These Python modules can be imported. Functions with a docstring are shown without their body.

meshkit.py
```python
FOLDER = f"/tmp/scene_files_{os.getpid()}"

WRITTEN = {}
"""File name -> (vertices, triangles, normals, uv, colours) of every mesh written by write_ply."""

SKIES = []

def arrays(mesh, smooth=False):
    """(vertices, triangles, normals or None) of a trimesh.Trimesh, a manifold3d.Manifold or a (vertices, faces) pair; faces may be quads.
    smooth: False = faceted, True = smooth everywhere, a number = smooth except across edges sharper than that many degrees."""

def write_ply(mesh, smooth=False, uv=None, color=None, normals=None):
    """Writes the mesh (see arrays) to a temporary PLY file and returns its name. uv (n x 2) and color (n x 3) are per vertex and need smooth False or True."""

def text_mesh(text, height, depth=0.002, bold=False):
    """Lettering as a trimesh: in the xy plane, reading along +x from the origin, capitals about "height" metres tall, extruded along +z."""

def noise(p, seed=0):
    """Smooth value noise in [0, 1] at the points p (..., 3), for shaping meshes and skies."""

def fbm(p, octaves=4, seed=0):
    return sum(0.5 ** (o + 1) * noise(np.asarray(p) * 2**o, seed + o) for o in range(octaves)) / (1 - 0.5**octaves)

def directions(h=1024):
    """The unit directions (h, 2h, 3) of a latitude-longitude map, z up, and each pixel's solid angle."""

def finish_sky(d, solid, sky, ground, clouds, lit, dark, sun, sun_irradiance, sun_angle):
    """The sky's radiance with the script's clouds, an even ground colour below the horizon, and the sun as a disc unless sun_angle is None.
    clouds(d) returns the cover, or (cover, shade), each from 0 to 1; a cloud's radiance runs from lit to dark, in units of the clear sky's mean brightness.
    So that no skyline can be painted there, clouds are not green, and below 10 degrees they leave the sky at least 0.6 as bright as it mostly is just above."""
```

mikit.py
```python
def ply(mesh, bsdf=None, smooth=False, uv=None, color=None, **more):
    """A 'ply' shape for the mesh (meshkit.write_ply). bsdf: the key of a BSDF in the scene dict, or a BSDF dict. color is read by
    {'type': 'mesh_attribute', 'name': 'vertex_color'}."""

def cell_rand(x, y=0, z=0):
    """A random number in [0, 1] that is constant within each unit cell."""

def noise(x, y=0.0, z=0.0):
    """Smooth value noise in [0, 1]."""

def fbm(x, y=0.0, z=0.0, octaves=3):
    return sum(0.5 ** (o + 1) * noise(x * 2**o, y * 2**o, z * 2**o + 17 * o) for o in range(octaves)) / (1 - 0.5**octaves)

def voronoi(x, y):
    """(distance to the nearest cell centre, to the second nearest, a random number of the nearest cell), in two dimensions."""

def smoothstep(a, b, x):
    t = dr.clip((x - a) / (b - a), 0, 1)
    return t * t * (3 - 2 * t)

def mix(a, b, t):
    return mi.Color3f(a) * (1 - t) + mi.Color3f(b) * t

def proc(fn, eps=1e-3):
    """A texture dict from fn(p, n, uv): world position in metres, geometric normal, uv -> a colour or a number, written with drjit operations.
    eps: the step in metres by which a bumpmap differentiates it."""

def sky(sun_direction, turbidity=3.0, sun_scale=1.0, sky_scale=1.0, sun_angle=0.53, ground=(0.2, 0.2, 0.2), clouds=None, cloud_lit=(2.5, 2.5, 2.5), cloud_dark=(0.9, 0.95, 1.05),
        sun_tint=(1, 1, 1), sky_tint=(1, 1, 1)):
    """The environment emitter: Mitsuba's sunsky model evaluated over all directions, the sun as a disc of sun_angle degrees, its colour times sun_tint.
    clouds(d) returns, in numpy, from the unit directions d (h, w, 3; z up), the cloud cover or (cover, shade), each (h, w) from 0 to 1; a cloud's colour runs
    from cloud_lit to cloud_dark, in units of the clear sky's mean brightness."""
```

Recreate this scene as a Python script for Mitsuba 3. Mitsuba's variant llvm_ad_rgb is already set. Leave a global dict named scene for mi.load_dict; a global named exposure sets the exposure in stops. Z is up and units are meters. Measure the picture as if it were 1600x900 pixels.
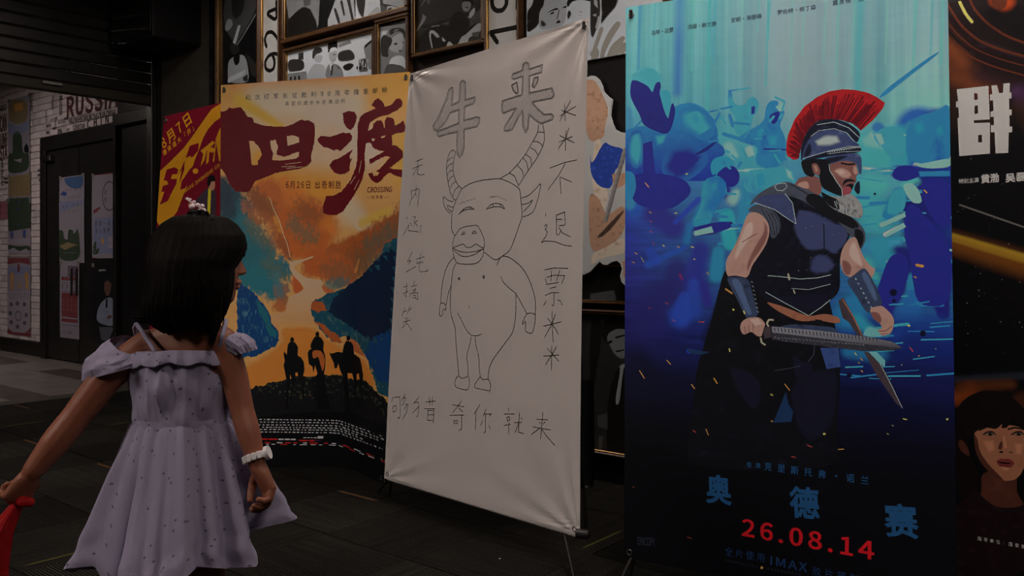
import math, random
import numpy as np, trimesh, shapely
from shapely.geometry import Polygon, LineString, box as sbox
from shapely import affinity
import manifold3d as m3
import drjit as dr
import mitsuba as mi
import mikit
T = mi.ScalarTransform4f
scene, labels = {}, {}

# ------------------------------------------------------------------ camera, lights, exposure
EYE = np.array([0, 0, 1.15])
scene['camera'] = {'type': 'perspective', 'fov': math.degrees(2 * math.atan(800 / 1350)), 'fov_axis': 'x', 'near_clip': .05, 'far_clip': 60,
                   'principal_point_offset_y': 45 / 900,
                   'to_world': T().look_at(origin=[0, 0, 1.15], target=[0, 1, 1.15], up=[0, 0, 1])}
exposure = 0.0
LAMP = (1.0, .845, .74)                     # colour of the unseen ceiling lamps
UNSEEN_LAMPS = [(-2.3, -.95, 6.5, .42), (1.2, -1.2, 12.5, .42), (.2, -2.2, 3.5, .42), (2.2, -2.6, 5.0, .42), (3.4, -3.4, 15.0, .42), (-1.2, -6.2, 29.0, .6), (-7.6, -1.4, 13.0, .42)]   # unseen ceiling lights, placed and tuned to light banners, wall and passage: a, b (see AB), radiance, half width
AMBIENT = (.012, .012, .0135)             # dim even ambient light from every direction, no source modelled
scene['ambient_light'] = {'type': 'constant', 'radiance': {'type': 'rgb', 'value': list(AMBIENT)}}
CEIL = 3.4

# ------------------------------------------------------------------ frame of the room: a along the picture wall (to the right), b away from the lobby
U = np.array([.770, -.638, 0]); U /= np.linalg.norm(U)
N = np.array([.638, .770, 0]); N /= np.linalg.norm(N)
W0 = np.array([.497, 4.474, 0])
ROOM = np.eye(4); ROOM[:3, 0], ROOM[:3, 1], ROOM[:3, 3] = U, N, W0
def AB(a, b, z): return W0 + a * U + b * N + np.array([0, 0, z])

def lin(c):
    c = np.asarray(c, float) / 255
    return np.where(c < .04045, c / 12.92, ((c + .055) / 1.055) ** 2.4)
PRINT_E = np.array([.45, .375, .325])       # white paper's brightness under the lamps: print colours are given as they look there
def albedo(c, e=PRINT_E): return np.clip(lin(c) / e, .002, .92)

def rgb(c): return {'type': 'rgb', 'value': [float(x) for x in c]}
def bsdf(key, color, rough=.6, spec=.4, metal=0., **more):
    col = color if isinstance(color, dict) else rgb(color)
    scene[key] = {'type': 'twosided', 'bsdf': {'type': 'principled', 'base_color': col, 'roughness': rough, 'specular': spec, 'metallic': metal, **more}}
    return key
def thing(key, label, cat, group=None):
    labels[key] = {'label': label, 'category': cat}
    if group: labels[key]['group'] = group
    return key
used = {}
def name_for(key):
    n = used.get(key, -1) + 1; used[key] = n
    return key if n == 0 else '%s_%03d' % (key, n)
def put(key, mesh, mat, smooth=False, label=None, kind=None, **kw):
    key = name_for(key)
    scene[key] = mikit.ply(mesh, mat, smooth=smooth, **kw)
    if label or kind:
        labels.setdefault(key, {})
        if label: labels[key]['label'] = label
        if kind: labels[key]['kind'] = kind
    return key

def box(a0, b0, z0, a1, b1, z1, bevel=0.):
    """a box in the room's frame"""
    m = trimesh.creation.box((abs(a1 - a0), abs(b1 - b0), abs(z1 - z0)))
    if bevel:
        ex = np.array([abs(a1 - a0), abs(b1 - b0), abs(z1 - z0)]) / 2
        pts = []
        for sx in (-1, 1):
            for sy in (-1, 1):
                for sz in (-1, 1):
                    for k in range(3):
                        q = ex - bevel; q[k] = ex[k]; pts.append(q * (sx, sy, sz))
        m = trimesh.convex.convex_hull(np.array(pts))
    m.apply_translation([(a0 + a1) / 2, (b0 + b1) / 2, (z0 + z1) / 2]); m.apply_transform(ROOM)
    return m
def tube(pts, r, n=10, cap=True):
    pts = np.asarray(pts, float); r = np.broadcast_to(r, len(pts)).astype(float)
    t = np.gradient(pts, axis=0); t /= np.linalg.norm(t, axis=1, keepdims=True) + 1e-12
    ref = np.array([0, 0, 1.]) if abs(t[0][2]) < .9 else np.array([1., 0, 0])
    V = []; a = np.cross(t[0], ref); a /= np.linalg.norm(a)
    for p, d, rr in zip(pts, t, r):
        a = a - d * (a @ d); a /= np.linalg.norm(a); b = np.cross(d, a)
        th = np.arange(n) * 2 * math.pi / n
        V.append(p + rr * (np.cos(th)[:, None] * a + np.sin(th)[:, None] * b))
    V = np.vstack(V); Fc = []
    for i in range(len(pts) - 1):
        for j in range(n):
            k = (j + 1) % n
            Fc += [[i * n + j, i * n + k, (i + 1) * n + k], [i * n + j, (i + 1) * n + k, (i + 1) * n + j]]
    if cap:
        V = np.vstack([V, pts[:1], pts[-1:]]); c0, c1 = len(V) - 2, len(V) - 1; o = (len(pts) - 1) * n
        for j in range(n):
            k = (j + 1) % n; Fc += [[c0, k, j], [c1, o + j, o + k]]
    return trimesh.Trimesh(V, Fc, process=False)
def join(*ms): return trimesh.util.concatenate([m for m in ms])
def ball(p, r, n=2, s=(1, 1, 1)):
    m = trimesh.creation.icosphere(subdivisions=n, radius=r); m.apply_scale(s); m.apply_translation(p); return m

# ------------------------------------------------------------------ materials of the room
noise, fbm, sstep = mikit.noise, mikit.fbm, mikit.smoothstep
def room_ab(p):
    x, y = p.x - float(W0[0]), p.y - float(W0[1])
    return x * float(U[0]) + y * float(U[1]), x * float(N[0]) + y * float(N[1])
def mottled(c, amp=.25, freq=3.):
    c = [float(x) for x in c]
    def f(p, n, uv):
        k = 1 + amp * (fbm(p.x * freq, p.y * freq, p.z * freq) - .5) * 2
        return mi.Color3f(c[0] * k, c[1] * k, c[2] * k)
    return mikit.proc(f)
def carpet(tone, along_a, accent, hue):
    def f(p, n, uv):
        a, b = room_ab(p)
        q = b if along_a else a
        o = a if along_a else b
        rib = .5 + .5 * dr.sin(q * (2 * math.pi / .0125))
        streak = fbm(q * 60, o * 2.5, 3.0)
        k = tone * (.22 + 1.5 * rib * rib * (.35 + 1.3 * streak)) * (.65 + .7 * noise(a * 2.2, b * 2.2, 1.))
        c = mi.Color3f(k * 1.02, k * .98, k * .86)
        if accent is not None:
            cell = o * 2 - dr.floor(o * 2)
            m = sstep(.965, .985, q * 2 - dr.floor(q * 2)) * sstep(.1, .2, cell) * (1 - sstep(.6, .75, cell))
            c = c * (1 - m) + mi.Color3f(*accent) * m
        return c
    return mikit.proc(f)
TN = .0145
for i, (al, tone, acc) in enumerate([(True, TN, None), (False, TN * .85, None), (True, TN * 1.25, (.13, .06, .025)), (False, TN * 1.1, (.075, .075, .018)), (True, TN * .8, None), (False, TN * 1.3, None)]):
    bsdf('carpet_%d' % i, carpet(tone, al, acc, 0), rough=.95, spec=.08)
bsdf('subfloor', (.075, .066, .056), rough=.9, spec=.1)
bsdf('stone_pale', mottled((.17, .155, .15), .15, 5.), rough=.32, spec=.35)
bsdf('stone_brown', mottled((.075, .058, .052), .2, 6.), rough=.32, spec=.35)
bsdf('stone_dark', mottled((.06, .058, .05), .2, 6.), rough=.4, spec=.3)
bsdf('wall_grey', mottled((.075, .071, .060), .2, 20.), rough=.8, spec=.2)
bsdf('wall_brown', mottled((.018, .014, .012), .3, 4.), rough=.5, spec=.3)
bsdf('panel_black', (.010, .010, .011), rough=.35, spec=.3)
bsdf('ceiling_dark', (.02, .02, .02), rough=.9, spec=.1)
bsdf('shutter_metal', mottled((.012, .0115, .011), .3, 6.), rough=.38, spec=.35)
bsdf('shutter_bar', mottled((.030, .027, .020), .4, 5.), rough=.5, spec=.35)
bsdf('black_metal', (.012, .012, .012), rough=.35, spec=.5)
bsdf('black_frame', mottled((.014, .0135, .013), .3, 8.), rough=.35, spec=.4)
bsdf('door_leaf', mottled((.017, .0165, .0165), .25, 6.), rough=.3, spec=.4)
bsdf('steel', (.25, .24, .23), rough=.35, spec=.5, metal=1.)
bsdf('wood', mottled((.090, .044, .020), .5, 14.), rough=.35, spec=.5)
bsdf('gold_lip', (.50, .30, .11), rough=.3, spec=.5, metal=1.)
bsdf('brick_a', mottled((.62, .56, .58), .14, 9.), rough=.75, spec=.2)
bsdf('brick_b', mottled((.52, .475, .50), .16, 9.), rough=.75, spec=.2)
bsdf('brick_c', mottled((.68, .62, .64), .12, 9.), rough=.75, spec=.2)
bsdf('mortar', mottled((.50, .45, .46), .15, 12.), rough=.85, spec=.1)
bsdf('brick_lettering', (.045, .032, .036), rough=.7, spec=.2)
bsdf('brick_lettering_red', (.085, .028, .034), rough=.7, spec=.2)
bsdf('lamp_frame', (.3, .3, .3), rough=.5)

# ------------------------------------------------------------------ unseen ceiling lights (out of view, placed to light the banners, wall and passage)
for i, (a, b, L, h) in enumerate(UNSEEN_LAMPS):
    k = thing(name_for('unseen_ceiling_light'), 'unseen square white ceiling light panel ' + ('above the orange banner', 'above the blue soldier banner', 'above the white banner', 'nearest above the galaxy banner', 'to the right of the viewer', 'far behind the viewer', 'in the passage before the posted doors')[i], 'ceiling light')
    rim = [box(a - h - .03, b - h - .03, CEIL - .04, a + h + .03, b - h, CEIL - .001), box(a - h - .03, b + h, CEIL - .04, a + h + .03, b + h + .03, CEIL - .001),
           box(a - h - .03, b - h, CEIL - .04, a - h, b + h, CEIL - .001), box(a + h, b - h, CEIL - .04, a + h + .03, b + h, CEIL - .001)]
    put(k + '__frame', join(*rim), 'lamp_frame')
    q = trimesh.Trimesh([AB(a - h, b - h, CEIL - .03), AB(a + h, b - h, CEIL - .03), AB(a + h, b + h, CEIL - .03), AB(a - h, b + h, CEIL - .03)], [[0, 2, 1], [0, 3, 2]], process=False)
    put(k + '__diffuser', q, 'lamp_frame', emitter={'type': 'area', 'radiance': rgb([L * c for c in LAMP])})

# ------------------------------------------------------------------ floor, ceiling, walls
XC = -4.55                                        # where the picture wall ends and the shutter hangs
put('floor', box(-11.5, -9.5, -.06, 4.5, .9, -.006), 'subfloor', kind='structure')
rng = random.Random(11)
tile_mesh = {}
for i in range(-10, 7):
    for j in range(0, 10):
        a0, b0 = i * .5 + .06, -.5 * (j + 1) + .03
        if a0 < -5.0: continue
        along = (i + j) % 2 == 0
        m = rng.choice([0, 2, 2, 4] if along else [1, 3, 3, 5])
        b1 = min(b0 + .4975, .02)
        put('floor__carpet_tile', box(a0 + .0012, b0 + .0012, -.006, a0 + .4975, b1, rng.uniform(-.0004, .0004), .0018), 'carpet_%d' % m)
for i in range(6):
    for j in range(13):
        a1 = -5.14 - i * .9; b1 = .55 - j * .3 + (0 if i % 2 else .0)
        k = rng.random()
        m = 'stone_pale' if j % 3 != 1 or rng.random() < .25 else 'stone_brown'
        put('floor__stone_tile', box(a1 - .897, b1 - .298, -.006, a1, b1, rng.uniform(-.0006, .0004), .0015), m)
put('floor__threshold_strip', box(-5.138, -4.5, -.006, -4.945, .5, .0025, .002), 'stone_dark')
put('ceiling', box(-11.5, -9.5, CEIL, 4.5, .9, CEIL + .06), 'ceiling_dark', kind='structure')
put('wall_back', box(XC, 0, 0, 4.5, .12, CEIL), 'wall_brown', kind='structure')
put('wall_back__plaster', box(XC + .004, -.012, 0, -3.70, .0, CEIL), 'wall_grey')
put('baseboard_back', box(-3.70, -.02, 0, 4.4, 0, .10), 'panel_black', kind='structure')
put('trim_1', box(-3.705, -.045, 0, -3.655, 0, CEIL), 'panel_black', kind='structure')
put('wall_door', box(-11.5, .56, 0, XC + .1, .68, CEIL), 'mortar', kind='structure')
put('wall_right', box(4.5, -9.5, 0, 4.6, .9, CEIL), 'wall_brown', kind='structure')
put('wall_front', box(-11.5, -9.6, 0, 4.6, -9.5, CEIL), 'wall_brown', kind='structure')
put('wall_left', box(-11.6, -9.6, 0, -11.5, .68, CEIL), 'wall_brown', kind='structure')
put('baseboard_left', box(-10.8, .515, 0, -8.12, .56, .165, .006), 'black_frame', kind='structure')
# dark glazed bay between the doors and the picture wall
put('wall_bay', box(-6.28, .47, 0, XC + .1, .56, CEIL), 'panel_black', kind='structure')
for a in (-6.25, -5.55, -4.98, -4.60):
    put('wall_bay__mullion', box(a - .03, .42, 0, a + .03, .47, 2.62, .006), 'black_frame')
put('wall_bay__head', box(-6.28, .415, 2.5, XC, .47, 2.62, .006), 'black_frame')
put('trim_2', box(XC - .05, -.03, 0, XC + .05, .55, CEIL), 'black_frame', kind='structure')

# painted bricks of the door wall, each one a piece; behind the lettering
BW, BH = .235, .078
bricks = []
for r in range(int(3.3 / BH)):
    z0 = .17 + r * BH
    off = (r % 2) * BW / 2
    for c in range(40):
        a0 = -10.1 + c * BW + off
        if a0 > -6.4 or z0 > 3.32: continue
        over = z0 > 2.58
        if a0 > -8.19 and not over: continue
        bricks.append((a0, z0, (a0 > -9.75 and a0 < -6.3)))
bricks.sort(key=lambda q: (-q[2], -q[0] + .35 * q[1]))
rest = []
brick_key = {}
for i, (a0, z0, _) in enumerate(bricks):
    a1 = min(a0 + BW - .007, -6.36); d = rng.choice([.545, .5445, .5455])
    if a1 - a0 < .03: continue
    if not (z0 > 2.58): a1 = min(a1, -8.15)
    m = box(a0, d, z0, a1, .562, z0 + BH - .007, .0035)
    if i < 300: put('wall_door__brick', m, rng.choice(['brick_a', 'brick_a', 'brick_b', 'brick_c']))
    else: rest.append(m)
if rest: put('wall_door__far_bricks', join(*rest), 'brick_a', kind='stuff')

# ------------------------------------------------------------------ roller shutter across the passage
k = thing('roller_shutter', 'dark roller shutter half lowered across the passage, above the posted doors', 'roller shutter')
for i in range(9):
    z0 = 2.545 + i * .094
    put(k + '__slat', box(XC - .055, -2.6, z0, XC - .03 + .004 * (i % 2), -.03, z0 + .088, .008), 'shutter_metal')
put(k + '__bottom_bar', box(XC - .075, -2.62, 2.455, XC - .01, -.03, 2.54, .01), 'shutter_bar', label='dull olive bottom bar of the shutter')
put(k + '__guide_rail', box(XC - .085, -.075, 0, XC + .0, -.03, CEIL - .05, .006), 'black_frame')
put(k + '__lift_handle', box(XC - .01, -.95, 2.50, XC + .012, -.80, 2.53, .005), 'steel', label='small brass coloured lift handle')
k = thing('shutter_housing', 'black box of the shutter motor in the top corner beside the grey wall', 'housing')
put(k + '__case', box(XC, -.42, 2.86, -3.87, -.013, CEIL - .002, .01), 'panel_black')
put(k + '__lid', box(XC + .02, -.43, 2.90, -3.89, -.42, CEIL - .03, .004), 'black_frame')

# ------------------------------------------------------------------ double doors
put('door_1', box(-8.035, .50, .02, -7.235, .545, 2.39, .006), 'door_leaf', kind='structure')
put('door_2', box(-7.215, .50, .02, -6.365, .545, 2.39, .006), 'door_leaf', kind='structure')
put('trim_3', join(box(-8.17, .47, 0, -8.03, .57, 2.56, .008), box(-6.36, .50, 0, -6.285, .57, 2.58, .008), box(-8.17, .47, 2.395, -6.285, .57, 2.56, .008)), 'black_frame', kind='structure')
for d, a, zs in (('door_1', -8.065, (.45, 1.25, 2.05)),):
    for z in zs: put(d + '__hinge', box(a - .012, .485, z, a + .012, .51, z + .20, .004), 'steel')
for d, a in (('door_1', -7.95), ('door_2', -9.62)):
    put(d + '__closer_arm', join(box(a - .1, .44, 2.27, a + .12, .50, 2.33, .008)), 'steel')
for d, a in (('door_1', -7.29), ('door_2', -7.16)):
    put(d + '__pull_handle', tube([AB(a, .45, .75), AB(a, .45, 1.05)], .012), 'black_metal')

# ------------------------------------------------------------------ artwork of the printed sheets: a line @part|ink|mode holds for the outlines after it (empty: as before); mode - flat, l a line of that width in mm, f a soft edge of that width, v and h a gradient
SHEETS = {
    'W': ([(0, [-0.6044, 4.08, 0.1164], [-0.4888, 4.15, 2.0415]), (1, [0.2462, 3.15, 0.1373], [0.2904, 3.24, 2.0572])], 0.012, 0),
    'O': ([(0, [0.3941, 3.04, 0.0984], [0.4061, 3.08, 2.0466]), (1, [1.2907, 2.5, 0.1074], [1.2895, 2.56, 2.0469])], 0, 0),
    'S': ([(0, [-1.6181, 4.78, 0.0063], [-1.6447, 4.88, 2.1332]), (0.68, [-0.9029, 4.78, 0.0028], [-0.8802, 4.66, 2.1355]), (1, [-0.6533, 4.41, 0.0001], [-0.5394, 4.58, 2.144])], 0, 0.085),
    'R': ([(0, [-2.2692, 5.3, 0.0311], [-2.1841, 5.42, 2.0453]), (1, [-1.3849, 4.92, 0.0166], [-1.3333, 5.0, 2.1426])], 0, 0),
    'G': ([(0, [1.1281, 3.1212, 0.1], [1.1281, 3.1212, 2.0]), (1, [1.9425, 2.4744, 0.1], [1.9425, 2.4744, 2.0])], 0, 0),
    'P1': ([(0, [-2.2804, 6.7363, 2.0], [-2.2804, 6.7363, 3.3]), (1, [-1.872, 6.3979, 2.0], [-1.872, 6.3979, 3.3])], 0, 0),
    'P2': ([(0, [-1.6179, 6.1874, 2.72], [-1.6179, 6.1874, 3.4]), (1, [-0.6547, 5.3893, 2.72], [-0.6547, 5.3893, 3.4])], 0, 0),
    'P3': ([(0, [-1.6062, 6.1777, 2.0], [-1.6062, 6.1777, 2.625]), (1, [-0.8892, 5.5836, 2.0], [-0.8892, 5.5836, 2.625])], 0, 0),
    'P4': ([(0, [-0.8513, 5.5522, 2.0], [-0.8513, 5.5522, 2.66]), (1, [-0.6458, 5.382, 2.0], [-0.6458, 5.382, 2.66])], 0, 0),
    'P5': ([(0, [-0.5931, 5.3383, 2.41], [-0.5931, 5.3383, 3.0]), (1, [-0.1624, 4.9814, 2.41], [-0.1624, 4.9814, 3.0])], 0, 0),
    'N1': ([(0, [-1.8346, 6.367, 1.9], [-1.8346, 6.367, 3.3]), (1, [-1.6709, 6.2313, 1.9], [-1.6709, 6.2313, 3.3])], 0, 0),
    'N2': ([(0, [-0.1359, 4.9595, 1.9], [-0.1359, 4.9595, 2.95]), (1, [0.0428, 4.8114, 1.9], [0.0428, 4.8114, 2.95])], 0, 0),
    'P6': ([(0, [0.0814, 4.7794, 2.19], [0.0814, 4.7794, 2.95]), (1, [0.751, 4.2246, 2.19], [0.751, 4.2246, 2.95])], 0, 0),
    'P7': ([(0, [0.0158, 4.8337, 0.16], [0.0158, 4.8337, 0.875]), (1, [0.7705, 4.2085, 0.16], [0.7705, 4.2085, 0.875])], 0, 0),
    'P8': ([(0, [0.0158, 4.8337, 0.93], [0.0158, 4.8337, 1.12]), (1, [0.7705, 4.2085, 0.93], [0.7705, 4.2085, 1.12])], 0, 0),
    'D1': ([(0, [-5.1136, 9.7643, 1.11], [-5.1136, 9.7643, 2.07]), (1, [-4.6355, 9.3682, 1.11], [-4.6355, 9.3682, 2.07])], 0, 0),
    'D2': ([(0, [-4.4961, 9.2527, 1.16], [-4.4961, 9.2527, 2.05]), (1, [-4.0342, 8.87, 1.16], [-4.0342, 8.87, 2.05])], 0, 0),
    'D3': ([(0, [-5.1009, 9.7538, 0.27], [-5.1009, 9.7538, 1.11]), (1, [-4.7304, 9.4468, 0.27], [-4.7304, 9.4468, 1.11])], 0, 0),
    'D4': ([(0, [-4.4961, 9.2527, 0.28], [-4.4961, 9.2527, 1.09]), (1, [-4.0342, 8.87, 0.28], [-4.0342, 8.87, 1.09])], 0, 0),
    'K1': ([(0, [-6.2959, 10.7997, 2.19], [-6.2959, 10.7997, 3.13]), (1, [-5.7901, 10.3807, 2.19], [-5.7901, 10.3807, 3.13])], 0, 0),
    'K2': ([(0, [-6.2959, 10.7997, 1.21], [-6.2959, 10.7997, 2.18]), (1, [-5.7759, 10.3689, 1.21], [-5.7759, 10.3689, 2.18])], 0, 0),
    'K3': ([(0, [-6.3113, 10.8126, 0.22], [-6.3113, 10.8126, 1.18]), (1, [-5.7759, 10.3689, 0.22], [-5.7759, 10.3689, 1.18])], 0, 0),
    'K4': ([(0, [-6.6945, 11.1301, 1.66], [-6.6945, 11.1301, 1.88]), (1, [-6.3113, 10.8126, 1.66], [-6.3113, 10.8126, 1.88])], 0, 0),
    'C': ([(0, [0.3181, 4.5209, 1.004], [0.3181, 4.5209, 2.1074]), (1, [0.6313, 4.2614, 1.004], [0.6313, 4.2614, 2.1074])], 0, 0),
}
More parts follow.
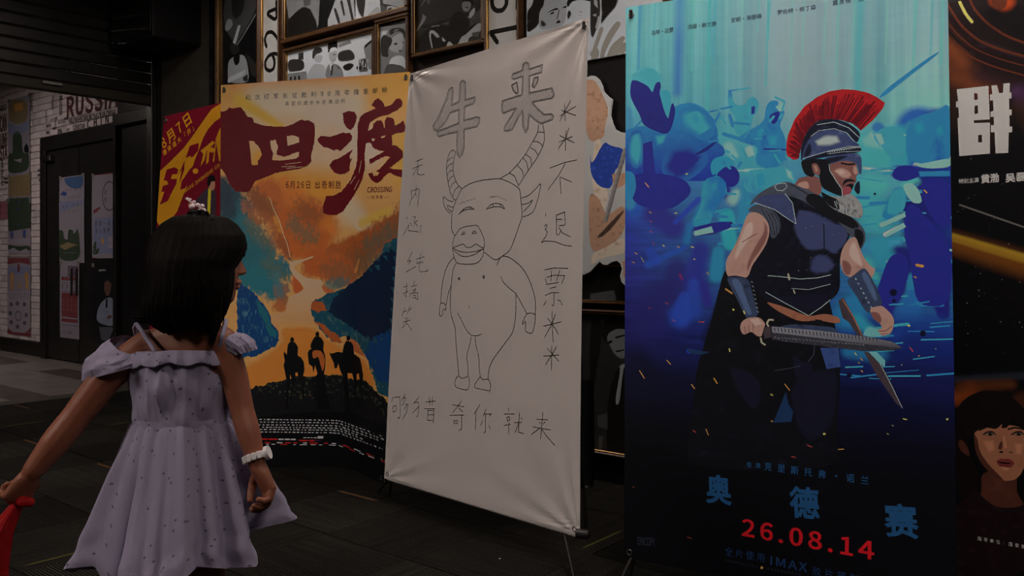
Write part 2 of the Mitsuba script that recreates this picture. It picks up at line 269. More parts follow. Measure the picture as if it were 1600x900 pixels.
INKS = {
    'pen': ((22,18,17),(22,18,17),0,0,1),
    'red': ((78,5,14),(66,3,11),0.5,30,1),
    'teal': ((20,58,70),(64,84,78),1.3,70,2),
    'teal2': ((28,80,88),(120,72,44),1.1,80,2),
    'orange2': ((138,66,32),(84,72,56),1.1,80,2),
    'pale': ((168,142,112),(172,128,80),0.7,9,1),
    'river': ((166,134,102),(176,112,52),1,0,1),
    'river2': ((172,102,40),(146,72,26),1.0,34,0.3),
    'blue': ((14,48,86),(60,96,108),1.3,85,3),
    'navy': ((14,26,44),(28,58,70),1.3,90,3),
    'rock': ((14,15,17),(62,62,42),1.1,60,1),
    'blk': ((8,8,9),(8,8,9),0,0,1),
    'dark': ((16,15,16),(16,15,16),0,0,1),
    'horse': ((9,9,11),(9,9,11),0,0,1),
    'blanket': ((150,76,34),(60,30,20),1,30,1),
    'credit': ((150,142,138),(150,142,138),0,0,1),
    'creditred': ((150,26,24),(150,26,24),0,0,1),
    'maroon': ((84,14,22),(84,14,22),0,0,1),
    'navytext': ((24,26,44),(24,26,44),0,0,1),
    'yel': ((174,112,22),(160,100,18),0.6,14,1),
    'rred': ((104,14,28),(92,10,24),0.6,14,1),
    'skin': ((150,104,80),(120,76,56),0.8,8,1),
    'jacket': ((52,40,48),(52,40,48),0,0,1),
    'shirty': ((186,150,30),(186,150,30),0,0,1),
    'hairb': ((18,14,14),(18,14,14),0,0,1),
    'bh': ((60,142,176),(108,170,184),0.5,20,1),
    'bd': ((30,32,104),(26,26,84),0.8,20,1),
    'bb': ((36,110,176),(30,50,134),0.1,70,1),
    'bc': ((52,136,188),(26,90,170),0.5,18,1),
    'bl': ((40,126,188),(96,166,196),0.4,14,1),
    'bm': ((56,136,182),(34,92,160),0.9,34,2),
    'bm2': ((40,112,174),(28,68,142),0.9,34,2),
    'bdeep': ((34,36,116),(28,26,88),0.6,14,1),
    'bw_': ((120,172,192),(150,186,200),0.5,20,1),
    'crest': ((150,24,28),(110,14,24),0.8,40,1),
    'crestd': ((84,12,22),(120,18,26),0.8,60,1),
    'steel': ((52,60,92),(100,108,130),0.7,70,1),
    'steeld': ((20,22,36),(44,48,74),0.8,60,1),
    'armor': ((52,57,88),(70,76,104),0.9,90,1),
    'armord': ((12,13,22),(24,26,42),0.8,60,1),
    'cape': ((62,64,74),(38,40,48),0.9,40,1),
    'caped': ((16,16,20),(16,16,20),0,0,1),
    'fskin': ((156,118,104),(128,88,74),0.8,24,1),
    'fskind': ((112,70,64),(142,98,86),0.8,24,1),
    'fskinh': ((178,144,130),(160,122,108),0.7,24,1),
    'beard': ((128,124,120),(70,66,68),1.1,110,1),
    'lip': ((130,60,66),(130,60,66),0,0,1),
    'leather': ((48,56,78),(24,28,44),0.9,50,1),
    'leatherh': ((70,84,112),(40,48,72),0.8,50,1),
    'belt': ((134,82,62),(90,48,40),0.8,40,1),
    'blade': ((112,108,112),(64,62,68),1,0,1),
    'bladed': ((44,42,48),(84,80,84),0.9,160,1),
    'brass': ((150,140,120),(90,80,60),0.8,60,1),
    'cloak': ((10,10,14),(20,20,32),0.8,30,1),
    'trous': ((18,18,32),(34,34,58),0.9,40,1),
    'flap': ((48,64,110),(30,40,78),0.9,50,1),
    'scab': ((60,48,52),(30,26,30),0.9,40,1),
    'spark': ((226,120,60),(226,120,60),0,0,1),
    'sparkr': ((190,62,46),(190,62,46),0,0,1),
    'sparky': ((214,168,84),(214,168,84),0,0,1),
    'ash': ((14,14,40),(14,14,40),0,0,1),
    'btxt': ((27,63,97),(27,63,97),0,0,1),
    'rtxt': ((178,20,28),(178,20,28),0,0,1),
    'dtxt': ((22,30,54),(22,30,54),0,0,1),
    'ftxt': ((24,44,74),(24,44,74),0,0,1),
    'gtxt': ((36,38,46),(36,38,46),0,0,1),
    'wtxt': ((170,162,158),(170,162,158),0,0,1),
    'rim': ((150,156,166),(150,156,166),0,0,1),
    'cb': ((96,150,186),(96,150,186),0,0,1),
    'gorange': ((84,36,20),(58,24,14),0.8,20,1),
    'ggold': ((206,160,80),(206,160,80),0,0,1),
    'gdark': ((26,14,16),(44,24,24),0.8,40,1),
    'wface': ((150,92,66),(120,66,46),0.7,14,1),
    'wfaced': ((74,38,28),(104,58,42),0.7,14,1),
    'wfaceh': ((176,112,82),(176,112,82),0,0,1),
    'wlip': ((112,44,40),(112,44,40),0,0,1),
    'weye': ((20,12,12),(20,12,12),0,0,1),
    'weyew': ((112,86,74),(112,86,74),0,0,1),
    'k0': ((15,12,10),(4,4,4),0.6,26,1),
    'k1': ((33,30,28),(16,15,14),0.6,26,1),
    'k2': ((59,56,54),(42,41,40),0.6,26,1),
    'k3': ((91,88,86),(74,73,72),0.6,26,1),
    'k4': ((123,120,118),(106,105,104),0.6,26,1),
    'k5': ((149,146,144),(132,131,130),0.6,26,1),
    'grey_script': ((112,104,94),(112,104,94),0,0,1),
    'tan': ((150,112,88),(120,80,58),1,50,1),
    'tan2': ((176,152,132),(150,120,96),1,40,1),
    'denim': ((34,52,120),(50,76,150),1,60,1),
    'rope': ((120,110,104),(70,62,58),1,0,1),
    'shade': ((60,42,34),(90,64,50),1,40,1),
    'bw': ((108,94,98),(98,84,88),0.5,8,1),
    'bsky': ((44,58,82),(44,58,82),0,0,1),
    'bgreen': ((38,44,32),(28,34,26),0.9,10,1),
    'btxtd': ((66,50,60),(66,50,60),0,0,1),
    'bred': ((84,36,38),(84,36,38),0,0,1),
    'borange': ((132,90,44),(132,90,44),0,0,1),
    'bblue': ((34,44,84),(34,44,84),0,0,1),
    'bpale': ((84,82,98),(84,82,98),0,0,1),
    'btan': ((92,74,52),(92,74,52),0,0,1),
    'bdk': ((14,14,18),(14,14,18),0,0,1),
    'bgrey': ((60,56,60),(60,56,60),0,0,1),
    'bface': ((66,42,36),(66,42,36),0,0,1),
    'bshirt': ((88,86,96),(88,86,96),0,0,1),
    'bcream': ((96,86,80),(96,86,80),0,0,1),
}
BRUSH = {
    'O': [(0.614,1.837,0.613,1.652,0.226,0.205,0.9,134,147,150,0.75,0.06), (0.057,2.009,0.047,1.715,0.009,0.007,1.1,40,120,168,0.75,0.06), (0.204,1.986,0.193,1.625,0.025,0.021,1.1,30,84,160,0.75,0.06), (0.33,1.965,0.32,1.706,0.006,0.005,1.1,60,140,180,0.75,0.06), (0.31,1.969,0.299,1.549,0.009,0.008,1.1,60,150,190,0.75,0.06), (0.515,1.936,0.505,1.769,0.006,0.005,1.1,80,150,180,0.75,0.06), (0.508,1.937,0.497,1.616,0.005,0.005,1.1,70,150,185,0.75,0.06), (0.481,1.941,0.47,1.795,0.004,0.003,1.1,96,160,180,0.75,0.06), (0.254,1.978,0.243,1.693,0.005,0.004,1.1,80,160,185,0.75,0.06), (0.587,1.924,0.576,1.621,0.004,0.004,1.1,110,168,182,0.75,0.06), (0.624,1.918,0.613,1.7,0.004,0.003,1.1,110,168,182,0.75,0.06), (0.792,1.892,0.78,1.573,0.017,0.015,1.1,64,146,190,0.75,0.06), (0.729,1.902,0.717,1.626,0.005,0.004,1.1,100,164,184,0.75,0.06), (0.776,1.894,0.765,1.621,0.005,0.004,1.1,100,164,184,0.75,0.06), (0.95,1.866,0.939,1.615,0.007,0.006,1.1,90,160,190,0.75,0.06), (0.997,1.859,0.986,1.654,0.005,0.004,1.1,84,150,180,0.75,0.06), (1.025,1.854,1.014,1.625,0.007,0.006,1.1,90,160,180,0.75,0.06), (0.424,1.951,0.413,1.674,0.005,0.004,1.1,110,164,178,0.75,0.06), (0.69,1.908,0.679,1.665,0.004,0.004,1.1,110,166,180,0.75,0.06), (0.872,1.879,0.861,1.643,0.004,0.004,1.1,110,166,180,0.75,0.06), (0.114,2,0.103,1.761,0.006,0.005,1.1,70,146,176,0.75,0.06), (0.22,1.894,0.22,1.894,0.081,0.081,1,96,160,180,0.3,0.06), (0.226,1.54,0.269,1.501,0.031,0.02,0.8,50,140,190,0.7,0.06), (0.01,1.575,0.016,1.521,0.016,0.021,0.6,50,120,170,0.9,0.06), (0.382,1.462,0.461,1.417,0.055,0.045,0.7,70,146,186,0.7,0.06), (0.331,1.466,0.372,1.393,0.045,0.035,0.7,60,140,186,0.8,0.06), (0.442,1.359,0.51,1.306,0.069,0.059,0.7,56,140,190,0.8,0.06), (0.372,1.423,0.392,1.392,0.02,0.015,0.6,120,176,194,0.8,0.06), (0.442,1.408,0.447,1.393,0.015,0.013,0.5,130,180,196,0.9,0.06), (0.323,1.302,0.307,1.241,0.042,0.031,0.35,30,136,196,1,0.06), (0.315,1.294,0.315,1.287,0.015,0.011,0.8,110,180,206,0.7,0.06), (0.299,1.226,0.268,1.173,0.031,0.027,0.4,30,110,186,1,0.06), (0.354,1.3,0.377,1.238,0.023,0.011,0.4,36,40,120,1,0.06), (0.366,1.189,0.377,1.102,0.03,0.027,0.35,40,140,200,1,0.06), (0.4,1.26,0.385,1.246,0.023,0.023,0.6,120,176,196,0.9,0.06), (0.431,1.289,0.415,1.154,0.022,0.022,0.6,40,120,186,0.9,0.06), (0.323,1.149,0.252,1.139,0.017,0.015,0.25,34,30,104,1,0.06), (0.256,1.135,0.315,1.145,0.008,0.009,0.25,90,130,190,1,0.06), (0.236,1.158,0.227,1.112,0.019,0.016,0.6,30,100,180,0.8,0.06), (0.377,1.163,0.331,1.152,0.011,0.014,0.25,36,26,96,1,0.06), (0.112,1.209,0.179,1.16,0.055,0.048,0.6,38,32,112,0.9,0.06), (0.052,1.282,0.035,1.227,0.028,0.036,0.6,26,70,150,0.9,0.06), (0.035,1.307,0.018,1.244,0.024,0.024,0.6,46,120,170,0.8,0.06), (0.268,1.25,0.187,1.175,0.012,0.009,0.5,34,56,150,0.9,0.06), (0.219,1.089,0.087,1.031,0.012,0.016,0.6,32,70,170,0.8,0.06), (0.095,1.074,0.112,1.05,0.02,0.024,0.6,34,60,160,0.8,0.06), (0.338,1.072,0.33,0.996,0.023,0.03,0.5,36,120,190,0.9,0.06), (0.195,1.011,0.179,0.933,0.047,0.055,0.6,34,28,92,0.8,0.06), (0.203,0.996,0.211,0.98,0.005,0.005,0.7,120,24,60,0.8,0.06), (0.275,1.08,0.252,0.973,0.035,0.046,0.6,36,38,120,0.9,0.06), (0.219,0.918,0.203,0.856,0.023,0.047,0.5,34,60,150,0.9,0.06), (0.283,0.95,0.299,0.904,0.027,0.019,0.5,38,34,116,0.9,0.06), (0.252,0.965,0.251,0.873,0.023,0.035,0.7,34,62,156,0.7,0.06), (0.235,0.737,0.283,0.734,0.009,0.005,0.4,30,56,160,0.9,0.06), (0.121,0.924,0.071,0.804,0.063,0.079,0.8,30,26,84,0.7,0.06), (0.376,0.959,0.299,0.782,0.023,0.023,0.7,12,14,40,0.8,0.06), (0.054,0.693,0.071,0.63,0.056,0.08,0.9,10,12,32,0.8,0.06), (0.762,1.383,0.848,1.377,0.074,0.074,0.7,60,150,190,0.9,0.06), (0.808,1.41,0.854,1.395,0.018,0.015,0.7,110,172,190,0.8,0.06), (0.789,1.245,0.829,1.17,0.055,0.055,0.7,60,146,192,0.9,0.06), (0.807,1.281,0.841,1.273,0.031,0.031,0.7,70,156,192,0.8,0.06), (0.949,1.442,0.953,1.34,0.066,0.078,0.3,36,86,156,1,0.06), (0.998,1.456,1.017,1.33,0.041,0.053,0.4,30,60,140,1,0.06), (0.893,1.422,0.898,1.337,0.036,0.03,0.5,50,140,196,0.9,0.06), (0.837,1.451,0.876,1.405,0.018,0.016,0.5,40,96,160,0.9,0.06), (0.82,1.428,0.854,1.407,0.012,0.01,0.7,130,176,190,0.7,0.06), (0.938,1.443,0.954,1.454,0.024,0.018,0.6,60,140,180,0.8,0.06), (0.796,1.328,0.875,1.314,0.004,0.004,0.4,150,184,196,1,0.06), (0.942,1.329,1.033,1.338,0.008,0.011,0.3,140,184,196,1,0.06), (0.892,1.31,0.942,1.308,0.022,0.018,0.25,60,60,130,1,0.06), (0.942,1.311,1.033,1.306,0.018,0.02,0.4,30,56,130,1,0.06), (0.952,1.292,1.027,1.276,0.03,0.036,0.5,26,36,110,1,0.06), (0.93,1.269,0.946,1.227,0.03,0.022,0.3,70,156,200,1,0.06), (0.93,1.263,0.941,1.239,0.012,0.011,0.8,150,196,206,0.7,0.06), (0.968,1.238,1.015,1.2,0.047,0.071,0.4,32,32,104,1,0.06), (0.973,1.255,0.984,1.237,0.012,0.008,0.5,30,80,160,0.8,0.06), (0.897,1.241,0.863,1.181,0.024,0.018,0.4,30,110,184,0.9,0.06), (0.846,1.151,0.913,1.18,0.007,0.007,0.4,160,190,206,0.95,0.06), (0.856,1.121,0.912,1.15,0.008,0.008,0.4,170,194,208,0.95,0.06), (0.94,1.191,0.981,1.059,0.048,0.077,0.35,28,30,100,1,0.06), (0.929,1.197,0.972,1.119,0.005,0.004,0.5,50,90,180,0.8,0.06), (0.895,1.048,0.872,0.988,0.042,0.066,0.3,30,30,100,1,0.06), (0.839,1.085,0.861,1.024,0.036,0.036,0.5,44,130,196,0.9,0.06), (0.861,1.038,0.883,1.036,0.006,0.004,0.6,120,170,200,0.6,0.06), (1.014,1.141,1.023,1.024,0.035,0.065,0.6,26,36,110,0.9,0.06), (0.927,0.988,0.931,0.94,0.018,0.036,0.6,40,120,196,0.9,0.06), (1.003,1.059,1.013,1.047,0.018,0.023,0.7,40,90,170,0.6,0.06), (0.793,1.024,0.815,0.987,0.037,0.031,0.6,60,150,196,0.9,0.06), (0.792,0.935,0.745,0.871,0.042,0.052,0.7,36,110,180,0.9,0.06), (0.771,0.861,0.804,0.831,0.021,0.021,0.7,40,130,196,0.9,0.06), (0.81,0.824,0.855,0.823,0.017,0.014,0.6,90,170,200,0.9,0.06), (0.876,0.957,0.856,0.888,0.038,0.021,0.3,34,30,110,1,0.06), (0.932,0.938,0.919,0.89,0.024,0.041,0.6,34,90,160,0.9,0.06), (0.999,0.959,1.01,0.885,0.037,0.02,0.4,30,28,104,1,0.06), (0.899,0.835,0.992,0.838,0.048,0.048,0.8,24,50,120,0.8,0.06), (0.744,0.759,0.835,0.756,0.021,0.028,0.8,36,110,180,0.7,0.06), (0.93,0.788,1.021,0.772,0.048,0.054,0.8,20,30,90,0.8,0.06), (0.898,0.698,1.019,0.679,0.068,0.068,0.9,18,20,64,0.8,0.06)],
    'S': [(-0.02,2.207,1.119,2.207,0.082,0.082,0.9,176,88,34,1,0.06), (0.881,2.036,1.128,2.083,0.13,0.169,0.9,196,120,44,0.9,0.06), (0.24,2.02,0.774,1.992,0.128,0.108,0.8,176,150,122,1,0.06), (0.633,1.901,0.889,1.744,0.171,0.132,0.8,170,146,124,1,0.06), (0.312,1.82,0.632,1.756,0.134,0.134,0.8,172,140,108,1,0.06), (0.003,2.08,0.115,2.026,0.075,0.027,0.7,200,122,62,1,0.06), (0.115,2.047,0.363,1.886,0.047,0.027,0.8,206,132,44,1,0.06), (1.059,1.823,1.134,1.599,0.077,0.102,0.9,200,126,48,0.9,0.06), (0.232,1.728,0.247,1.66,0.04,0.04,0.8,208,120,40,1,0.06), (0.203,1.604,0.632,1.529,0.088,0.108,0.9,206,112,36,1,0.06), (0.778,1.414,0.903,1.319,0.092,0.039,0.8,176,146,116,1,0.06), (0.86,1.346,1.039,1.404,0.039,0.026,0.9,206,134,54,0.9,0.06), (0.29,1.501,0.533,1.325,0.114,0.174,0.35,156,76,30,1,0.25), (0.447,1.272,0.561,1.218,0.133,0.093,0.3,156,76,30,1,0.25), (0.391,1.574,0.448,1.499,0.047,0.08,0.6,176,94,34,0.8,0.4), (0.49,1.418,0.604,1.377,0.073,0.047,0.8,112,60,32,0.7,1.6), (0.433,1.352,0.533,1.271,0.047,0.053,0.7,84,76,56,0.7,2), (0.632,1.35,0.674,1.297,0.046,0.026,0.7,176,96,36,0.8,0.8), (0.29,1.481,0.362,1.299,0.02,0.017,0.7,190,112,44,0.8,1.2), (1.14,1.336,0.688,1.164,0.076,0.082,0.3,140,68,30,1,0.4), (1.11,1.312,0.78,1.098,0.108,0.101,0.4,120,66,36,0.9,1.2), (1.047,1.289,0.898,1.215,0.051,0.045,0.8,82,76,60,0.7,2), (1.087,1.186,0.954,1.124,0.07,0.051,0.7,58,78,78,0.8,1.8), (0.702,1.151,0.532,1.084,0.04,0.053,0.6,150,76,32,0.9,0.8), (0.203,1.503,0.29,1.421,0.054,0.061,0.5,112,60,32,0.9,1.2), (0.027,1.506,0.13,1.422,0.102,0.081,0.3,22,52,62,1,0.5), (0.072,1.382,0.225,1.164,0.108,0.135,0.35,30,82,88,1,1), (0.203,1.354,0.304,1.178,0.061,0.074,0.7,74,80,66,0.8,2), (0.275,1.38,0.362,1.232,0.047,0.04,0.8,140,72,36,0.7,2), (0.152,1.449,0.225,1.381,0.034,0.034,0.8,140,74,36,0.7,2), (0.005,1.574,0.042,1.423,0.054,0.075,0.5,20,40,50,0.9,0.6), (0.362,1.272,0.404,1.164,0.027,0.027,0.6,130,66,34,0.9,1.2), (0.164,1.13,0.354,1.093,0.12,0.076,0.35,30,82,88,1,1), (0.199,1.041,0.347,0.979,0.095,0.07,0.4,30,88,94,1,1), (0.287,1.131,0.388,1.042,0.044,0.038,0.8,72,84,72,0.8,2), (0.368,0.979,0.381,0.903,0.044,0.031,0.6,128,74,44,0.9,1.6), (0.334,1.067,0.361,0.96,0.025,0.025,0.8,60,92,92,0.8,1.6), (0.347,0.89,0.388,0.878,0.038,0.019,0.6,150,80,40,0.9,1.2), (0.462,1.03,0.468,0.98,0.038,0.031,0.4,156,72,34,1,0.5), (0.562,1.131,0.738,1.075,0.075,0.088,0.3,152,72,32,1,0.4), (0.668,1.093,0.799,1.069,0.069,0.056,0.7,118,72,44,0.8,2), (0.655,1.006,0.738,1.019,0.037,0.037,0.7,50,84,80,0.8,1.6), (0.855,1.131,0.928,1.179,0.055,0.049,0.8,98,72,50,0.8,1.8), (0.615,0.987,0.688,0.956,0.019,0.016,0.6,150,74,40,0.9,1), (0.814,1.081,0.838,1.149,0.009,0.005,0.6,176,110,52,0.8,1), (0.804,0.671,0.901,0.556,0.068,0.068,0.6,150,72,40,0.9,0.8)],
    'G': [(0.251,1.842,0.512,1.66,0.127,0.117,0.6,62,30,16,1,0.06), (0.411,1.711,0.512,1.632,0.057,0.057,0.7,86,40,22,0.9,0.06), (0.411,1.754,0.454,1.705,0.019,0.028,0.9,110,52,24,0.7,0.06), (0.437,1.642,0.488,1.617,0.028,0.019,0.8,96,46,24,0.7,0.06), (0.512,1.651,0.671,1.594,0.037,0.042,0.8,44,24,30,0.8,0.06), (0.64,1.831,0.561,1.909,0.233,0.188,0.2,24,12,14,1,0.06), (0.512,1.752,0.64,1.674,0.012,0.012,0.7,40,24,28,0.8,0.06), (0.553,1.856,0.671,1.75,0.055,0.055,0.7,12,8,10,1,0.06), (0.553,1.888,0.577,1.87,0.027,0.027,0.6,150,52,14,1,0.06), (0.609,1.579,0.632,1.545,0.027,0.027,0.8,70,40,70,0.7,0.06), (0.403,1.58,0.512,1.476,0.057,0.076,0.8,44,26,18,0.7,0.06), (0.617,1.533,0.671,1.461,0.036,0.045,0.8,50,30,20,0.7,0.06), (0.346,1.147,0.661,1.04,0.015,0.017,0.5,206,140,40,1,0.06), (0.346,1.131,0.661,1.02,0.037,0.043,0.9,120,64,20,0.7,0.06), (0.443,1.229,0.627,1.151,0.003,0.003,0.6,120,110,100,0.6,0.06), (0.337,0.639,0.705,0.693,0.014,0.014,0.7,30,34,40,0.9,0.06), (0.433,0.591,0.475,0.623,0.028,0.028,0.9,120,52,18,1,0.06), (0.45,0.63,0.589,0.652,0.023,0.019,0.9,84,40,18,0.8,0.06), (0.621,0.605,0.636,0.589,0.027,0.027,0.9,70,34,18,0.8,0.06)],
}
BATTLE = [(0.9682, (90, 150, 165), (108, 146, 158)), (0.8615, (70, 145, 175), (112, 148, 160)), (0.7765, (60, 130, 175), (104, 158, 180)), (0.6917, (34, 84, 154), (80, 150, 190)), (0.5965, (30, 42, 126), (60, 140, 190)), (0.5122, (34, 34, 110), (44, 110, 180)), (0.4176, (20, 20, 72), (24, 46, 118)), (0.3338, (10, 11, 36), (11, 15, 48)), (0.2502, (5, 6, 12), (7, 7, 22)), (0.1981, (4, 5, 8), (5, 5, 10)), (-0.0819, (5, 5, 8), (5, 5, 8))]
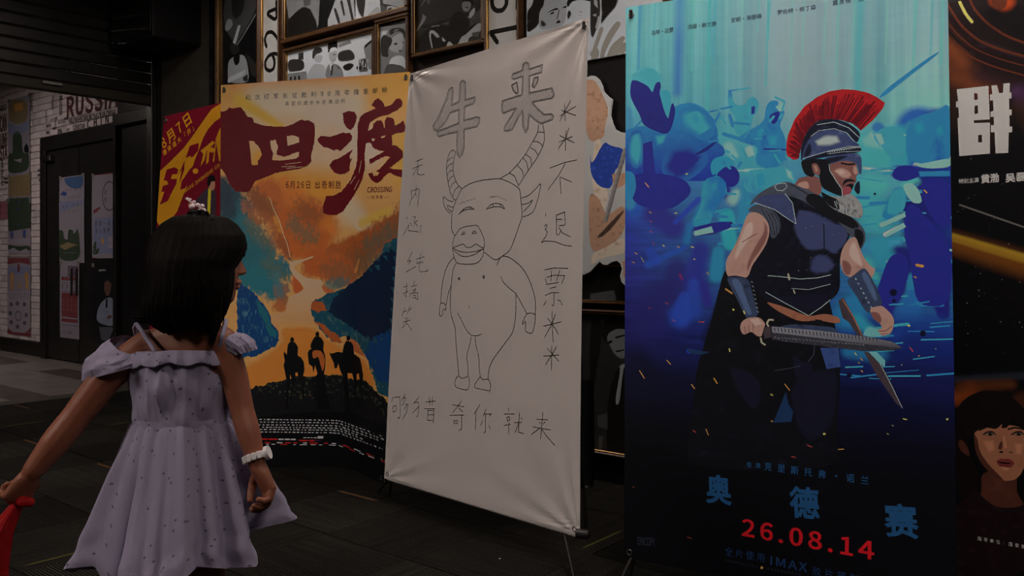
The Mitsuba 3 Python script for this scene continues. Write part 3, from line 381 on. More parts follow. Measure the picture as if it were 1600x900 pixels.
ART = {
    'W': """@title_drawing|pen|l2.7
2860,9356 -168,-55 -102,-219 -216,-196 -249,-222 -255,-129 81,-116 225,-26 311,78 299,122 130,141 524,33 30,-304 -1291,-89 -21,-80 179,-68 579,28 542,-8 -18,-223 70,-267 159,-108 158,60 112,149 -66,421 725,6 118,80 15,114 -167,40 -726,-15 -16,302 465,22 99,81 -25,80 -546,-11 -54,399 -112,57 -174,8 -78,-66 21,-400 -396,-42 -4,335 -71,79 -87,9
@||l2
2893,9329 -139,-46 -101,-215 -465,-420 -245,-124 60,-86 146,-18 288,72 290,119 145,146 547,35 37,-4 31,-11 16,-16 30,-303 -13,-14 -1278,-93 -15,-53 120,-45 549,26 548,-9 56,-11 21,-20 -19,-221 68,-260 104,-70 98,36 105,141 -60,429 39,9 701,5 100,68 13,92 -106,26 -712,-15 -42,6 -29,15 -16,321 33,9 442,20 84,69 -14,43 -479,-10 -42,6 -28,13 -61,403 -71,36 -107,4 -61,-52 16,-402 -26,-9 -419,-43 -52,12 -23,19 -4,333 -60,57
@||l1.6
1953,8509 42,41
2043,8433 893,858
2217,8437 738,712
2237,8295 62,60
2443,8494 514,497
2361,8253 117,115
2882,8759 154,149
3463,9320 96,93
2534,8262 122,118
3057,8770 162,156
3471,9170 217,210
2706,8270 126,123
3231,8780 170,166
3479,9021 237,230
2877,8278 130,127
3404,8791 331,322
3037,8277 144,140
3506,8734 249,243
3195,8274 158,155
3520,8592 369,361
3351,8272 416,408
3927,8836 123,121
3497,8260 278,273
4091,8843 119,117
3511,8119 365,360
3515,7969 300,297
3852,8302 182,180
3547,7847 289,287
4007,8304 185,182
3595,7742 261,260
4161,8305 186,184
3705,7699 171,171
4314,8306 188,186
4466,8307 170,169
@||l2.7
7073,9460 -169,-41 2,-110 -515,-28 -18,-97 124,-38 427,15 26,-380 -1034,-34 -34,-108 68,-156 95,-28 618,49 -330,-203 -223,-129 0,-99 164,-25 264,16 471,348 46,-318 158,-152 133,80 27,285 235,-116 342,-124 534,37 56,76 -122,62 -323,13 -343,161 -237,141 929,-7 102,48 -122,171 -1073,8 -68,356 617,3 9,178 -644,-22 -41,114 -151,54
@||l2
7082,9432 -124,-30 1,-100 -11,-12 -505,-31 -13,-68 68,-21 411,14 35,-6 23,-11 31,-401 -29,-8 -1002,-33 -29,-92 61,-140 46,-14 600,48 45,-7 25,-18 -6,-14 -545,-328 0,-73 103,-16 232,14 463,342 30,7 44,-6 25,-18 45,-315 112,-108 77,47 27,279 24,15 53,-5 240,-118 316,-115 489,34 42,55 -83,43 -300,11 -32,6 -354,165 -240,143 -13,15 10,13 29,4 913,-8 76,37 -99,139 -1028,7 -39,7 -24,16 -67,371 32,8 583,3 7,130 -598,-18 -28,9 -16,13 -39,105 -94,34
@||l1.6
5944,8620 108,108
6493,9171 96,96
5987,8521 210,212
6636,9175 100,101
6089,8483 252,255
6779,9179 104,105
6958,9359 57,57
6240,8495 244,247
6920,9183 225,226
6389,8507 237,240
6980,9105 222,224
6164,8138 51,52
6538,8519 229,233
6989,8977 289,292
6240,8076 304,311
6678,8524 229,232
6998,8849 242,245
7301,9156 116,118
6377,8078 885,902
7435,9157 121,122
6571,8138 713,729
7569,9157 124,126
6993,8434 324,331
7702,9158 127,130
7066,8373 371,381
7833,9159 18,18
7083,8256 484,497
7100,8138 390,402
7528,8579 168,173
7149,8054 164,170
7406,8320 166,171
7657,8578 168,173
7216,7989 83,86
7494,8277 159,165
7784,8577 168,173
7580,8234 156,161
7910,8576 168,173
7669,8194 155,160
8036,8575 168,174
7763,8160 148,154
8161,8574 168,174
7857,8126 140,147
8285,8573 133,138
7949,8092 137,143
8408,8572 63,65
8080,8099 124,130
8212,8108 111,117
8343,8117 86,91
@||l2.7
6653,9080 -291,-43 104,-121 189,-101 115,21 -78,167 -39,77
@||l2
6633,9062 -234,-34 93,-109 166,-88 79,14 -104,217
@||l1.6
6459,8957 93,93
6537,8895 119,121
6627,8848 74,74
@||l2.7
7740,9071 -223,0 -66,-172 117,-48 181,136 -9,84
@||l2
7714,9059 -172,0 -60,-159 75,-30 164,123 -7,66
@||l1.6
7490,8897 159,162
7700,8977 20,21
@drawn_lettering||l3.2
9313,8412 -256,-186 -213,-176
9034,8389 64,-354
9524,8285 -688,-136
8915,8262 622,-159
9267,7877 -127,-206 -320,-170
9139,7831 -2,-391
8868,7756 632,-186
9416,7696 -554,-68
@bull_drawing||
8033,8047 109,-184 6,-188 -247,-256 -469,-278 -211,-131 -255,-166
7842,8052 -14,-141 -231,-171 -311,-240 -432,-217 -360,-148 -463,-84
7828,7911 165,-11 137,-29
7626,7726 193,-8 197,-73 59,-63
7487,7612 239,-76 164,-117
7288,7483 231,-86 70,-159
7154,7416 178,-102 100,-173
6871,7282 251,-123 98,-137
6494,7135 268,-76 203,-203
3226,7861 -198,-66 -109,-179 -19,-185 123,-245 181,-273 233,-194 140,-37
3226,7861 180,-52 20,-41 -118,-203 37,-239 166,-192 220,-129 178,-73
2921,7603 197,67 170,15
2933,7443 139,84 205,14
2992,7293 140,77 204,15
3069,7117 122,99 167,26
3230,6964 87,101 211,42
3395,6773 113,152 226,62
3584,6635 116,125 209,172 542,101 631,31 435,-6 484,-6 543,-114 356,-114 165,-68 62,-242 114,-337 -153,-161 -99,-152 -178,-223
3584,6635 -182,-228 39,-419 216,-114
3481,6652 -310,26 -368,142 68,-209 194,-140 252,-87
3465,6530 -206,13 -180,60 85,-109 215,-73
7149,6580 331,26 370,136 233,117 -109,-310 -193,-272 -267,-73 -246,-23
7190,6440 303,12 229,73 -117,-101 -346,-140
3811,6354 262,107 318,46 363,-84 -355,26 -354,-26 -234,-69
4071,6473 26,-44
4502,6496 7,-52
5378,6412 203,92 299,20 302,-44 176,-116 -230,70 -360,18 -390,-40
5702,6512 18,-58
6092,6494 18,-55
@||l2
3714,6570 29,27
3800,6577 29,27
3885,6584 29,27
3970,6591 29,27
4054,6598 29,27
4138,6604 29,28
4233,6631 28,27
4320,6635 29,27
4408,6640 28,26
4495,6644 28,26
4581,6648 29,26
4668,6652 28,26
5522,6653 27,26
5576,6653 28,26
5631,6653 27,26
5686,6653 27,26
5740,6653 27,26
5794,6653 27,26
5914,6656 27,25
6006,6634 27,26
6097,6613 27,26
6188,6592 27,26
6278,6571 27,26
6368,6551 27,25
@||l3.2
6811,5641 -128,-154 -392,-115 -342,-94 -588,191
3916,6015 275,44 636,21 129,-29 203,-143 194,-203 -42,-173 -2,-149 -291,-152 -594,-21 -585,29 -185,162 -114,209 32,155 116,127 228,123
4032,5884 140,73 86,-66 -226,-7
4628,5901 119,62 167,-82 -286,20
3561,5596 294,34 319,51 174,-97 286,3 242,82 225,-72 207,-36
3563,5588 439,-88 391,-23 503,16 414,51
3670,5530 344,-120 326,-29 440,33 422,107
3658,5370 -284,-122 -208,-208 -128,-313 -17,-393
3022,4329 168,8 140,-50 17,-142 -108,63 -75,-41 38,-90 -141,-60 -88,55 -3,131 52,126
3349,4292 112,282 113,155
3806,5240 -149,-123 -43,-181 -34,-258 -8,-310 76,-256
6047,5180 104,133 168,71 377,-41 574,-194 399,-259 291,-369 40,-229 -18,-139
6286,4925 113,-109 294,-118 355,-104 535,-403
7048,4594 20,-272 -5,-236
3945,4911 167,-39
3970,4867 104,51
4021,4923 8,-63
5305,4949 143,-37
5327,4912 99,44
5370,4974 9,-92
4652,4295 6,-57
3648,4111 80,-119 218,-212 39,-241 122,-376 136,-424
7063,4085 -35,-135 -85,-191 -493,-303 -409,-257 -216,-204 -40,-245
4037,4121 276,-192 272,-194 256,-87 305,0 237,45
7584,4174 131,26 186,-8 91,-33 0,-161 -118,-226 -337,40 32,175 -30,46 -129,-85 -14,58 188,168
4844,3613 -76,-172 -160,-269 107,-157 23,-249
5040,3620 66,-191 169,-215 41,-269 73,-168
4212,2733 -180,-106 12,-126 131,-43 561,-23 110,138 -77,190 -180,-55 -184,-30 -161,49
5389,2777 -216,-135 -84,-79 34,-47 738,-15
5814,2747 124,-109 -34,-171
5390,2765 134,-46 290,28
@drawn_lettering||
8747,4247 28,-364 51,-234
8562,4108 351,-198 129,-104
9144,4054 -762,-107
8900,4196 -141,-189 -315,-274
8760,3568 10,-471
8572,3511 506,-231
8969,3558 -182,-150 -281,-222
9083,3402 -671,-51
@||l3
8459,7127 664,74 523,17
9150,7177 -264,-212 -473,-269
8929,6929 74,-345
8966,6915 231,-58 254,-62
8334,6211 14,-51
8284,5959 112,31 18,-35 -84,-66 107,-37 -26,-80 -235,-145 181,31 413,-19 457,-87 295,-16
8813,6160 38,-194 -14,-181 103,-25 120,87
8813,6160 375,55 41,-260
8844,6080 228,-7
8953,5952 251,0
8956,5907 157,-106 351,-82
920,7734 425,42
697,7574 660,58
1073,7732 -44,-163 -277,-151
1133,7618 -77,-189 197,-39 285,-2
712,7030 72,-170 -120,-176
751,7028 489,32 48,-57 -60,-369
1076,7129 -44,-170 -204,-129
1017,6955 112,-110
562,6409 -3,-70
717,6195 -340,-242
949,6382 189,0 -60,-87 -13,-137
799,6248 114,-86
1304,6288 -178,-49 204,-94
719,6181 -15,-124 686,-44
1511,6168 8,-180
8368,5079 433,34 587,-14
8678,5055 -14,-197
9045,5067 -154,-220
8395,4891 77,-79
8465,4926 344,45 449,-12 -115,-156
8438,4784 555,41
8621,4706 276,35
8425,4565 302,60 291,-2
8804,4610 23,-158 -25,-97 -72,22
8473,4448 -113,-86
8985,4484 125,-28 63,-72
1063,5526 -264,-218 222,26 -134,-96
730,5046 650,135
1374,5358 481,49
1626,5477 -58,-324 89,-104 485,26 7,48
1434,5303 -28,-54 373,43 -9,-32
850,4784 -19,-344 -107,54
604,4673 294,48
628,4526 329,58
1311,4832 -8,-87
1162,4703 341,29
1251,4608 177,42 21,-40 -157,-29
1091,4539 -12,-110
1091,4539 482,18 39,-162 -149,25
1270,4486 182,10 -5,-62 -169,-2
785,4173 -141,-184
731,4069 216,55
1125,4230 -139,-182
1085,4127 158,54
863,3943 74,-24
739,3837 478,63
1002,3946 -50,-130 -259,-135
994,3817 327,-159
@||l3.2
334,1993 -69,-114
376,1996 414,43 60,-457 -90,-75 -71,32
364,1778 61,-136 178,44 -17,129 -205,-36
1093,2120 -168,-164
999,2022 160,26 -104,-145 -116,-54
1259,1902 -144,-147
1181,1882 161,11 -58,-187 -247,-177
1994,2103 -284,-139
1680,1947 287,50 41,-147 -42,-183 -76,-21
1981,1878 -321,-159
2407,2027 571,60
2608,2153 56,-167
2781,2164 13,-184
2333,1865 641,46
2550,1845 0,-221
2551,1836 352,35 -8,-293
2538,1741 338,25
2528,1616 361,20
3910,2073 669,-3
4430,2180 -265,-174 -190,-105
4268,2028 250,-67
3825,1824 782,68
4047,1727 42,-68 174,20 -19,64 -195,-30
4470,1873 45,-292 -156,-46
5418,2174 -298,-223
5231,2000 -5,-387
5733,2092 -134,-146
5662,1991 354,33 -93,-54
5714,1982 25,-366 -83,-26
5574,1834 -91,-103
5904,1766 68,-63
6854,2206 3,-58
6627,2064 507,44
6773,2009 35,-77 108,35 -21,65 -122,-28
6641,1826 323,53
6870,1911 14,-250
7144,1927 316,31
7373,2147 -20,-197 -181,-225
7354,1924 -21,-172 238,-13
7455,2062 44,-49
8166,2079 480,25
8282,2037 58,-34
8536,2057 -83,-57
8001,1912 762,5
8434,2226 -83,-527
8315,1912 -394,-161
8401,1894 228,-119 335,-146""",
    'O': """@battle_print|bw_|l10.2707
3360,5902 583,38
@|bm|l3.12709
4842,6309 307,2
@||l6.9317
6416,6443 236,2
@|bw_|l3.30663
6560,5679 368,68
@|bl|l9.6692
4177,6345 238,-11
@||l7.96803
3257,5653 181,7
@||l3.67161
4210,6383 280,-32
@|bm2|l11.8994
3430,5959 697,-7
@|bl|l10.988
3008,6202 541,32
@|bw_|l5.86157
4382,6633 451,-14
@||l3.02549
4547,6856 691,-36
@|bm2|l8.48011
3015,6147 519,-35
@|bh|l6.11952
5023,6051 271,-3
@|bm|l11.3082
5207,6742 221,-11
@|bl|l6.66313
3555,6515 272,-18
@|bh|l7.41821
6467,5306 497,7
@|bw_|l9.96525
4113,6895 729,-8
@|bh|l8.92584
4783,5583 192,1
@|bl|l11.851
2917,6941 437,-27
@|bm2|l11.203
5709,6337 303,25
@|bh|l8.4122
4496,5309 726,41
@||l4.24916
4312,6153 706,-9
@|bm|l5.37979
4983,7096 607,14
@|bw_|l5.31477
3893,6899 787,-16
@|bm|l4.68012
4210,5313 741,9
@||l8.89791
5371,5690 200,1
@|bl|l4.4526
7602,5914 404,29
@|bm|l7.83118
9225,6830 659,2
@||l6.1835
8597,5344 209,-6
@|bm2|l5.50894
8676,5028 327,23
@||l9.42459
7404,6365 400,-14
@|bm|l7.0657
8405,5806 542,31
@|bm2|l4.51642
9035,4718 372,27
@|bm|l5.54479
8839,6490 301,28
@|bw_|l7.04035
9766,7091 211,-25
@||l7.13941
9411,5527 626,-17
@|bl|l5.20466
8284,6314 328,-19
@||l6.19151
8691,6288 460,-4
@||l6.93508
7902,6790 811,13
@|bm2|l8.34423
8841,4922 686,40
@|bw_|l5.44762
9215,5459 616,16
@|bm|l4.29497
8096,6005 650,-88
@|bm2|l5.42082
7629,4974 678,3
@|bm|l10.9267
9479,5346 467,5
@|bl|l5.08695
7582,6200 649,51
@||l10.1978
9595,6504 331,-19
@|bw_|l6.73573
8415,6749 642,9
@|bl|l8.34135
8366,5688 363,24
@|bh|l3.1519
8598,7140 832,-13
@|bw_|l4.92182
8441,7332 589,-41
@|bm|l5.96035
7388,5910 247,12
@|bm2|l9.72637
7431,5225 756,-26
@||l10.4013
7856,6260 790,9
@|bm|l6.4863
9353,7362 549,-54
@|bm2|l7.85216
9143,4674 600,0
@|bh|l4.22165
8632,6118 710,-35
@|bm|l4.49078
7571,6675 623,-73
@|bh|l3.47008
7502,5102 433,13
@|bm|l4.86142
7253,6041 664,28
@|bl|l8.82252
8228,6724 311,13
@|bh|l7.85342
8418,7203 738,-6
@||l6.9505
8916,5625 183,1
@|bl|l8.44739
7501,5063 741,-36
@|bm|l10.7614
8758,5674 569,49
@|bh|l4.38681
8006,4777 817,33
@|bl|l4.45864
7951,7374 440,1
@|bh|l9.20463
9583,6005 434,3
@|bm|l4.91897
9036,4972 406,-17
@||l10.2935
8634,6448 625,-31
@|bl|l8.93396
9336,5271 797,84
@|bm|l4.44028
208,7306 204,-77
@||l6.90467
242,7109 386,6
@|bm2|l8.15246
236,7373 194,72
@|bh|l7.81651
190,6911 236,-4
@|bm|l7.66539
432,6919 372,125
@|bh|l4.18157
512,7637 357,-110
@||l8.49838
129,6959 382,53
@|bm2|l6.77085
140,7550 243,-6
@|bh|l7.40554
328,7037 419,-1
@|bm2|l8.08616
307,7757 289,147
@|bh|l3.62533
599,7871 209,30
@|bm|l5.9854
411,7077 274,48
@|bh|l3.05503
459,7647 284,96
@||l3.36262
615,7644 124,-88
@|bm2|l5.66251
501,7201 256,-81
@||l3.12778
359,6662 247,3
@|bb|v
-512,7687 670,82 493,47 539,-117 423,142 105,235 260,61 413,6 406,-119 300,-196 159,-240 -36,-180 222,-86 49,-130 -346,-104 49,-222 -50,-132 -1686,59 -1962,13
@|bc|f30.8
1874,8015 517,81 456,-127 250,-193 74,-237 -375,-115 -406,147 -359,120
@|bl|f20.4
2185,7948 410,46 202,-153 -203,-174 -255,116
@|bc|f21.2
159,7715 438,36 110,-329 -52,-322 -327,-98 -277,281
@||f12.5
1030,7625 531,19 -158,-194 -265,-43
@|bdeep|f36.1
1614,7389 468,89 714,-158 200,-241 -606,-294 -827,-85 -318,382
@||f21.0
653,7478 324,42 109,-594 -429,-203
@|bd|f3.0
2796,7320 400,115 0,-39 -400,-154 -406,-38
@|bh|-
164,8506 22,135 76,132 275,79 380,-4 259,-88 118,-155 -26,-186 -134,-100 -649,-21 -276,96
@||f15.8
428,8763 273,60 324,-27 135,-102 -350,-48 -327,33
@|bd|-
165,8478 54,175 182,-10 246,-69 218,-79 119,-128 107,183 160,31 43,-110 -64,-103 75,-138 150,-275 184,-115 -78,-263 -910,226 -110,194 -220,201 -133,143
@|bc|
1220,8395 233,28 201,-78 -31,-318 -115,-114 -181,275
@|bd|f5.2
1691,8210 131,-192 -156,-312 -210,-98 104,316
@|bl|-
2985,7002 100,121 307,52 304,-62 106,-136 -312,4 -271,-102 -164,-47
@|bdeep|
3194,6861 296,125 302,-4 168,-137 -25,-153 -227,-83 -268,58 -197,121
@|bc|v
2744,6593 201,203 274,39 245,-84 122,-254 -394,-121
@|bdeep|f24.2
169,6934 909,15 1039,-130 312,-267 -825,-305 -1139,102 -378,297
@|bb|f12.1
-85,7024 421,-53 85,-292 -207,-243 -295,89
@|bm|-
3594,8289 122,-22 14,-181 179,-78 255,6 59,88 191,46 188,-123 -71,-136 -143,-95 -63,-149 -49,-176 -491,46 60,279 -180,136 -92,133
@|bdeep|f3.9
4317,7975 167,18 -25,-151 -143,-19
@|bm|l5
3603,8278 669,15
@|bm2|l8
3786,7719 482,-46
@||-
4790,7952 165,98 254,-23 -56,-117 239,-49 -56,-110 -122,-144 155,-156 71,-227 -131,-293 -575,-33 -300,123 134,260 -350,59 -288,62 -48,58 480,133 388,109
@|bdeep|f3.9
4859,7798 256,63 162,-7 -117,-195 -186,-42
@|bw_|f5.8
5093,7937 231,39 59,-115 -175,-17
@|bl|f6.9
4481,7562 259,65 46,-153 -236,-66
@||f11.7
4833,7472 371,-15 -48,-197 -278,10
@|bdeep|l5
4737,7237 693,-37
@|bm|-
4119,6891 615,20 739,14 224,-204 87,-273 -1715,38
@|bw_|f9.6
5336,6930 272,-83 88,-200 -271,82
@|bl|f9.8
4452,6831 282,42 91,-254 -328,-67
@|bm2|l12
3443,7541 631,-127
@||l10
3296,7896 -159,-148
@||l12
3641,7854 96,-184
@||f2.0
8096,7915 120,102 614,234 629,228 348,96 -124,-84 -510,-193 -577,-234 -341,-137
@|bc|h
2737,6664 154,154 453,-12 205,-123 -112,-193 -226,-211 -170,-155 -38,-127 -555,-52 -19,129 193,156 84,197
@|bl|f11.5
2966,6698 265,32 0,-137 -227,-35
@||f6.2
2467,6074 498,52 0,-119 -498,-33
@|bdeep|-
2390,5945 651,71 338,21 242,-9 92,-98 -560,-92 -705,77
@|bw_|f3.1
2421,5885 619,86 83,-123 -664,-62
@|bm2|-
8842,7430 374,169 418,42 414,132 -26,-939 -410,-33 -466,61 -290,56
@|bl|f14.4
9002,7485 317,48 100,-189 -317,-110
@||f11.8
9576,7399 259,49 46,-184 -232,-21
@|bm|f6.1
7916,7312 223,117 273,35 269,-27 156,-193 -61,-339 -374,74 -214,165
@|bw_|
7945,7390 247,-26 106,-162 -165,-56
@|bdeep|f3.6
8450,6728 164,104 373,4 208,-84 -2,-107 -424,-66 -267,54
@|bw_|
9013,6835 342,20 669,64 -4,-152 -616,-5
@|bm2|f4.8
9143,6739 876,-11 -3,-106 -823,17
@|bw_|f8.4
8714,6503 161,73 262,-83 125,-218 -79,-45 -210,20
@|bdeep|f5.9
9192,6614 823,-7 -20,-739 -305,3 -353,280
@|bc|f9.7
8275,6107 169,340 376,53 -8,-371 -376,-56
@|bdeep|f12.0
8814,6222 264,-5 307,-220 603,-371 -26,-962 -870,-10 -145,488 -45,308 -152,309
@|bw_|f1.8
8108,5928 677,177 35,-69 -658,-146
8241,5764 513,181 62,-69 -522,-144
@|bdeep|f8.5
7977,4827 337,563 270,92 264,-63 46,-277 -328,-495 -702,-8
@|bc|l6.5689
5312,7878 62,108
@||l8.48828
3504,7250 121,-30
@|bm|l4.82536
4914,7199 333,0
@||l8.82278
4917,7693 126,77
@|bc|l4.55878
4088,7930 123,-21
@|bm|l5.01578
4238,8040 206,-53
@||l5.22375
4668,7494 141,-5
@|bc|l7.31756
4013,7306 141,-176
@|bm2|l4.17159
2938,7887 166,-74
@|bc|l6.41079
4109,7054 274,70
@|bm2|l6.65316
2931,7431 326,5
@|bc|l5.32047
3331,7852 170,-133
@|bm|l7.76726
5217,7729 85,60
@|bc|l7.38592
3315,7807 129,39
@|bm|l7.13854
5105,8089 266,-83
@||l4.23362
4132,7447 113,91
@|bc|l5.00125
4447,7418 226,-4
@|bm2|l4.06569
2908,7942 342,26
@||l4.94902
4737,7117 350,-2
@||l6.4006
4681,7097 116,-66
@|bc|l7.37892
3706,7169 241,-131
@|bm2|l5.63821
5319,7109 92,-84
@||l8.58129
3913,6960 81,74
@|bm|l7.94958
3413,7059 241,-117
@|bc|l7.3292
5062,7131 171,-148
@|bm2|l7.32019
3364,7981 347,21
@||l2.66379
7637,4542 621,29
@|bc|l2.44529
7214,4085 410,22
@||l5.80388
8217,4331 646,39
@||l5.3397
8491,4359 342,30
@||l2.54033
9428,4395 729,54
@|bm|l2.64404
7771,3504 592,12
@|bc|l4.77323
7119,3659 474,26
@||l4.29278
8352,4669 362,17
@|bm2|l2.39001
8185,3603 913,76
@||l4.90839
9414,4338 491,34
@|bc|l3.28478
7903,3681 552,32
@|bm2|l4.47163
7483,4132 961,58
@|bm|l4.46337
9180,4142 794,30
@|bm2|l5.60602
9319,3604 914,71
@|bm|l5.2175
8157,3553 973,36
@|bm2|l4.88704
8856,4667 534,63
@||l4.29666
6599,3550 986,-18
@|bc|l3.95408
7815,3919 623,42
@|bm2|l2.63804
7452,3973 800,25
@|bc|l3.56965
8004,4307 526,31
@|bm2|l3.84037
8834,4266 674,8
@|bm|l3.89271
8178,4043 507,43
@||l3.68093
8964,3839 538,58
@|bm2|l4.68628
7263,3498 959,101
@soldier_print|cloak|-
3448,5226 -247,-514 -212,-443 -285,-484 -157,-263 -94,-446 -108,-596 -108,-375 -36,-372 4805,302 -174,396 112,956 31,443 -173,576 -358,822 -2203,431
@|ftxt|f2.2
2164,3845 254,-31 570,-22 -284,-55 -395,8
@|trous|f12.7
3545,3517 207,79 875,-151 62,-495 -333,-157 -538,336
@||f13.6
5538,3475 1375,251 29,-475 -168,-619 -869,-321 -468,671
@|ftxt|f4.1
5179,2971 197,271 81,-224 151,-133 -65,-177 -594,-46
@|armord|-
4380,6162 270,246 531,78 647,-102 630,-222 492,-145 363,-74 -28,-204 -220,-169 -96,-239 23,-444 -277,-174 -657,-243 -635,159 -720,63 -568,354 36,361
@|armor|f13.6
5763,6280 694,-152 553,-181 290,-38 -51,-187 -184,-152 -186,-170 -356,132 -452,-61 -316,177 -189,283
@||f10.9
5824,6068 319,65 343,-179 13,-346 -364,-85 -315,159
@||f9.4
6609,5918 278,31 334,-73 -33,-204 -246,-153 -337,88
@||f16.2
6071,5436 452,85 386,-156 -96,-240 -747,-19
@|caped|l4
6071,5471 452,75 356,-129
@||l3
6529,5953 7,-414
@|trous|f2.7
5556,5034 573,13 592,78 -3,-172 -655,-91 -509,49
@||f6.9
4770,4763 783,43 1133,44 29,-103 -155,-105 -502,-172 -636,152 -653,88
@|rim|l2.4
4839,5113 459,-20 514,-33 505,19 404,53
@||l1.6
5554,4904 510,-17 636,94
@||l2.2
4771,4835 523,-155 764,-217 377,143 262,124
@|brass|l6
5460,5139 32,-88
@||l4
5618,4876 38,-52
@|belt|-
4703,4692 590,-82 765,-165 500,67 427,-69 -32,-103 -645,58 -504,-44 -642,159
@|caped|
6246,4410 186,-10 123,-74 -248,9
@|leather|
5548,4322 634,-13 740,-21 56,-288 -1178,6 -773,34 -64,194
@|flap|
6395,3951 522,13 56,-304 -398,-47
@|trous|f3.4
5575,3896 221,-169 378,-23 29,-137 -411,-153 -190,63
@|cape|l2
6048,3717 159,126 20,139
@||l1.6
5022,3535 518,63 255,42
@|rim|l0.806435
6459,5766 8,-10
@|steel|l1.41665
6511,5257 7,-6
@||l1.52507
5820,5766 15,-5
@|rim|l1.72383
5999,5902 8,-5
@|steel|l0.901669
6643,5377 11,-8
@||l0.887712
6197,5475 15,-4
@|rim|l0.999483
6166,5928 9,-9
@|steel|l1.29171
7076,5275 7,-4
@||l1.39685
5792,5721 18,-1
@|rim|l0.808253
5940,5570 18,-3
@|steel|l1.29674
5883,5608 7,-1
@||l0.893418
7134,5714 11,-6
@|rim|l0.854173
6636,5958 13,-10
@|steel|l1.79488
6593,5539 8,-3
@||l1.03679
7251,5999 14,-10
@|rim|l1.39026
6684,6082 11,-7
@|steel|l1.38414
6925,6037 10,-9
@||l0.818367
6441,5738 18,-6
@|rim|l1.24401
6958,5804 11,-3
@|steel|l1.5841
6255,6044 14,-1
@||l1.50945
5791,5372 17,-5
@|rim|l1.76407
6131,5414 12,-3
@|steel|l1.46751
6366,5767 17,-4
@||l1.77526
6013,5311 9,-1
@|rim|l0.811875
6014,5210 19,-6
@|steel|l1.76643
5852,5933 12,-7
@||l0.886588
6299,5993 14,-1
@|rim|l1.50384
6593,5452 7,-4
@|steel|l1.51547
6905,5752 17,-2
@||l0.84846
6909,5275 12,-1
@|rim|l1.58015
6560,5958 14,-1
@|steel|l1.35925
6101,6121 9,-5
@||l1.33543
6350,5961 12,-10
@|rim|l1.34435
7170,6089 18,-10
@|steel|l1.44281
6547,5606 17,-1
@||l0.90321
6578,5835 15,-8
@|rim|l0.852948
6809,5685 12,-7
@|steel|l1.62312
6667,5764 17,-3
@||l1.39696
6851,5520 16,-1
@|rim|l0.98909
6678,5469 11,0
@|steel|l1.27024
6678,5949 7,-4
@||l1.58282
6572,6101 16,-4
@|rim|l1.78631
5763,5202 14,-10
@|steel|l1.57998
7010,6017 10,-3
@||l1.73813
6052,5918 8,-1
@|rim|l1.32201
7215,5759 15,-5
@|steel|l1.31783
6315,5513 9,-3
@||l0.903254
6058,5705 18,0
@|rim|l1.40525
6963,6064 9,-9
@|steel|l1.60028
6098,6076 10,-3
@||l1.67658
7207,5364 17,-9
@|rim|l1.04718
7124,5191 7,-3
@|steel|l1.19909
6667,5649 11,-8
@||l1.36844
6077,5864 12,-7
@|rim|l0.970568
6427,5947 11,-3
@|steel|l0.937693
6582,5943 15,-7
@||l1.5616
6701,5797 12,-6
@|rim|l1.13537
7074,5415 9,-6
@|steel|l1.12369
5784,5596 12,-9
@||l1.08466
7005,5625 7,-7
@|rim|l0.84202
6568,6057 7,-10
@|steel|l1.79523
5988,5976 7,-9
@||l0.934843
6735,5742 17,-6
@|rim|l1.18504
6797,5776 9,-3
@|steel|l0.80945
6033,5536 17,-6
@||l1.47715
6793,6103 12,-9
@|rim|l1.25148
7110,5395 9,-2
@|steel|l1.14765
6783,5899 10,-8
@||l0.986408
6662,5598 17,-1
@|rim|l1.01079
6922,5477 7,-1
@|fskind|-
5833,6735 570,12 91,-239 -96,-102 -314,60 -511,99 162,102
@|fskin|f4.1
5832,6665 255,10 61,-158 -318,25 -160,49
@|cape|-
4211,6273 306,210 534,149 394,50 386,-105 380,-97 374,-147 428,-197 422,-109 265,-190 15,-169 -170,-175 -176,211 -420,292 -492,139 -629,242 -647,98 -531,-67
@|caped|f5.4
6084,6466 377,-44 552,-269 362,-122 178,-125 -121,-66 -483,142 -492,146 -501,218
@||f5.3
7373,5908 297,-71 27,-169 -152,-169 -164,192
@|rim|l2
5051,6607 132,39 196,2 65,-62 -131,-64 -184,11 -78,74
@|caped|l2.5
5574,6618 510,-177 623,-214
@|cape|-
4211,6229 305,103 465,-102 229,-153 44,-213 -278,-175 -130,251 -198,199 -370,53
@|caped|l2
4649,6229 231,-218 97,-215
4795,6191 191,-182 70,-214
4941,6152 150,-144 44,-214
5086,6115 110,-109 18,-213
@|armor|-
4415,6370 236,89 726,23 226,-164 105,-354 -206,66 -455,185 -599,118
@|steel|f7.0
4717,6407 595,23 160,-180 -424,25
@|rim|l2
5377,6475 225,-164 106,-347 -206,73 -455,178 -612,126
@|fskin|-
4190,6158 223,32 268,-62 199,-160 11,-171 -114,-178 -268,-213 -169,-126 -137,-216 -375,-1 -311,35 -34,266 279,225 221,253
@|fskind|f8.4
4514,6159 366,-184 -2,-214 -168,-177 -336,-250 -205,-252 -32,252 238,252 270,213 68,142
@|fskinh|
4141,6021 271,32 33,-216 -341,-250 -275,-252 -103,109 243,325
@|fskind|l3
4037,5678 272,88 203,52
@|leather|-
3517,5087 242,30 478,-49 119,-272 199,-338 -188,-64 -236,-4 -237,293 -239,216
@|leatherh|f7.1
3586,5062 379,19 202,-323 234,-320 -236,-22 -236,285
@|caped|l3
3524,5080 304,26 409,-53
@|rim|l2
4317,5011 41,-14
4344,4939 40,-14
4370,4867 41,-14
4397,4796 40,-14
4423,4724 40,-13
4449,4653 40,-14
4476,4582 40,-14
4502,4511 40,-14
@|fskin|-
3995,4323 170,75 403,28 198,-118 -67,-86 -67,-137 -147,11 -173,82 -183,-61 -102,5 -81,99
@|fskind|l2.5
4096,4253 33,-114
4232,4277 19,-122
4366,4301 6,-129
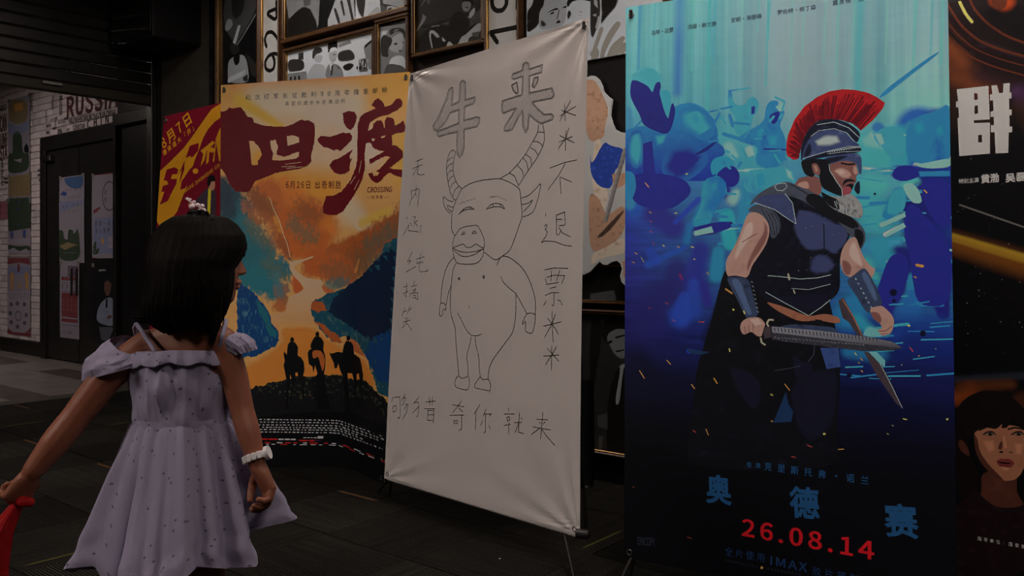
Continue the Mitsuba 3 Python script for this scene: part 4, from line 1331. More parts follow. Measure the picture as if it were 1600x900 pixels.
@|fskinh|f4.2
4232,4381 302,23 166,-104 -267,-41
@|bladed|-
4911,4275 1519,-48 1209,-63 755,-63 283,-92 -229,-49 -813,-31 -1209,50 -1465,71
@|blade|v
4950,4269 1480,-45 1209,-63 755,-64 272,-89 -446,9 -583,26 -1209,60 -1466,67
@|bladed|l3
5029,4246 19,-50
@|blade|l2
5027,4094 52,-13
@|bladed|l3
5136,4242 19,-49
@|blade|l2
5135,4091 52,-13
@|bladed|l3
5244,4238 19,-49
@|blade|l2
5242,4089 52,-13
@|bladed|l3
5350,4235 19,-49
@|blade|l2
5349,4086 51,-13
@|bladed|l3
5457,4231 19,-49
@|blade|l2
5455,4084 52,-13
@|bladed|l3
5563,4227 19,-48
@|blade|l2
5561,4081 51,-13
@|bladed|l3
5668,4224 19,-49
@|blade|l2
5667,4079 51,-13
@|bladed|l3
5774,4220 18,-48
@|blade|l2
5772,4076 50,-12
@|bladed|l3
5878,4217 19,-49
@|blade|l2
5876,4074 51,-13
@|bladed|l3
5982,4213 19,-48
@|blade|l2
5981,4072 50,-13
@|bladed|l3
6086,4210 19,-49
@|blade|l2
6084,4069 50,-13
@|bladed|l3
6190,4206 18,-48
@|blade|l2
6188,4067 50,-13
@|bladed|l3
6293,4203 18,-48
@|blade|l2
6291,4064 49,-12
@|bladed|l3
6395,4199 18,-48
@|blade|l2
6393,4062 50,-13
@|bladed|l3
6497,4196 18,-48
@|blade|l2
6495,4060 50,-13
@|bladed|l3
6599,4192 18,-48
@|blade|l2
6597,4057 49,-12
@|bladed|l3
6701,4189 17,-48
@|blade|l2
6699,4055 48,-12
@|bladed|l3
6801,4185 18,-47
@|blade|l2
6799,4053 49,-13
@|bladed|l3
6902,4182 18,-48
@|blade|l2
6900,4050 48,-12
@|bladed|l3
7002,4178 18,-47
@|blade|l2
7000,4048 48,-12
@|bladed|l3
7102,4175 17,-47
@|blade|l2
7100,4046 48,-13
@|bladed|l3
7201,4172 17,-47
@|blade|l2
7199,4044 48,-13
@|bladed|l3
7300,4168 17,-47
@|blade|l2
7298,4041 48,-12
@|bladed|l3
7399,4165 17,-47
@|blade|l2
7397,4039 47,-12
@|bladed|l3
7497,4162 17,-47
@|blade|l2
7495,4037 47,-13
@|bladed|l3
7595,4158 17,-47
@|blade|l2
7592,4034 47,-12
@|bladed|l3
7692,4155 17,-47
7789,4152 17,-47
7886,4148 16,-46
7982,4145 17,-46
@|brass|l6
4991,4376 -125,5 -67,-62 46,-52
4605,4066 26,-70 106,-37
@|scab|-
4699,4246 199,22 37,-176 -224,-41
@|fskin|
7261,5719 181,25 104,-177 116,-169 204,-135 146,-51 -359,-321 -295,168 -300,101 -88,205 95,205
@|fskinh|f6.6
7308,5671 133,-1 162,-272 56,-169 -296,101 -179,137
@|fskind|f5.3
7001,5399 242,-41 118,-129 -123,-137 -180,68
@|leather|-
7147,5041 212,79 301,143 174,-142 184,-193 158,-260 -164,-48 -236,-97 -129,65 -234,234
@|leatherh|f5.3
7539,5144 150,78 174,-161 198,-300 -118,-85 -230,283
@|rim|l3.4
7418,5073 24,-14
7488,4998 24,-13
7558,4924 24,-13
7628,4851 24,-14
7698,4777 23,-13
7767,4704 24,-13
7837,4631 23,-13
@|fskin|-
7795,4603 206,37 163,15 273,-156 38,-105 -78,-161 -261,-65 -172,90 175,37 -39,72 -220,90
@|fskind|f3.3
7823,4557 234,-14 85,-115 -60,-61 -202,83
@||l2.5
7993,4252 232,4 174,77
@||l2
8108,4207 174,11
@|scab|-
6929,4722 153,46 100,-118 136,-141 303,-342 -171,6 -224,206 -180,65
@|belt|l4
7051,4734 296,-268 233,-283
@|scab|-
7635,3915 205,-1 372,-282 224,-257 231,-306 -179,78 -509,411
@|cb|
7752,3925 234,-1 229,-126 -13,-107 -132,53
@|rim|l1.6
8070,3744 253,-274 333,-389
@|cb|f3.3
7670,4252 119,53 205,-13 142,-124 -320,-14 -206,23
@|crest|-
5418,7190 21,158 47,105 197,240 292,198 383,138 378,75 371,14 365,-33 359,-64 236,-81 221,-102 -48,-75 -90,-63 -209,-126 -330,-146 -209,125 -365,72 -370,23 -314,-10 -255,-112 -162,-169 -98,-165 -66,-156 -129,-13 -194,77
@|crestd|l4.61372
5788,7060 -216,37
@||l5.43114
5798,7084 -163,25
@||l4.14592
5805,7099 -327,66
@||l3.02716
5816,7125 -274,74
@||l5.09438
5823,7143 -258,87
@||l4.56885
5831,7163 -304,85
@||l4.15462
5838,7178 -327,97
@||l5.72385
5848,7202 -302,130
@||l5.77455
5857,7218 -247,117
@||l3.25945
5874,7243 -197,87
@||l3.55359
5888,7263 -262,154
@||l4.54776
5897,7277 -211,135
@||l5.75131
5911,7297 -236,205
@||l3.07085
5926,7320 -218,225
@||l4.49188
5939,7339 -236,273
@||l4.50736
5951,7357 -238,246
@||l5.96432
5964,7372 -239,255
@||l3.02768
5983,7390 -150,214
@||l2.65467
6008,7414 -186,287
@||l3.65834
6034,7439 -183,250
@||l5.99478
6059,7463 -116,243
@||l2.60982
6073,7477 -147,239
@||l3.0467
6093,7497 -125,251
@||l5.85531
6113,7516 -81,216
@||l4.32026
6154,7542 -90,235
@||l4.67044
6181,7554 -75,256
@||l5.02109
6218,7570 -58,237
@||l4.32395
6237,7577 -83,326
@||l4.52988
6274,7593 -57,232
@||l2.71028
6296,7603 -28,278
@||l3.73402
6339,7621 -17,288
@||l2.71202
6373,7635 6,180
@||l4.09709
6408,7641 22,224
@||l3.59435
6446,7643 4,244
@||l3.82006
6480,7644 18,238
@||l5.07311
6528,7646 5,290
@||l3.33543
6557,7648 19,339
@||l2.85645
6593,7649 34,327
@||l4.03451
6635,7651 38,358
@||l4.77581
6687,7653 28,266
@||l2.92322
6729,7652 54,247
@||l5.43467
6763,7650 84,365
@||l4.74678
6796,7647 123,367
@||l3.5218
6855,7644 113,229
@||l3.95917
6897,7641 157,274
@||l3.04599
6930,7639 267,390
@||l5.9542
6962,7637 341,381
@||l3.27732
7015,7633 399,391
@||l4.31655
7067,7625 361,330
@||l2.73824
7100,7619 253,246
@||l2.65777
7154,7608 392,355
@||l5.63799
7209,7596 474,362
@||l5.10854
7254,7587 257,188
@||l4.33737
7280,7582 413,309
@||l3.69473
7332,7571 463,283
@||l5.23814
7373,7563 435,255
@||l5.35884
7413,7551 433,271
@||l5.32118
7436,7538 563,331
@||l5.51894
7472,7518 460,292
@||l4.34543
7487,7510 365,226
@||l2.50633
7518,7493 520,314
@||l2.73946
7539,7482 324,203
@||l4.25742
7579,7459 329,192
@||l4.7642
7595,7451 398,243
@|steeld|-
5862,7015 9,246 227,262 318,126 437,5 428,-95 335,-165 -99,-160 -84,31 -216,145 -367,71 -436,-17 -318,-113 -162,-204 -21,-133
@|rim|l2.2
6352,7575 500,23 427,-115 287,-165
@||l1.8
6160,7391 254,87 436,13 367,-81 228,-166 84,-3
@|steel|-
5900,7021 40,150 156,180 318,120 436,13 337,-66 210,-152 132,-39 77,-64 16,-76 -533,-16 -619,-20
@|steeld|f6.8
5913,7028 40,142 174,169 94,-126 -34,-138
@|rim|f23.0
6222,7318 379,107 371,-32 120,-143 -370,-55 -375,14
@|steeld|-
5874,7008 722,115 678,65 338,-29 16,-75 -539,-16 -682,-36 -495,-53
@|rim|l1.8
6652,7111 38,26 37,-29
6721,7115 37,26 37,-29
6789,7118 37,27 37,-29
6857,7122 37,26 37,-29
6925,7126 37,26 36,-29
6992,7129 38,27 36,-29
7060,7133 37,26 36,-29
7127,7137 37,26 36,-29
7194,7140 37,26 36,-28
7261,7144 37,26 36,-29
7328,7147 37,27 36,-29
7395,7151 36,26 36,-29
7461,7155 37,26 35,-29
7527,7158 37,26 35,-28
5913,7035 683,88 678,65 332,-29
@||l1.6
6658,7086 432,20 532,-5
@|fskind|-
6718,6935 309,49 364,-29 84,-54 34,-103 41,-59 -103,-35 41,-66 -92,-83 -105,-123 -121,-32 -110,2 -10,111 -164,131 -182,171
@|fskin|f8.0
6778,6847 308,25 242,-76 59,-104 -122,-31 -243,7
@||f2.6
7390,6880 72,8 82,-146 -109,-24 -71,60
@|fskinh|f8.0
6840,6811 246,27 120,-89 -184,-30
@|caped|l5
7056,6925 213,-31 152,9
@|armord|f2.0
7119,6658 177,16 150,-38 23,-28 -96,9 -133,7 -110,-41 -37,-54 -24,52
@|caped|-
7130,6555 195,43 71,-29 -37,-81 -170,-47
@|lip|
7080,6495 111,66 144,-38 -13,-85 -134,-35 -110,3
@|steel|
6470,7023 619,45 533,12 6,-333 -72,-25 -57,165 -108,54 -364,29 -322,-58
@|steeld|f5.4
6470,7023 619,35 243,-15 -244,-68 -383,-63
@|caped|-
5862,7008 608,15 279,-64 -45,-110 195,-205 163,-142 10,-117 -238,53 -359,99 -72,182 -60,176 -97,-189 -272,67 -88,136
@|rim|l2.2
6693,6919 23,-105 183,-170 157,-135 16,-117
@|steeld|f2.6
7433,6589 145,64 8,-238 -84,-15 -119,88
@|fskind|-
6167,6949 176,2 105,-129 -45,-89 -163,40
@|fskin|f3.4
6217,6920 113,3 49,-99 -63,-40
@|beard|-
6400,6504 310,-104 350,-15 213,50 180,-58 177,-140 28,-136 -91,-83 -252,38 -363,91 -306,109
@|caped|f6.7
6400,6504 310,-104 245,-57 58,-190 -367,103
@|cape|l1.6
7225,6263 36,-35 -19,-27
@|rim|
6960,6275 36,-35 -18,-27
@|cape|
6914,6229 36,-35 -19,-27
@|rim|
7311,6258 36,-35 -19,-27
@|cape|
6886,6307 36,-35 -19,-27
@|rim|
7082,6216 36,-35 -19,-27
@|cape|
7355,6257 36,-35 -19,-27
@|rim|
7367,6207 35,-35 -18,-27
@|cape|
7122,6263 35,-35 -18,-27
@|rim|
7164,6194 35,-35 -18,-27
@|cape|
7113,6197 36,-35 -19,-27
@|rim|
7142,6289 35,-35 -18,-27
@|cape|
7190,6195 36,-34 -19,-27
@|rim|
6879,6257 37,-35 -19,-28
@|cape|
7116,6159 36,-35 -19,-27
@|rim|
7457,6256 36,-35 -19,-26
@|cape|
7430,6172 36,-35 -19,-27
@|rim|
7008,6246 36,-35 -19,-27
@|cape|
6913,6176 36,-35 -19,-27
@|rim|
7274,6155 35,-35 -18,-27
@|cape|
7361,6198 35,-35 -18,-27
@|rim|
7322,6220 36,-35 -19,-27
@|cape|
6900,6223 36,-35 -19,-27
@|rim|
6835,6316 36,-35 -18,-28
@|cape|
7351,6326 36,-35 -19,-27
@|rim|
6894,6324 36,-35 -19,-28
@spark_print|sparky|l4.34
2171,6888 44,-1
@|spark|l3.72
731,6773 130,-85
@||l3.1
872,6245 82,-23
@|sparky|
1773,6208 89,-2
@|sparkr|l1.86
896,6084 81,-23
893,5896 88,-15
990,5702 80,-41
@|sparky|l3.1
1369,5646 48,-25
@|spark|
1870,5621 74,-26
@|sparky|l3.72
2348,5612 83,-14
@|spark|
366,5512 83,-22
@|sparky|l1.86
584,5429 113,-88
@|spark|l3.1
270,5346 90,-14
@|sparky|l3.72
2433,5392 44,0
@|spark|
2876,5164 60,-32
@||l5.58
3496,4880 206,-73
@|sparky|l6.2
3732,4529 21,0
@||l4.96
4076,4511 30,-40
@|sparkr|l2.48
1459,4626 98,-26
@||l1.86
1695,4326 117,-30
@||l3.1
2605,4303 171,3
@||l1.86
853,4532 88,-13
@|spark|l3.72
1515,3605 124,-61
540,3394 175,-129
@||l4.34
3104,3343 102,-79
@|sparky|
3604,3862 23,-41
@|spark|l3.72
2356,3210 108,-65
@|sparky|l4.34
4915,3142 49,-16
@|spark|l3.1
5336,3325 144,-93
@||l4.96
4926,2700 20,1
@|sparky|l6.82
6483,2569 19,1
@|spark|l8.68
9088,5288 148,-18
@||l3.72
9018,5109 44,-14
@|sparky|l4.96
8829,4354 50,-5
@|sparkr|l3.1
8872,4018 82,-59
@|spark|l3.72
9103,3895 17,1
@||l4.34
9306,6440 69,-44
@||l3.1
7534,3821 55,-38
@||l4.34
7480,3739 18,1
@|sparky|l3.1
7380,3894 45,-31
@|spark|l3.72
7554,3619 44,-16
@|sparky|l2.48
7174,3659 19,1
8645,3744 18,1
9536,4014 17,0
@||l3.72
8678,2914 83,-6
@||l5.58
9801,2962 17,1
@|spark|l2.48
2840,2464 77,-98
@|sparkr|
2399,2420 107,-32
5993,2363 138,-24
@|spark|l3.1
6891,2342 145,16
@|sparkr|l2.48
5531,2150 112,-6
@|sparky|l1.86
8372,2803 45,-12
8232,2667 46,-12
@|sparkr|
2208,565 144,-11
306,1302 67,-6
@|ash|-
8559,4862 -31,-43 -73,-18 -73,17 -29,42 31,42 74,18 72,-16
8522,4732 -15,-21 -37,-9 -36,8 -15,21 16,21 36,9 37,-8
9303,4242 -25,-35 -59,-15 -59,13 -23,34 25,35 59,15 59,-13
7972,3224 -26,-36 -62,-17 -61,12 -25,34 26,37 62,17 62,-12
8018,6409 -10,-15 -25,-5 -25,7 -10,14 10,14 26,6 24,-7
7289,3541 -21,-29 -51,-14 -51,10 -21,28 22,30 51,13 51,-10
@title_lettering|spark|
4652,263 -4,-11 -13,-10 -18,-7 -21,-2 -18,3 -13,8 -4,10 5,11 12,10 19,6 20,2 18,-3 13,-7""",
    'S': """@landscape_print|pale|l4
2657,6985 192,-285 320,-316 127,-189 96,-188 190,-220 158,-345
@||-
7023,6270 215,-18 529,-145 -303,-11
@|river|v
3739,5314 689,59 477,88 89,-23 -806,-168 -270,-104 269,-146 358,-117 833,-72 89,-73 -89,-88 207,-205 -685,-179 -90,-207 177,-293 594,-350 386,-204 -1789,-11 -1019,-6 0,118 -119,207 -301,175 -89,222 843,78 91,236 91,133 629,165 180,74 -238,161 -299,147 -239,206
@|river2|f37.8
3131,3688 1856,9 594,-261 1023,-314 1595,-231 912,-513 -804,-617 -7138,-154 -485,883 1088,303 603,151 784,301
@|teal|-
5967,3232 -416,203 -564,351 -177,264 90,236 685,179 1010,150 1058,323 946,399 352,111 178,307 946,184 778,-3981 -1701,146 -953,787 -868,425 -729,100
@|navy|f16.2
5970,4349 625,266 1058,323 946,399 349,139 1153,296 405,-2237 -1930,-232 -1254,274 -984,246 -606,231
@|blue|f18.3
8017,3025 547,390 1740,385 300,-1463 -1493,41
@|orange2|f6.3
4900,4286 476,2 296,-205 -416,-90 -446,86
4987,3786 506,-86 657,-261 453,-229 -636,66 -386,160
@|blue|-
920,4865 306,-177 547,-177 787,-471 90,-103 89,-222 301,-175 119,-266 -181,-149 -602,-151 -423,-121 -1028,-66
@|teal2|f12.6
1773,4481 787,-441 179,-325 301,-175 89,-266 -571,115 -482,530
@|rock|-
1169,1607 180,31 121,207 120,148 302,91 361,-13 361,106 481,18 420,62 659,107 598,-25 895,50 544,19 684,-100 1087,43 361,-63 634,-168 794,-136 692,-480 979,-2281 -10863,-844 -12,2989
@|dark|f15.1
1410,1727 361,238 601,-144 721,4 599,-173 1077,36 956,242 1176,-63 1213,-7 1981,-228 1347,-2409 -10863,-844 -12,2871 843,270
@|blk|-
567,1235 963,20 3238,166 5719,-20 955,-2178 -10863,-844
@riders_print|horse|
3939,3288 -14,-34 -37,-26 -51,-9 -51,9 -37,25 -14,33 14,34 38,26 51,9 51,-9 37,-25
5266,3443 -14,-34 -37,-25 -51,-10 -50,9 -37,25 -14,34 14,33 37,26 51,9 50,-9 37,-25
6989,3359 -16,-34 -45,-26 -61,-10 -61,8 -44,23 -16,34 16,34 43,25 60,10 61,-7 45,-24
3729,3233 -120,-74 -49,-207 17,-148 540,33 31,266 -149,111 -120,29
5015,3373 -167,-148 -55,-104 131,-161 536,3 43,266 -130,117 -149,43
6726,3286 -156,-150 -67,-192 102,-101 659,78 -84,245 -138,98
3428,2980 90,-58 90,-44 509,3 179,-43 149,-117 41,-207 -72,-148 28,-296 17,-310 -72,-1 -34,473 -179,-1 -59,222 -120,-31 29,-177 -162,-178 -50,-385 -90,-1 122,533 -119,177 -1,-296 -109,-148 4,-473 -108,-1 2,473 32,267 -89,235 -71,177 60,119 -59,177
4655,2958 120,90 715,-26 89,-176 -1,-207 -60,-207 41,-207 166,-443 118,-295 -716,-5 -87,740 120,208 -118,206 -90,-208 28,-251 118,-458 -90,0 -117,502 73,207 -71,177 -179,58
@|blanket|f3.8
4895,3033 476,3 208,-190 -31,-237 -119,-178 -119,207 -118,235 -179,-90 -149,58
@|horse|-
5788,2965 118,-23 306,50 1131,-48 339,-78 142,-166 133,-250 -54,-233 -150,-67 -137,337 -171,-38 27,-231 -57,-294 -136,21 49,265 -208,253 -300,-11 80,-496 182,-579 -171,-186 -228,402 -73,411 -105,380 -166,174 -77,146 -19,-59 -63,-84 -124,8 -30,132 -120,117
@credit_lettering|credit|l5.7
1587,1213 105,-1
1825,1213 126,-1
2097,1212 119,0
2361,1212 33,0
2509,1212 143,0
2779,1212 138,0
3009,1212 86,0
3195,1212 95,-1
3412,1212 31,-1
3542,1212 63,-1
3749,1212 122,-1
3965,1211 125,0
4183,1211 104,0
4379,1211 30,0
4551,1211 54,0
4703,1211 148,0
4992,1211 64,-1
5203,1211 94,-1
5426,1211 54,-1
5625,1211 113,-1
5885,1210 137,-5
6129,1205 77,-3
6309,1203 52,-8
6461,1192 76,-19
6684,1166 37,-13
6882,1148 92,-17
7114,1131 182,-19
7468,1116 107,-12
7763,1111 187,-10
8092,1109 237,-11
8464,1106 191,-10
8872,1103 52,-9
9133,1101 115,-9
9433,1099 48,-9
9611,1098 80,-9
1677,1145 54,-1
1865,1145 142,-1
2153,1145 71,-1
2332,1144 93,0
2560,1144 43,0
2736,1144 126,0
3002,1144 35,0
3183,1144 41,-1
3330,1144 103,-1
3578,1144 70,-1
3793,1143 95,0
3993,1143 68,0
4156,1143 39,0
4289,1143 112,0
4551,1143 49,0
4687,1143 148,-1
4953,1143 79,-1
5131,1143 101,-1
5370,1142 84,0
5565,1142 37,0
5746,1142 34,0
5895,1141 132,-4
6122,1137 125,-3
6409,1130 120,-24
6691,1098 53,-15
6885,1080 63,-15
7136,1063 92,-15
7395,1051 235,-14
7860,1045 241,-10
8284,1043 143,-10
8636,1041 139,-9
8935,1040 123,-9
9202,1039 117,-9
9545,1037 221,-9
1677,1074 90,0
1874,1074 40,0
2016,1074 124,-1
2281,1074 74,-1
2491,1073 123,0
2743,1073 110,0
2987,1073 74,0
3191,1073 64,0
3371,1073 122,-1
3622,1073 65,-1
3833,1072 108,0
4063,1072 31,0
4214,1072 60,0
4402,1072 85,0
4625,1072 107,-1
4868,1072 72,-1
5066,1071 118,0
5322,1071 72,0
5533,1071 133,0
5795,1071 147,-4
6091,1066 97,-3
6317,1064 55,-10
6531,1044 170,-28
6844,1013 148,-21
7171,990 171,-16
7486,979 200,-11
7888,977 180,-10
8249,976 170,-10
8634,975 169,-9
9008,974 54,-9
9207,974 129,-9
2277,1012 57,-1
2463,1011 106,0
2655,1011 87,0
2841,1011 36,0
2970,1011 68,0
3134,1011 53,-1
3273,1011 86,-1
3468,1011 103,-1
3694,1010 58,0
3895,1010 30,0
4036,1010 63,0
4210,1010 44,0
4392,1010 75,-1
4553,1010 103,-1
4746,1009 95,0
4947,1009 100,0
5193,1009 128,0
5432,1009 127,-1
5685,1009 74,-1
5852,1008 101,-3
6076,1004 153,-4
6391,999 118,-24
6635,970 169,-25
6912,945 56,-13
7133,931 148,-16
7420,920 167,-12
1737,956 75,0
1925,956 57,0
2085,956 147,-1
2341,955 145,0
2630,955 102,0
2833,955 148,0
3097,955 80,-1
3282,955 148,-1
3546,954 64,0
3725,954 45,0
3895,954 83,0
4081,954 123,-1
4343,953 31,0
4493,953 63,0
4701,953 123,0
4924,953 62,-1
5080,953 148,-1
5331,952 102,0
5548,952 107,0
5778,952 119,-2
5989,949 124,-4
6223,945 103,-4
6445,936 75,-19
6662,911 105,-19
6904,890 160,-20
7236,870 51,-11
7438,864 134,-11
7811,862 227,-8
1797,888 32,0
1964,888 82,0
2167,888 115,-1
2408,888 88,-1
2640,887 76,0
2826,887 132,0
3055,887 65,-1
3259,887 38,-1
3436,886 113,0
3661,886 65,0
3861,886 139,-1
4093,886 87,-1
4300,885 89,0
4495,885 48,0
4666,885 127,-1
4881,885 57,-1
5076,884 124,0
5328,884 33,0
5492,884 147,-1
5788,884 113,-3
5989,881 134,-5
6228,877 117,-7
6512,859 137,-24
6763,834 83,-17
7037,813 66,-13
7280,802 120,-13
7548,796 174,-9
7866,797 73,-9
8118,798 65,-9
8325,799 162,-8
8700,801 217,-7
9063,803 130,-8
9354,805 160,-8
9690,806 219,-7
@|creditred|l8.8
1902,704 172,-1
2174,703 326,-1
2602,703 429,-1
@|credit|
3133,702 222,-1
3457,702 232,-1
3791,701 196,-1
@|creditred|
4208,677 409,-2
4733,676 398,-1
@|navytext|l7.5
5010,666 291,0
@|credit|l6.3
1980,615 130,0
@|creditred|
2394,615 256,-1
@|credit|
3035,613 264,0
@|creditred|
3472,613 279,-1
3909,612 165,-1
@|credit|
4405,611 186,-1
@|creditred|
4758,610 392,-1
5519,609 162,-1
@|credit|
5922,607 194,-6
@|creditred|
6562,580 419,-45
@|credit|
7336,531 556,-7
@|creditred|
8431,543 590,-1
@|credit|
9664,562 354,-4
@|creditred|l5
2004,571 259,-1
@|credit|
2464,570 124,0
2753,570 161,-1
@|creditred|
3193,569 354,-1
@|credit|
3894,567 108,0
4233,567 354,-1
4824,566 229,-1
5247,565 150,-1
5770,564 341,-7
6320,557 199,-26
@|creditred|
6974,500 445,-23
@|credit|
7776,488 400,-1
8578,503 499,1
@|creditred|
9694,522 446,0
@|credit|-
5154,794 311,2 -1,-66 -311,-1
@||l5
4430,750 119,0
4623,750 114,0
4815,750 85,-1
4977,750 131,-1
@title_character#si|red|-
-25,9287 354,24 133,77 200,-31 232,13 199,7 99,-47 99,-60 165,-148 295,-39 53,-80 13,-48 586,-93 583,-35 514,-14 384,48 224,64 159,36 127,19 126,-40 159,21 94,-27 252,-67 31,-217 -33,-247 -159,-337 -1,-186 -222,-106 -317,-49 -573,-48 -384,-27 -450,-42 -259,-56 -778,-143 -261,-242 -228,-39 -294,25 -263,-1 -330,201 -265,291 -334,213 -16,448 77,321/1568,8483 248,-21 293,-163 130,-192 -98,-125 -117,-30 19,-121 -345,14/2694,8462 290,26 128,-207 -97,-171 418,-85 575,101 204,28 -1,-141 -204,-43 -832,-35 -386,21 78,172 -141,160/3576,8555 307,32 318,-60 63,-125 -382,-56 -256,-27
@title_character#du||
6499,9092 319,42 290,-30 166,-143 -160,-207 -194,-110 -228,77 -129,110 -32,123
5181,8462 157,74 563,-26 631,93 129,-34 194,22 166,-108 -32,-90 -326,-144 -322,-121 -159,55 -157,-37 -250,75 -250,19 -282,128
7059,8147 -197,-147 34,-93 113,52 -144,-234 35,-93 -298,-85 -260,-11 -319,66 -218,172 156,121 380,70 323,85
8052,9236 156,115 191,48 233,-94 142,-142 351,47 211,128 159,10 188,-83 -6,-106 -214,-98 -444,-89 -585,-53 -424,-106 -94,-117 -28,-105 265,66 26,120 195,53 231,7 122,-111 27,-76 67,-12 -36,177 110,86 264,-25 136,-50 50,-153 225,37 218,73 152,-162 -49,-119 -424,-29 -261,-36 54,-183 -27,-59 270,-25 353,-147 55,-152 -289,-110 -461,-142 830,-80 29,-195 -422,73 -425,88 -269,-82 -165,-101 -243,-53 -361,86 -189,172 386,34 275,52 396,198 195,84 -276,39 -405,-77 -478,-105 -42,122 510,104 403,77 -411,29 -314,87 -110,110 -137,20 -170,-25 -57,-271 50,-305 -129,-300 -276,-237 -275,-208 -340,-208 -201,-152 -392,-89 -378,9 -282,42 -44,139 202,308 313,-2 448,87 530,298 267,268 98,211 -8,305 17,607 127,178 228,98 621,82/8069,8387 237,7 -97,-72/8606,8428 266,21 -29,-44 -200,-23/8193,7535 208,39 214,-46 -134,-78 -212,7
@brush_streaks|pale|l3
3496,7836 829,45
3303,7776 704,3
3559,7723 829,39
7543,7859 -129,-301
7209,7472 -271,-177
7420,7375 -273,-237""",
    'R': """@band_print|yel|-
5179,9997 59,-418 -648,-110 -510,-170 -371,-214 -291,-298 -410,-395 -500,-677 -755,-768 -1215,-526 -736,415 34,1413 941,259 1192,354 772,325 889,403 633,275
@title_print|rred|
605,8300 694,31 336,-92 -86,-139 -421,25 -115,-138 562,-32 -30,-141 -504,-357 -156,-137 -710,-88 346,395 -279,-10 104,189 487,22 -164,130 -284,16
2541,8903 786,31 -30,-232 -450,-159 -476,-17 -98,-231 -464,-495 134,420 -254,-128 544,443
2005,7860 630,319 416,117 303,-205 -406,-165 -630,-295 -406,-27
@|yel|
3408,8087 -18,-35 -63,-26 -96,-10 -109,6 -101,22 -73,33 -31,39 19,35 63,26 96,11 110,-7 101,-22 72,-33
4700,8633 -18,-33 -59,-24 -89,-9 -101,7 -94,21 -67,32 -28,36 17,32 60,24 89,9 102,-7 93,-21 67,-32
3502,8688 1036,232 172,-81 -665,-187 -160,-268 -309,-167 185,361
4098,8742 196,33 -38,-460 -214,-79
4770,8972 317,276 207,-61 119,-851 -251,-76 -345,571 -80,-545 -133,8
2163,8540 538,60 -151,-321 -374,-215
@man_print|jacket|
4277,7554 732,-60 136,-959 -1715,64 357,263 -641,260 435,212 380,121
@|shirty|
4347,7527 246,-58 29,-732 -264,10
@|skin|
4309,7782 459,22 155,-169 -19,-135 -213,-72 -317,98
@|hairb|
4274,7577 -62,234 210,103 333,-18 188,-125 -29,-67 -358,19 -109,-155
@|skin|
3221,7072 -20,-40 -70,-29 -105,-14 -121,6 -111,22 -81,37 -34,42 20,39 70,30 106,13 121,-5 112,-23 80,-36""",
